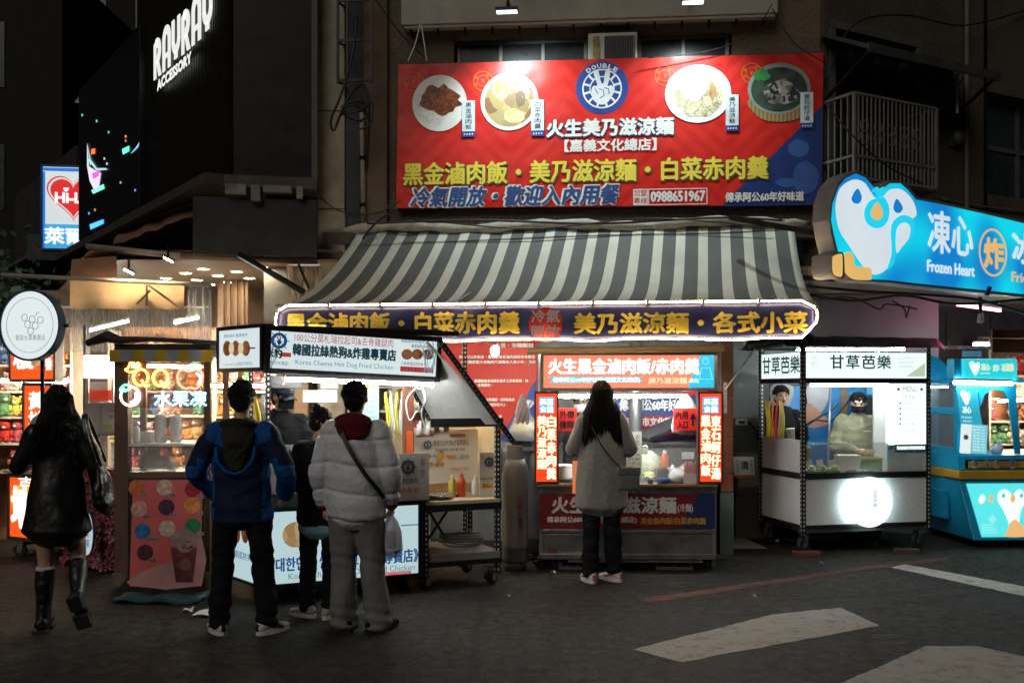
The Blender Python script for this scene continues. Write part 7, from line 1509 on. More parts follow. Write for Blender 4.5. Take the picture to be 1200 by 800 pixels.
# canopy over the balcony window
b = MB(); cz0 = rz_(60,1000,-.3); b.add([(xw0-.2,-.62,cz0-.1),(xw1+.55,-.62,cz0-.1),(xw1+.55,0,cz0+.22),(xw0-.2,0,cz0+.22),(xw0-.2,-.62,cz0-.06),(xw1+.55,-.62,cz0-.06),(xw1+.55,0,cz0+.26),(xw0-.2,0,cz0+.26)], [(0,1,2,3),(7,6,5,4),(0,4,5,1),(1,5,6,2),(2,6,7,3),(3,7,4,0)])
b.box(xw0-.2,-.64,cz0-.13,xw1+.55,-.62,cz0-.04); b.build('window_canopy', mat('canopy_dark', (.06,.065,.065), .6, .2, .3, dirt=.5), rb)
MB().tube([(xw1+.3,-.3,cz0-.0),(xw1+.3,-.3,cz0-.42)], .016, 6).build('drip_pipe', white, rb); MB().bar((xw0-.15,-.6,cz0-.1),(xw0-.15,0,cz0-.45), .025, .025).build('canopy_strut', blackm, rb); MB().bar((xw1+.5,-.6,cz0-.1),(xw1+.5,0,cz0-.45), .025, .025).build('canopy_strut', blackm, rb)
# balcony cage
bc = thing('balcony_cage', 'projecting rusty white bar cage round the dark balcony window', 'balcony', RFc)
cd = -.42; bx0 = rx(1001, cd); bx1 = rx(1097, cd); bz1 = rz_(109,1003,cd); bz0 = rz_(208,1003,cd)
cgm = mat('cage_paint', (.22,.21,.2), .6, .2, .3, dirt=.4)
for z in (bz0, bz1, bz1-.62):
    b = MB(); b.bar((bx0,cd,z),(bx1,cd,z),.025,.025); b.bar((bx0,cd,z),(bx0,0,z),.025,.025); b.bar((bx1,cd,z),(bx1,0,z),.025,.025); b.build('rail', cgm, bc)
n_ = 20; bar_me = None
for i in range(n_+1):
    x = bx0+(bx1-bx0)*i/n_; o = MB().box(-.006,-.006,0,.006,.006,bz1-bz0)
    if bar_me is None: bar_me = o.mesh('bar', cgm); big = MB().box(-.014,-.014,0,.014,.014,bz1-bz0).mesh('post', cgm)
    q = bpy.data.objects.new('bar', big if i in (0, n_) else bar_me); C.objects.link(q); q.parent = bc; q.location = (x, cd, bz0)
for i in range(1, 5):
    for x in (bx0, bx1): q = bpy.data.objects.new('bar', bar_me); C.objects.link(q); q.parent = bc; q.location = (x, cd*i/5, bz0)
for i in range(5):
    x = bx0+(bx1-bx0)*(i*2+1.5)/n_*1.6
    if x < bx1-.1:
        b = MB(); b.ring(x, (bz0+bz1)/2, .05, .058, cd-.005, cd+.005, seg=16); b.ring(x, (bz0+bz1)/2+.11, .05, .058, cd-.005, cd+.005, seg=16); b.build('scroll', cgm, bc)
MB().box(bx0,cd,bz0-.04,bx1,0,bz0-.02).build('floor_plate', mat('plate_dark', (.05,.05,.05), .7), bc)
struct('arcade_beam', MB().box(2.95, 9.78, 2.60, 3.1+9, 9.95, 2.86), mat('beam_paint', (.38,.33,.3), .8, 0, .2, dirt=.6, dcol=(.12,.08,.07), ds=3))
for i, pts in enumerate(([(940,344,9.6),(1000,352,9.6),(1060,346,9.6),(1120,356,9.6),(1210,350,9.6)],[(945,335,9.5),(1010,341,9.5),(1080,345,9.5),(1150,352,9.5),(1215,372,9.4)],[(960,350,9.55),(1000,349,9.5),(1030,362,9.5),(1040,356,9.5),(1075,362,9.5)],[(1046,352,9.5),(1060,362,9.5),(1062,372,9.5),(1066,358,9.5)])):
    cable(['black cable running along the beam under the blue sign','lower black cable sagging beneath the blue sign to the right edge','tangled short cable on the pale beam','little looped cable end on the beam'][i], pts, .014 if i < 2 else .008, group='cables under the blue sign')
lbk = thing('lamp_socket', 'white bulb socket hanging on a black cord under the blue sign', 'lamp', W(1149,372,9.6)); MB().loft([(0,0,-.04,.035,.035),(0,0,.03,.025,.025)], 12).build('socket', white, lbk, smooth=True); MB().tube([(0,0,.03),(0,0,.2)], .02, 6).build('cord', black, lbk)
wbd = thing('wooden_board', 'dark brown wooden board hanging above the blue cart at the right edge', 'board', Fr.px(1163, 10.0, 2)); WB = Fr.px(1163, 10.0, 2)
pbox(WB, wbd, 'plank', (1163,386,1240,396), 0, .04, mat('dark_wood', (.1,.045,.025), .5, 0, .3, stretch=(1,6,6)), .003); pbox(WB, wbd, 'plank', (1163,397,1240,413), 0, .04, mat('dark_wood', (.1,.045,.025), .5, 0, .3, stretch=(1,6,6)), .003)
rk = thing('hanging_rail', 'steel rail with a fluorescent tube hanging from the arcade ceiling', 'rail', Fr.px(1105, 10.5, 3)); RK = Fr.px(1105, 10.5, 3)
pbox(RK, rk, 'rail', (1107,405,1165,409), 0, .05, chrome); 
for x in (1108, 1160): pbox(RK, rk, 'hanger', (x,370,x+1.5,405), .01, .02, blackm)
pbox(RK, rk, 'card', (1128,411,1150,418), 0, .01, mat('card_lilac', (.45,.45,.6), .5)); tubelamp('fluorescent tube above the blue cart on the hanging rail', W(1141,404,10.7), W(1163,404,10.7), tube2, .02)
tubelamp('pink neon tube along the arcade ceiling at the right', W(1122,357,10.3), W(1172,364,11), E('pink_tube', (1,.12,.28), 28), .014)
tubelamp('added unseen tube beyond the wooden board, lighting the arcade ceiling', Vector((5.8,11.0,2.5)), Vector((6.9,11.1,2.5)), tube2, .02)  # unseen tube outside the view, put there for the pale ceiling
tubelamp('added hidden tube lighting the blue poster boards behind the guava cart', Vector((3.1,10.75,2.08)), Vector((4.3,10.75,2.08)), tube2, .016)  # added tube, kept out of sight behind the cart roof
tubelamp('fluorescent tube inside the shop behind the noodle cart', W(680,438,9.7), W(790,438,9.7), tube, .016)

# pipes, cables and fittings on the right facade
def fpipe(label, pts, r=.02, m=None):
    o = MB().tube(spline([RFc.M @ Vector(p) for p in pts], 5), r, 7).build('pipe', m or mat('pipe_dull', (.12,.11,.1), .6, dirt=.4), None, smooth=True); tag(o, label, 'pipe'); return o
fpipe('thin grey drain pipe running up the dark facade right of the canopy', [(rx(1128),-.05,2.9),(rx(1128),-.05,5),(rx(1128)+.01,-.05,8)], .03)
fpipe('thin conduit along the dark facade below the right window', [(rx(1100),-.03,3.75),(rx(1150),-.03,3.72),(rx(1260),-.03,3.75)], .014)
cable('black cable sagging across the dark facade above the window canopy', [(966,95,10),(1000,30,10.1),(1060,18,10.3),(1130,30,10.8),(1210,10,11.6)], .009)
cable('thin black cable crossing the balcony cage diagonally', [(966,120,9.6),(1000,160,9.5),(1040,195,9.6),(1080,215,9.9)], .008)
cable('grey cable looped below the canopy to the drain pipe', [(1075,95,10.4),(1090,130,10.4),(1110,120,10.6),(1130,90,10.9)], .008, mat('cable_grey', (.2,.2,.19), .6))
vf = thing('vent_hood', 'small round vent hood on the dark facade right of the balcony cage', 'vent', RFc); MB().ell((rx(1118),-.05,4.45), (.09,.07,.09), 12, 8).build('hood', mat('vent_grey', (.16,.16,.15), .5, .4, dirt=.4), vf, smooth=True); MB().box(rx(1118)-.09,-.03,4.35,rx(1118)+.09,0,4.56).build('plate', mat('vent_grey', (.16,.16,.15), .5), vf)
# ------------------------------------------------------------------ PEOPLE
V = Vector
def remesh(mb, vox=.012, it=5, amp=0, ns=7, st=(1,1,1), fn=None, fac=.5):
    me = mb.mesh('tmp', [black]); o = bpy.data.objects.new('tmp', me); C.objects.link(o)
    r = o.modifiers.new('r', 'REMESH'); r.mode = 'VOXEL'; r.voxel_size = vox
    if it: s = o.modifiers.new('s', 'SMOOTH'); s.factor = fac; s.iterations = it
    dg = bpy.context.evaluated_depsgraph_get(); dg.update(); out = bpy.data.meshes.new_from_object(o.evaluated_get(dg)); bpy.data.objects.remove(o); bpy.data.meshes.remove(me)
    if amp or fn:
        nr = [v.normal.copy() for v in out.vertices]
        for v, n in zip(out.vertices, nr):
            q = V((v.co.x*st[0], v.co.y*st[1], v.co.z*st[2]))*ns
            d = amp*(noise.noise(q) + .5*abs(noise.noise(q*2.1+V((5,1,3)))) - .25) if amp else 0
            if fn: d += fn(v.co)
            v.co += n*d
    out.polygons.foreach_set('use_smooth', [True]*len(out.polygons)); return out
def put(name, me, mats, par, mfn=None, label=None):
    me.materials.clear(); me.name = name
    for m in (mats if isinstance(mats, list) else [mats]): me.materials.append(m)
    if mfn:
        for p in me.polygons: p.material_index = mfn(p.center)
    else: me.polygons.foreach_set('material_index', [0]*len(me.polygons))
    o = bpy.data.objects.new(name, me); C.objects.link(o); o.parent = par
    if label: o['label'] = label
    return o
J0 = dict(sh=(.17,0,1.385), el=(.225,-.02,1.10), wr=(.24,.05,.86), hip=(.085,0,.90), kn=(.1,.01,.49), an=(.1,-.02,.09))
def J(side, d, k):
    p = d.get(k+('R' if side > 0 else 'L')); 
    if p is None: q = J0[k]; p = (q[0]*side, q[1], q[2])
    return V(p)
def hand(mb, w, dr, pn, side, curl=.5, s=1.0):
    """palm, four unequal bent fingers and a side thumb"""
    dr = dr.normalized(); pn = (pn - dr*pn.dot(dr)).normalized(); sd = dr.cross(pn)*side
    def L3(pts, r): mb.tube(pts, r, 7)
    mb.loft([(*(w-dr*.01), .024*s, .02*s), (*(w+dr*.03*s), .034*s, .017*s), (*(w+dr*.075*s), .04*s, .015*s), (*(w+dr*.092*s), .036*s, .011*s)], 10, ref=sd)
    for i, (o_, ln) in enumerate(((-.029,.062),(-.010,.072),(.010,.067),(.028,.052))):
        b0 = w+dr*.088*s+sd*o_*s; a1, a2, a3 = curl*.5, curl*1.3, curl*1.9
        p1 = b0+(dr*math.cos(a1)+pn*math.sin(a1))*ln*.42*s; p2 = p1+(dr*math.cos(a2)+pn*math.sin(a2))*ln*.33*s; p3 = p2+(dr*math.cos(a3)+pn*math.sin(a3))*ln*.27*s
        L3([b0-dr*.02*s, b0, p1, p2, p3], [.009*s,.0088*s,.0082*s,.0076*s,.006*s])
    t0 = w+dr*.028*s-sd*.024*s; t1 = t0-sd*.028*s+dr*.022*s+pn*.01*s; t2 = t1+dr*.026*s-sd*.006*s+pn*.012*s; t3 = t2+dr*.022*s+sd*.006*s+pn*.008*s
    L3([t0, t1, t2, t3], [.012*s,.0105*s,.0092*s,.007*s])
skin = mat('skin', (.58,.37,.27), .5, 0, .08, vs=12)
def person(label, loc, rz, k, d, group=None):
    o = thing('person', label, 'person', Fr(0,0,0)); o.matrix_world = Matrix.Translation(V(loc)) @ Matrix.Rotation(rz, 4, 'Z') @ Matrix.Scale(k, 4)
    lean = d.get('lean', 0)
    hr = Matrix.Rotation(d.get('yaw', 0), 3, 'Z') @ Matrix.Rotation(d.get('pitch', 0), 3, 'X') @ Matrix.Rotation(d.get('roll', 0), 3, 'Y'); npv = V((0, d.get('ny', 0), 1.475)); hc = npv + hr @ V((0,.018,.115))
    H = lambda x, y, z: hc + hr @ V((x, y, z))
    b = MB(); ny = d.get('ny', 0)
    b.loft([(0,0,.84,.14,.10),(0,0,.95,.14,.10),(0,ny*.2,1.08,.125,.09),(0,ny*.5,1.25,.15,.10),(0,ny*.8,1.36,.155,.085),(0,ny,1.42,.08,.06)], 18)
    b.loft([(0,ny-.01,1.38,.062,.06),(0,ny,1.45,.052,.055),(*(npv+hr@V((0,.01,.04))),.05,.055)], 12)
    b.ell(H(0,-.012,.015), (.074,.092,.098), 18, 12, rot=hr); b.ell(H(0,.018,-.045), (.056,.066,.062), 14, 10, rot=hr); b.ell(H(0,.045,-.075), (.03,.03,.026), 10, 8, rot=hr)
    b.ell(H(0,.078,-.012), (.013,.02,.026), 8, 8, rot=hr); b.ell(H(0,.092,-.024), (.015,.013,.011), 8, 6, rot=hr); b.ell(H(0,.062,.026), (.05,.022,.014), 10, 6, rot=hr)
    for s_ in (-1, 1): b.ell(H(s_*.077,-.008,-.005), (.012,.02,.032), 8, 8, rot=hr); b.ell(H(s_*.04,.05,-.03), (.02,.024,.02), 8, 6, rot=hr)
    for s_ in (-1, 1):
        sh, el, wr = J(s_, d, 'sh'), J(s_, d, 'el'), J(s_, d, 'wr'); hp_, kn, an = J(s_, d, 'hip'), J(s_, d, 'kn'), J(s_, d, 'an')
        b.loft([(*sh,.052,.05),(*sh.lerp(el,.5),.045,.045),(*el,.037,.037)], 12); b.loft([(*el,.038,.038),(*el.lerp(wr,.4),.036,.034),(*wr,.024,.021)], 12)
        b.loft([(*hp_,.088,.09),(*hp_.lerp(kn,.5),.074,.078),(*kn,.052,.054)], 14); b.loft([(*kn,.05,.053),(*(kn.lerp(an,.35)+V((0,-.012,0))),.05,.054),(*an,.034,.036)], 14)
        hd = d.get('hd'+('R' if s_ > 0 else 'L'), (wr-el)); pnn = d.get('pn'+('R' if s_ > 0 else 'L'), V((-s_,.3,0)))
        hand(b, wr, V(hd), V(pnn), s_, d.get('curl', .6))
    put('body', remesh(b, .0085, 3), d.get('skin', skin), o)
    # face
    if d.get('face'):
        b = MB()
        for s_ in (-1, 1): b.ell(H(s_*.031,.074,.008), (.0135,.006,.0065), 10, 6, rot=hr)
        b.build('eyes', mat('eye_dark', (.02,.015,.012), .25), o, smooth=True)
        b = MB()
        for s_ in (-1, 1): b.tube([H(s_*.015,.082,.028), H(s_*.032,.081,.032), H(s_*.048,.068,.027)], .004, 6)
        b.build('eyebrows', black, o, smooth=True)
        if d['face'] == 'open':
            b = MB(); b.ell(H(0,.083,-.054), (.017,.008,.013), 12, 8, rot=hr); b.build('open_mouth', mat('mouth_in', (.08,.015,.015), .4), o, smooth=True)
            b = MB(); pts = [H(.022*math.cos(a), .084-.012*abs(math.cos(a)), -.054+.017*math.sin(a)) for a in [2*PI*i/14 for i in range(14)]]; b.tube(pts, .0045, 6, closed=True); b.build('lips', mat('lip', (.4,.16,.13), .45), o, smooth=True)
    if d.get('mask'):
        b = MB(); b.grid(lambda u, v: H(.078*math.sin((u-.5)*2.5), .03+.078*math.cos((u-.5)*2.5)*(1-.25*abs(v-.5)), -.082+.078*v), 14, 6); q = b.build('face_mask', d['mask'], o, smooth=True); q.modifiers.new('t', 'SOLIDIFY').thickness = .004
    if d.get('glasses'):
        b = MB()
        for s_ in (-1, 1): pts = [H(s_*.033+.025*math.cos(a), .09, .008+.018*math.sin(a)) for a in [2*PI*i/14 for i in range(14)]]; b.tube(pts, .0025, 5, closed=True); b.tube([H(s_*.058,.088,.01), H(s_*.078,.0,.01)], .0025, 5)
        b.tube([H(-.008,.09,.01), H(.008,.09,.01)], .0025, 5); b.build('glasses', black, o)
    # hair
    hm = d.get('hairm') or mat('hair_black', (.008,.007,.006), .55, 0, .5, spec=.22, vs=60, bump=.8, bs=140, stretch=(1,1,.12))
    hs_ = d.get('hair', 'short'); b = MB(); rn = random.Random(hash(label) % 1000 if False else len(label))
    if hs_ in ('short', 'fringe', 'under'):
        b.ell(H(0,-.022,.035), (.086,.098,.09), 20, 14, rot=hr); b.ell(H(0,-.055,-.02), (.07,.058,.075), 16, 10, rot=hr)
        if hs_ == 'fringe': b.ell(H(0,.03,.072), (.076,.06,.04), 16, 10, rot=hr); b.ell(H(.045,.045,.055), (.028,.03,.024), 10, 8, rot=hr); b.ell(H(-.045,.045,.055), (.028,.03,.024), 10, 8, rot=hr); b.ell(H(0,.062,.062), (.045,.022,.018), 10, 8, rot=hr)
        me = remesh(b, .007, 2, .012, 38); put('hair', me, hm, o)
        b = MB()
        for i in range(420):
            th = rn.uniform(0, 2*PI); ph = rn.uniform(-.1, 1.3); dv_ = V((math.cos(th)*math.cos(ph), math.sin(th)*math.cos(ph), math.sin(ph)))
            if dv_.y > .55 and dv_.z < .6: continue
            p0 = H(dv_.x*.082, -.022+dv_.y*.093, .035+dv_.z*.086); tg = hr @ (V((rn.uniform(-.6,.6), rn.uniform(-.6,.6), rn.uniform(-1,.2)))); tg = (tg.normalized()*.7+(hr@dv_)*.65)
            b.tube([p0-tg*.006, p0+tg*.008, p0+tg*.018+V((0,0,-.004))], [.004,.003,.0008], 3)
        b.build('loose_strands', hm, o, smooth=True)
    if hs_ == 'long' or hs_ == 'wavy':
        L_ = d.get('hairlen', .42); wv = .016 if hs_ == 'wavy' else .003; wd_ = d.get('hairw', .15)
        b.ell(H(0,-.02,.035), (.089,.102,.092), 20, 14, rot=hr)
        b.loft([(*H(0,-.03,.05),.08,.085),(*H(0,-.04,-.03),.098,.08),(*H(0,-.05,-.13),wd_*.85,.08),(*H(0,-.06,-.13-(L_-.13)*.5),wd_,.075),(*H(0,-.06,-L_+.03),wd_*(1.0 if hs_ == 'long' else .95),.06)], 24)
        me = remesh(b, .009, 3, .012 if hs_ == 'long' else .03, 12 if hs_ == 'long' else 17, (1,1,.25 if hs_ == 'long' else .8)); put('hair', me, hm, o)
        b = MB()
        for i in range(520):
            a = rn.uniform(-2.45, 2.45); dx, dy = math.sin(a), -math.cos(a)
            ex = rn.uniform(.96, 1.10); lz_ = L_*rn.uniform(.88, 1.06); ph = rn.random()*6
            pts = [H(dx*.03, -.02+dy*.03, .127), H(dx*.085*ex, -.02+dy*.098*ex, .05), H(dx*.098*ex, -.03+dy*.082*ex, -.04), H(dx*wd_*.86*ex, -.05+dy*.082*ex, -.14)]
            n_ = 5
            for j in range(1, n_+1): t = j/n_; pts.append(H(dx*wd_*ex*(.9+.1*t)+wv*math.sin(ph+t*9), -.06+dy*.07*ex+wv*math.cos(ph+t*8), -.14-(lz_-.14)*t))
            b.tube(pts, [.004]*(len(pts)-2)+[.003,.0008], 3)
        b.build('loose_strands', hm, o, smooth=True)
    if hs_ == 'bun':
        b.ell(H(0,-.022,.035), (.084,.098,.088), 20, 14, rot=hr); b.ell(H(0,-.055,-.02), (.066,.055,.065), 16, 10, rot=hr); b.ell(H(0,-.07,.105), (.05,.045,.045), 14, 10, rot=hr)
        put('hair', remesh(b, .007, 2, .012, 38), hm, o)
    if d.get('cap'):
        b = MB(); b.ell(H(0,-.01,.05), (.094,.108,.09), 20, 12, rot=hr); b.v = [v if (hr.inverted()@(V(v)-hc)).z > .03 else tuple(hc+hr@(lambda q: V((q.x,q.y,.03)))(hr.inverted()@(V(v)-hc))) for v in b.v]
        b.grid(lambda u, v: H((u-.5)*.15*(1-.15*v), .075+.09*v*math.cos((u-.5)*2.2), .035-.018*v-.03*(2*u-1)**2), 10, 5); q = b.build('cap', d['cap'], o, smooth=True); q.modifiers.new('t', 'SOLIDIFY').thickness = .005
    o['_H'] = 0; del o['_H']
    return o, H
def sleeve(b, sh, el, wr, r0, r1, r2, quilt=0, drop=.0, cuff=0):
    """sleeve as closely spaced rings, with quilted bulges if asked"""
    pts = []; N_ = 16 if not quilt else 26
    L1 = (el-sh).length; L2 = (wr-el).length; tot = L1+L2
    for i in range(N_+1):
        t = i/N_; s_ = t*tot
        ce = V(sh).lerp(el, min(1, s_/L1)) if s_ < L1 else V(el).lerp(wr, (s_-L1)/L2)
        # round the elbow a little
        if abs(s_-L1) < .06: w = 1-abs(s_-L1)/.06; ce = ce.lerp((sh.lerp(el,.85)+el.lerp(wr,.15))/2, w*.5)
        r = r0+(r1-r0)*min(1, s_/L1) if s_ < L1 else r1+(r2-r1)*(s_-L1)/L2
        if quilt: r *= 1+.05*(abs(math.sin(s_/.135*PI))-.6)
        if cuff and t > .93: r *= .8
        pts.append((*ce, r, r))
    b.loft(pts, 16)
def top(par, d, name, m, rings, sl=(.07,.06,.045), vox=.011, amp=.012, ns=7, st=(1,1,1.6), quilt=0, mfn=None, ext=.02, it=5, cuff=0, fn=None):
    """rings: (z, rx, ry, y)"""
    b = MB(); zz = []
    rr = sorted(rings, key=lambda r: r[0]); b.loft([(0, r[3], r[0], r[1], r[2]) for r in rr], 28)
    for s_ in (-1, 1):
        sh, el, wr = J(s_, d, 'sh'), J(s_, d, 'el'), J(s_, d, 'wr'); wr2 = wr+(wr-el).normalized()*ext
        sleeve(b, sh+V((-s_*.02,0,-.0)), el, wr2, *sl, quilt=quilt, cuff=cuff)
        b.ell(sh+V((-s_*.03,0,-.0)), (sl[0]*1.02,sl[0]*1.0,sl[0]*.95), 12, 8)
    qf = None
    if quilt:
        def qf(c):
            s = c.z/quilt; body = max(0, 1-abs(c.x)/.26); f_ = (s+.10*math.sin(c.x*9)+.05*noise.noise(c*9)) % 1; q_ = min(f_, 1-f_)*quilt; return .004*math.sin(f_*PI)-.010*math.exp(-(q_/.010)**2)+.005*noise.noise(V((c.x*26+c.z*14, c.y*22, c.z*10)))*math.exp(-(q_/.05)**2)
    me = remesh(b, vox, it, amp, ns, st, (lambda c: (qf(c) if qf else 0)+(fn(c) if fn else 0)) if (qf or fn) else None)
    return put(name, me, m, par, mfn)
def trousers(par, d, m, r=(.105,.08,.075), hem=.06, waist=.98, amp=.014, ns=9, wide=0, st=(1,1,1.3), name='trousers'):
    b = MB(); b.loft([(0,0,waist,.155,.115),(0,-.01,.92,.165,.125),(0,-.01,.84,.165,.125)], 22)
    for s_ in (-1, 1):
        hp_, kn, an = J(s_, d, 'hip'), J(s_, d, 'kn'), J(s_, d, 'an'); dn = (an-kn).normalized(); he = kn+dn*((an-kn).length*((kn.z-hem)/(kn.z-an.z) if abs(kn.z-an.z) > .1 else 1))
        b.loft([(*(hp_+V((0,-.01,0))),r[0],r[0]*1.08),(*hp_.lerp(kn,.5),(r[0]+r[1])/2,(r[0]+r[1])/2),(*kn,r[1],r[1]),(*kn.lerp(he,.6),(r[1]+r[2])/2,(r[1]+r[2])/2+.005),(*he,r[2],r[2]+.008)], 16)
    def fn(c):
        lo = max(0, 1-abs(c.z-hem-.05)/.16); kn_ = max(0, 1-abs(c.z-.5)/.12); return .008*math.sin(c.z*75+c.x*12+c.y*15)*(lo+.5*kn_)
    return put(name, remesh(b, .011, 4, amp, ns, st, fn), m, par)
def shoe(par, an, dr, m, sole, k=1.0, name='shoe', acc=None, lift=0, h=.075):
    """dr: toe direction"""
    dr = V(dr).normalized(); up = V((0,0,1)) if abs(dr.z) < .3 else dr.cross(V((1,0,0))); sd = dr.cross(up).normalized(); up = sd.cross(dr).normalized()
    base = V(an)-up*(V(an).z-lift if abs(dr.z) < .3 else .09)
    f = lambda t, z, rx, rz_: (*(base+dr*t*k+up*z*k), rx*k, rz_*k)
    b = MB(); b.loft([f(-.08,.045,.032,.028), f(-.055,.05,.038,.04), f(0,.05,.04,.042), f(.07,.042,.042,.032), f(.13,.034,.046,.024), f(.175,.03,.034,.018)], 14, ref=sd)
    b.loft([f(-.055,.05,.035,.03)]+[(*(V(an)-dr*.02+up*.01),.045*k,.042*k)], 12)
    q = put(name, remesh(b, .008, 3, .003, 30), m, par)
    b = MB(); n = 18; out = []
    for i in range(n):
        a = 2*PI*i/n; t = .05+.145*math.cos(a); w = .046*math.sin(a)*(1-.15*math.cos(a*1)); out.append((t, w))
    vs = [base+dr*t*k*1.02+sd*w*k*1.08+up*z for z in (.0, .03*k) for t, w in out]; b.add(vs, [tuple(range(n-1,-1,-1)), tuple(range(n, 2*n))]+[(i, (i+1)%n, (i+1)%n+n, i+n) for i in range(n)]); b.build('sole', sole, q)
    if acc: b = MB(); b.tube([base+dr*.02*k+sd*.043*k+up*.06*k, base+dr*.08*k+sd*.046*k+up*.045*k, base+dr*.1*k+sd*.046*k+up*.03*k], .009*k, 6); b.tube([base-dr*.02*k-sd*.04*k+up*.07*k, base+dr*.08*k-sd*.046*k+up*.04*k], .009*k, 6); b.tube([base-dr*.088*k+up*.075*k, base-dr*.09*k+up*.03*k], .014*k, 6); b.build('accent', acc, q)
    return q
def strap(par, pts, w, m, name='strap', th=.006):
    b = MB(); P_ = spline(pts, 5)
    for i in range(len(P_)-1):
        b.bar(P_[i], P_[i+1], w, th, up=(0,1,0))
    return b.build(name, m, par)
cloth = lambda n, c, **k: mat(n, c, k.pop('rough', .9), 0, k.pop('var', .12), spec=k.pop('spec', .12), vs=k.pop('vs', 8), bump=k.pop('bump', .35), bs=k.pop('bs', 120), **k)
blackc = cloth('black_cloth', (.012,.012,.014)); 
# 1. woman in black leather jacket, walking past on the left
g = G(54, 738)
d1 = dict(elL=(-.27,.02,1.13), wrL=(-.24,.2,1.18), elR=(.27,-.02,1.12), wrR=(.24,.12,.98), knL=(-.08,.0,.49), anL=(-.09,-.02,.10), hipR=(.08,0,.9), knR=(.12,.08,.5), anR=(.16,-.14,.26), yaw=.55, hair='wavy', hairlen=.36, hairw=.165, skin=mat('skin_leg', (.42,.27,.2), .55, 0, .06))
p, H = person('woman in a black leather jacket and knee high boots walking on the left', (g.x+.08, g.y, 0), math.radians(12), .975, d1)
leather = mat('black_leather', (.009,.009,.009), .38, 0, .3, bump=.12, bs=40)
top(p, d1, 'leather_jacket', leather, [(.70,.235,.17,-.02),(.8,.215,.16,-.02),(1.0,.18,.14,-.01),(1.2,.165,.12,0),(1.36,.155,.105,0),(1.43,.09,.08,0)], (.07,.064,.05), amp=.014, ns=5, st=(1.3,1.3,.8))
b = MB(); b.loft([(0,0,.66,.2,.15),(0,0,.72,.19,.15),(0,0,.86,.17,.13)], 22); put('skirt', remesh(b, .012, 2, .01, 9), mat('skirt_brown', (.05,.02,.018), .8), p)
for s_ in (-1, 1):
    kn, an = J(s_, d1, 'kn'), J(s_, d1, 'an'); dn = (an-kn).normalized(); kt = kn+dn*.06
    b = MB(); b.loft([(*kt,.066,.068),(*kn.lerp(an,.4),.066,.07),(*kn.lerp(an,.75),.052,.056),(*an,.05,.058)], 16); fd = V((.0,1,.0)) if s_ < 0 else V((.25,.35,-.9)); fd.normalize(); 
    upd = -dn; bs_ = an+dn*.04
    b.loft([(*(bs_-fd*.06),.045,.04),(*bs_,.048,.05),(*(bs_+fd*.09),.05,.036),(*(bs_+fd*.15),.045,.028)], 14, ref=fd.cross(upd)); bt = put('boot', remesh(b, .008, 3, .005, 14, (1,1,1.6)), leather, p)
    b = MB(); 
    for t, w_ in ((-.05,.045),(.1,.05)): c_ = bs_+fd*t+dn*.055; b.bar(c_-fd*.045, c_+fd*.06, w_*2, .04, up=upd)
    b.build('sole', rubber, bt)
    if s_ < 0: b = MB(); b.loft([(*(kt-dn*.012),.062,.064),(*(kt+dn*.004),.064,.066)], 16); b.build('white_sock', mat('sock', (.5,.5,.48), .8), p, smooth=True)
tote = thing('tote_bag', 'large soft black tote bag on the shoulder of the woman in black leather', 'bag', Matrix.Translation(V((g.x+.08, g.y, 0))) @ Matrix.Rotation(math.radians(12), 4, 'Z'))
b = MB(); b.loft([(.32,-.05,.80,.02,.10),(.31,-.04,.85,.075,.16),(.29,-.03,1.0,.06,.14),(.27,-.02,1.15,.03,.10)], 18, ref=(1,0,0)); put('bag_body', remesh(b, .011, 3, .03, 8), leather, tote)
strap(tote, [(.26,-.1,1.15),(.2,-.1,1.35),(.17,-.03,1.47),(.19,.05,1.38),(.26,.08,1.16)], .022, leather); strap(tote, [(.3,-.11,1.12),(.23,-.12,1.34),(.19,-.03,1.475),(.21,.06,1.38),(.29,.09,1.14)], .02, leather)
# 2. man in blue jacket
g = G(283, 741)
d2 = dict(elL=(-.315,-.06,1.10), wrL=(-.215,.12,.93), elR=(.315,-.05,1.10), wrR=(.27,.12,.93), knL=(-.13,.01,.49), anL=(-.15,-.01,.09), knR=(.14,.01,.49), anR=(.18,-.01,.09), hipL=(-.1,0,.88), hipR=(.1,0,.88), shL=(-.185,0,1.37), shR=(.185,0,1.37), hair='short', curl=1.2)
p, H = person('man in a blue and navy hooded jacket with hands in his pockets', (g.x, g.y, 0), 0, .995, d2)
bj = cloth('jacket_blue', (.012,.085,.30), rough=.6); nj = cloth('jacket_navy', (.012,.02,.055), rough=.65); ol_m = cloth('hood_olive', (.035,.032,.026))
def mf2(c):
    ax = abs(c.x)
    if ax > .215: return 0 if c.z < 1.14 + (.05 if ax < .27 else 0) else 1
    if ax > .16 and c.z < 1.2: return 0
    if c.z > 1.25+(ax-.085)*.55 and .085 < ax: return 0
    return 1
top(p, d2, 'jacket', [bj, nj], vox=.0085, rings=[(.77,.21,.145,-.0),(.85,.21,.145,0),(1.0,.195,.135,0),(1.2,.2,.13,0),(1.34,.18,.115,0),(1.42,.09,.085,0)], sl=(.08,.07,.055), amp=.018, ns=7, mfn=mf2)
b = MB(); b.loft([(0,-.11,1.12,.045,.03),(0,-.125,1.2,.085,.035),(0,-.12,1.3,.10,.05),(0,-.09,1.37,.13,.06)], 18); b.ell((0,-.055,1.415), (.135,.085,.055), 20, 10); b.ell((0,.0,1.40), (.115,.1,.05), 16, 8)
put('hood', remesh(b, .010, 3, .03, 9, (1,1,1)), ol_m, p)
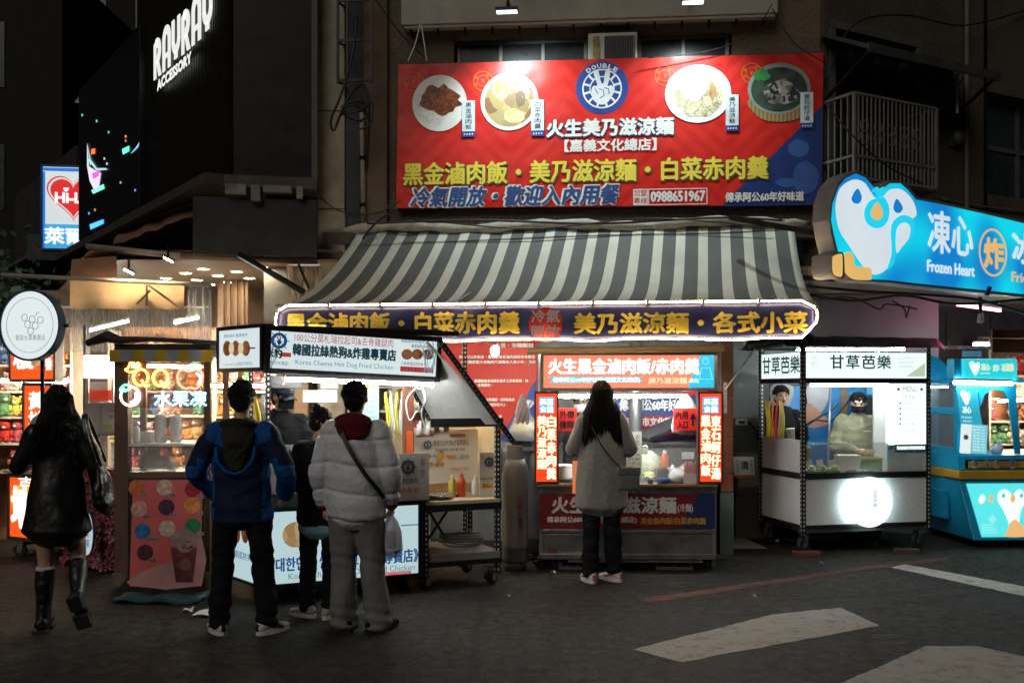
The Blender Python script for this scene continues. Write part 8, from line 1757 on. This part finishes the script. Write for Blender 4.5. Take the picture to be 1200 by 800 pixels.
b = MB(); b.tube([V((-.13,-.145,1.27)), V((-.12,-.168,1.18)), V((-.06,-.175,1.11)), V((0,-.175,1.09)), V((.06,-.175,1.11)), V((.12,-.168,1.18)), V((.13,-.145,1.27))], .012, 8); b.build('hood_edge', bj, p, smooth=True)
trousers(p, d2, blackc, (.102,.078,.074), .07, amp=.014)
sneak = mat('sneaker_white', (.6,.58,.54), .6, 0, .12, bump=.3); solew = mat('sole_white', (.65,.63,.6), .6); 
shoe(p, d2['anL'], (-.42,.6,0), sneak, solew, .98, acc=black); shoe(p, d2['anR'], (.42,.6,0), sneak, solew, .98, acc=black)
# 3. short woman between them
g = G(374, 722)
d3 = dict(elL=(-.24,-.02,1.10), wrL=(-.2,.16,1.0), elR=(.23,0,1.1), wrR=(.18,.16,1.05), yaw=-.7, pitch=-.15, hair='bun', glasses=True)
p, H = person('short woman in black with a hair bun, half hidden behind the grey puffer jacket', (g.x, g.y, 0), math.radians(-12), .885, d3)
top(p, d3, 'black_jacket', blackc, [(.78,.2,.15,0),(.9,.19,.145,0),(1.05,.175,.13,0),(1.2,.18,.13,0),(1.35,.165,.11,0),(1.42,.09,.08,0)], (.075,.066,.052), amp=.02)
b = MB(); b.loft([(0,0,.70,.18,.135),(0,0,.75,.18,.135),(0,0,.85,.17,.125)], 20); put('shirt_hem', remesh(b, .012, 2, .01, 9), cloth('pale_blue_shirt', (.25,.45,.52)), p)
trousers(p, d3, blackc, (.1,.075,.065), .08, waist=.9)
shoe(p, (-.1,-.02,.09), (-.5,.2,0), mat('beige_shoe', (.35,.3,.25), .7), solew, 1.0); shoe(p, (.1,-.02,.09), (.1,.6,0), mat('beige_shoe', (.35,.3,.25), .7), solew, 1.0)
# 4. man in grey puffer
g = G(417, 738)
d4 = dict(elL=(-.245,-.03,1.09), wrL=(-.235,.04,.85), elR=(.245,-.03,1.10), wrR=(.235,.06,.86), knL=(-.09,.01,.49), anL=(-.08,-.0,.09), knR=(.11,.01,.49), anR=(.15,-.01,.09), shL=(-.18,0,1.37), shR=(.18,0,1.37), hair='short', curl=1.5, roll=-.05)
p, H = person('man in a pale grey puffer jacket with a burgundy hood and black crossbody strap', (g.x, g.y, 0), math.radians(-4), .995, d4)
puf = mat('puffer_grey', (.66,.67,.71), .5, 0, .05, vs=5, bump=.25, bs=60)
top(p, d4, 'puffer_jacket', puf, [(.755,.175,.135,0),(.79,.2,.155,0),(.9,.21,.16,0),(1.1,.205,.155,-.01),(1.3,.185,.14,-.01),(1.39,.13,.11,0),(1.43,.085,.08,0)], (.083,.078,.06), amp=.009, ns=7, quilt=.19, it=3, ext=-.02, cuff=1)
burg = cloth('burgundy', (.13,.012,.016))
b = MB(); b.loft([(0,-.10,1.28,.04,.03),(0,-.125,1.34,.085,.045),(0,-.11,1.4,.12,.06),(0,-.07,1.45,.125,.07)], 18); b.ell((0,-.02,1.44), (.12,.105,.05), 18, 10); put('hood', remesh(b, .010, 3, .025, 10), burg, p)
b = MB()
for s_ in (-1, 1): wr = J(s_, d4, 'wr'); b.loft([(*(wr+V((0,-.01,.05))),.045,.045),(*(wr+V((0,0,-.015))),.045,.045)], 12)
b.build('sweatshirt_cuffs', burg, p, smooth=True)
strap(p, [(-.06,-.1,1.43),(-.05,-.19,1.36),(.03,-.225,1.22),(.12,-.215,1.08),(.19,-.165,.98),(.215,-.1,.92)], .028, black, 'crossbody_strap')
gt = mat('trouser_grey', (.17,.17,.165), .8, 0, .15, bump=.3, bs=100)
trousers(p, d4, gt, (.105,.09,.098), .03, amp=.016, ns=6, st=(1.6,1.6,.6))
for s_ in (-1, 1): shoe(p, J(s_, d4, 'an'), (s_*.25,.4,0), blackc, black, 1.08)
tb = thing('takeaway_bag', 'thin pale plastic takeaway bag in the hand of the man in grey', 'bag', (g.x+.235, g.y+.05, .78))
b = MB(); b.loft([(0,0,-.26,.05,.05),(0,0,-.22,.075,.06),(0,0,-.12,.075,.06),(0,0,-.05,.05,.04),(0,0,.0,.015,.015)], 14); b.v = [tuple(V(v)*(1+.15*noise.noise(V(v)*20))) for v in b.v]; b.build('bag_film', mat('takeaway_film', (.55,.52,.62), .3, alpha=.75), tb, smooth=True); b = MB(); b.lathe(0,0,[(.03,-.23),(.04,-.12),(.04,-.11)],12); b.build('cup', mat('cup_brown', (.15,.08,.06), .4), tb, smooth=True); MB().tube([(0,0,0),(-.02,0,.07),(.02,0,.07),(0,0,0)], .004, 4).build('handles', mat('takeaway_film', (.55,.52,.62), .3, alpha=.75), tb)
# 5. hot dog stall worker in cap
q = KF.at(.06, .72, 0); q = W(331, 500, 8.25)
d5 = dict(elL=(-.26,.02,1.12), wrL=(-.12,.26,1.12), elR=(.26,.02,1.12), wrR=(.12,.26,1.12), yaw=1.0, pitch=-.22, ny=.06, hair='short', cap=mat('cap_navy', (.02,.028,.045), .7, 0, .2, bump=.3), mask=blackc, face='x', curl=1.0)
p, H = person('stall worker in a dark cap and black mask bending over the snack stall counter', (q.x, q.y, 0), math.radians(172), 1.0, d5)
top(p, d5, 'black_hoodie', blackc, [(.8,.2,.15,0),(1.05,.19,.14,.02),(1.2,.2,.14,.03),(1.35,.18,.115,.05),(1.45,.09,.08,.06)], (.08,.07,.055), amp=.02); trousers(p, d5, blackc)
b = MB(); b.ell(H(.0,.106,.075), (.018,.006,.016), 10, 6); b.build('cap_patch', mat('cap_patch', (.4,.42,.45), .6), p, smooth=True)
# 6. woman with long hair at the noodle cart
g = G(705, 681)
d6 = dict(elL=(-.25,.0,1.12), wrL=(-.17,.24,1.15), elR=(.25,.0,1.12), wrR=(.17,.24,1.15), knL=(-.09,0,.49), anL=(-.1,-.02,.09), knR=(.09,0,.49), anR=(.11,.03,.09), hair='long', hairlen=.44, hairw=.165)
p, H = person('woman with long straight black hair in a grey coat at the noodle cart', (g.x, g.y, 0), 0, 1.0, d6)
wool = mat('grey_wool', (.28,.27,.26), .95, 0, .15, vs=30, bump=.6, bs=200, sheen=.2)
top(p, d6, 'wool_coat', wool, [(.64,.235,.17,0),(.75,.228,.165,0),(.95,.21,.15,0),(1.15,.19,.135,0),(1.33,.165,.11,0),(1.42,.09,.08,0)], (.075,.068,.055), amp=.013, ns=5, st=(2,2,.5))
trousers(p, d6, blackc, (.098,.078,.072), .08, amp=.013)
sred = mat('sneaker_red', (.5,.1,.06), .6)
shoe(p, d6['anL'], (-.15,.5,0), sneak, solew, .98, acc=sred); shoe(p, d6['anR'], (-.45,.6,0), sneak, solew, .95, acc=sred)
cbg = thing('crossbody_bag', 'grey crossbody bag on a thin strap at the hip of the long haired woman', 'bag', (g.x, g.y, 0))
b = MB(); b.box(.12,-.22,.80,.30,-.14,.99); q = b.build('bag_body', mat('bag_grey', (.13,.125,.12), .6, 0, .2, bump=.4), cbg, bevel=.02); strap(cbg, [(-.1,-.16,1.33),(-.02,-.185,1.18),(.08,-.2,1.05),(.15,-.2,.98)], .012, black); MB().box(.115,-.228,.93,.305,-.135,.995).build('flap', mat('bag_grey', (.13,.125,.12), .6), cbg, bevel=.01)
# 7. worker inside the noodle cart
q = W(681, 500, 9.85)
d7 = dict(elL=(-.26,.05,1.12), wrL=(-.22,.3,1.18), elR=(.3,.08,1.14), wrR=(.34,.32,1.22), pitch=-.25, yaw=-.1, ny=.04, hair='short', mask=mat('mask_white', (.55,.6,.62), .6), glasses=True, face='x', curl=.8)
p, H = person('noodle cook in glasses and a pale mask working behind the red queue card', (q.x, q.y, 0), PI, .96, d7)
top(p, d7, 'dark_shirt', cloth('dark_grey_shirt', (.04,.042,.045)), [(.8,.2,.15,0),(1.05,.19,.14,.01),(1.2,.2,.14,.02),(1.35,.18,.115,.03),(1.44,.09,.08,.04)], (.08,.07,.05), ext=-.12, amp=.02); trousers(p, d7, blackc)
# 8. man eating at the guava cart
q = GF_.at(-.18, 1.0, 0)
q = W(915, 480, 10.75)
d8 = dict(elL=(-.24,.05,1.12), wrL=(-.17,.22,1.25), elR=(.24,.02,1.12), wrR=(.1,.2,1.1), hair='fringe', face='open', pitch=.0, yaw=-.05, curl=1.1, hdL=V((.2,.3,.9)), pnL=V((1,.3,0)))
p, H = person('young man in a black hoodie with his mouth open, standing at the guava cart', (q.x, q.y, 0), PI+.1, .985, d8)
top(p, d8, 'black_hoodie', blackc, [(.8,.22,.15,0),(1.05,.21,.14,0),(1.2,.215,.14,0),(1.35,.185,.115,0),(1.45,.1,.09,0)], (.08,.07,.052), amp=.014); trousers(p, d8, blackc, hem=.06)
b = MB(); b.ell((0,-.03,1.43), (.13,.12,.055), 18, 8); b.ell((0,-.1,1.42), (.11,.06,.07), 14, 8); put('hood', remesh(b, .01, 3, .02, 10), blackc, p)
for s_ in (-1, 1): shoe(p, J(s_, d8, 'an'), (0,1,0), blackc, solew, 1.0)
q2 = W(934, 510, 10.0); cu = thing('paper_cup', 'tall white paper cup held by the man in the black hoodie', 'cup', Matrix.Translation(V((q2.x-.02, q2.y+.1, q2.z-.11))) @ Matrix.Rotation(-.12, 4, 'Y')); MB().lathe(0,0,[(.03,0),(.043,.17),(.046,.172),(.046,.18),(.04,.18)],20).build('cup', mat('cup_paper', (.7,.68,.62), .6), cu, smooth=True)
o = thing('iced_cup', 'clear cup of brown drink standing on the guava cart by the front post', 'cup', GF_.at(.1, .12, gz(538))); MB().lathe(0,0,[(.035,0),(.045,.11),(.048,.115)],18).build('cup', mat('tea_cup', (.4,.25,.13), .25, 0, .3, vs=40), o, smooth=True); MB().lathe(0,0,[(.048,.115),(.045,.13),(.02,.135)],18).build('lid', mat('cup_lid', (.6,.55,.48), .3), o, smooth=True)
# 9. man in sage sweatshirt preparing fruit
q = W(1003, 500, 10.55)
d9 = dict(elL=(-.29,.06,1.1), wrL=(-.1,.32,1.06), elR=(.29,.06,1.1), wrR=(.1,.32,1.06), hair='short', face='x', pitch=-.3, yaw=-.3, ny=.08, mask=blackc, curl=.9, anL=(-.12,.0,.09), anR=(.13,.0,.09))
p, H = person('man in sage green sweatshirt and black mask bowing over the guava cart fruit', (q.x, q.y, 0), PI, .945, d9)
sage = cloth('sage_sweat', (.27,.27,.185))
top(p, d9, 'sage_sweatshirt', sage, [(.82,.22,.15,0),(.86,.24,.165,0),(1.05,.235,.155,.01),(1.2,.235,.15,.03),(1.36,.2,.12,.05),(1.44,.1,.085,.07)], (.085,.075,.055), amp=.02, ns=7, ext=-.01, cuff=1)
MB().bar((-.1,.175,1.27),(-.02,.182,1.27),.004,.012).build('chest_print', white, p)
trousers(p, d9, blackc, hem=.1)
for s_ in (-1, 1): shoe(p, J(s_, d9, 'an'), (s_*.2,1,0), blackc, solew, 1.05)

# drop unused helper data
for me in list(bpy.data.meshes):
    if me.users == 0: bpy.data.meshes.remove(me)
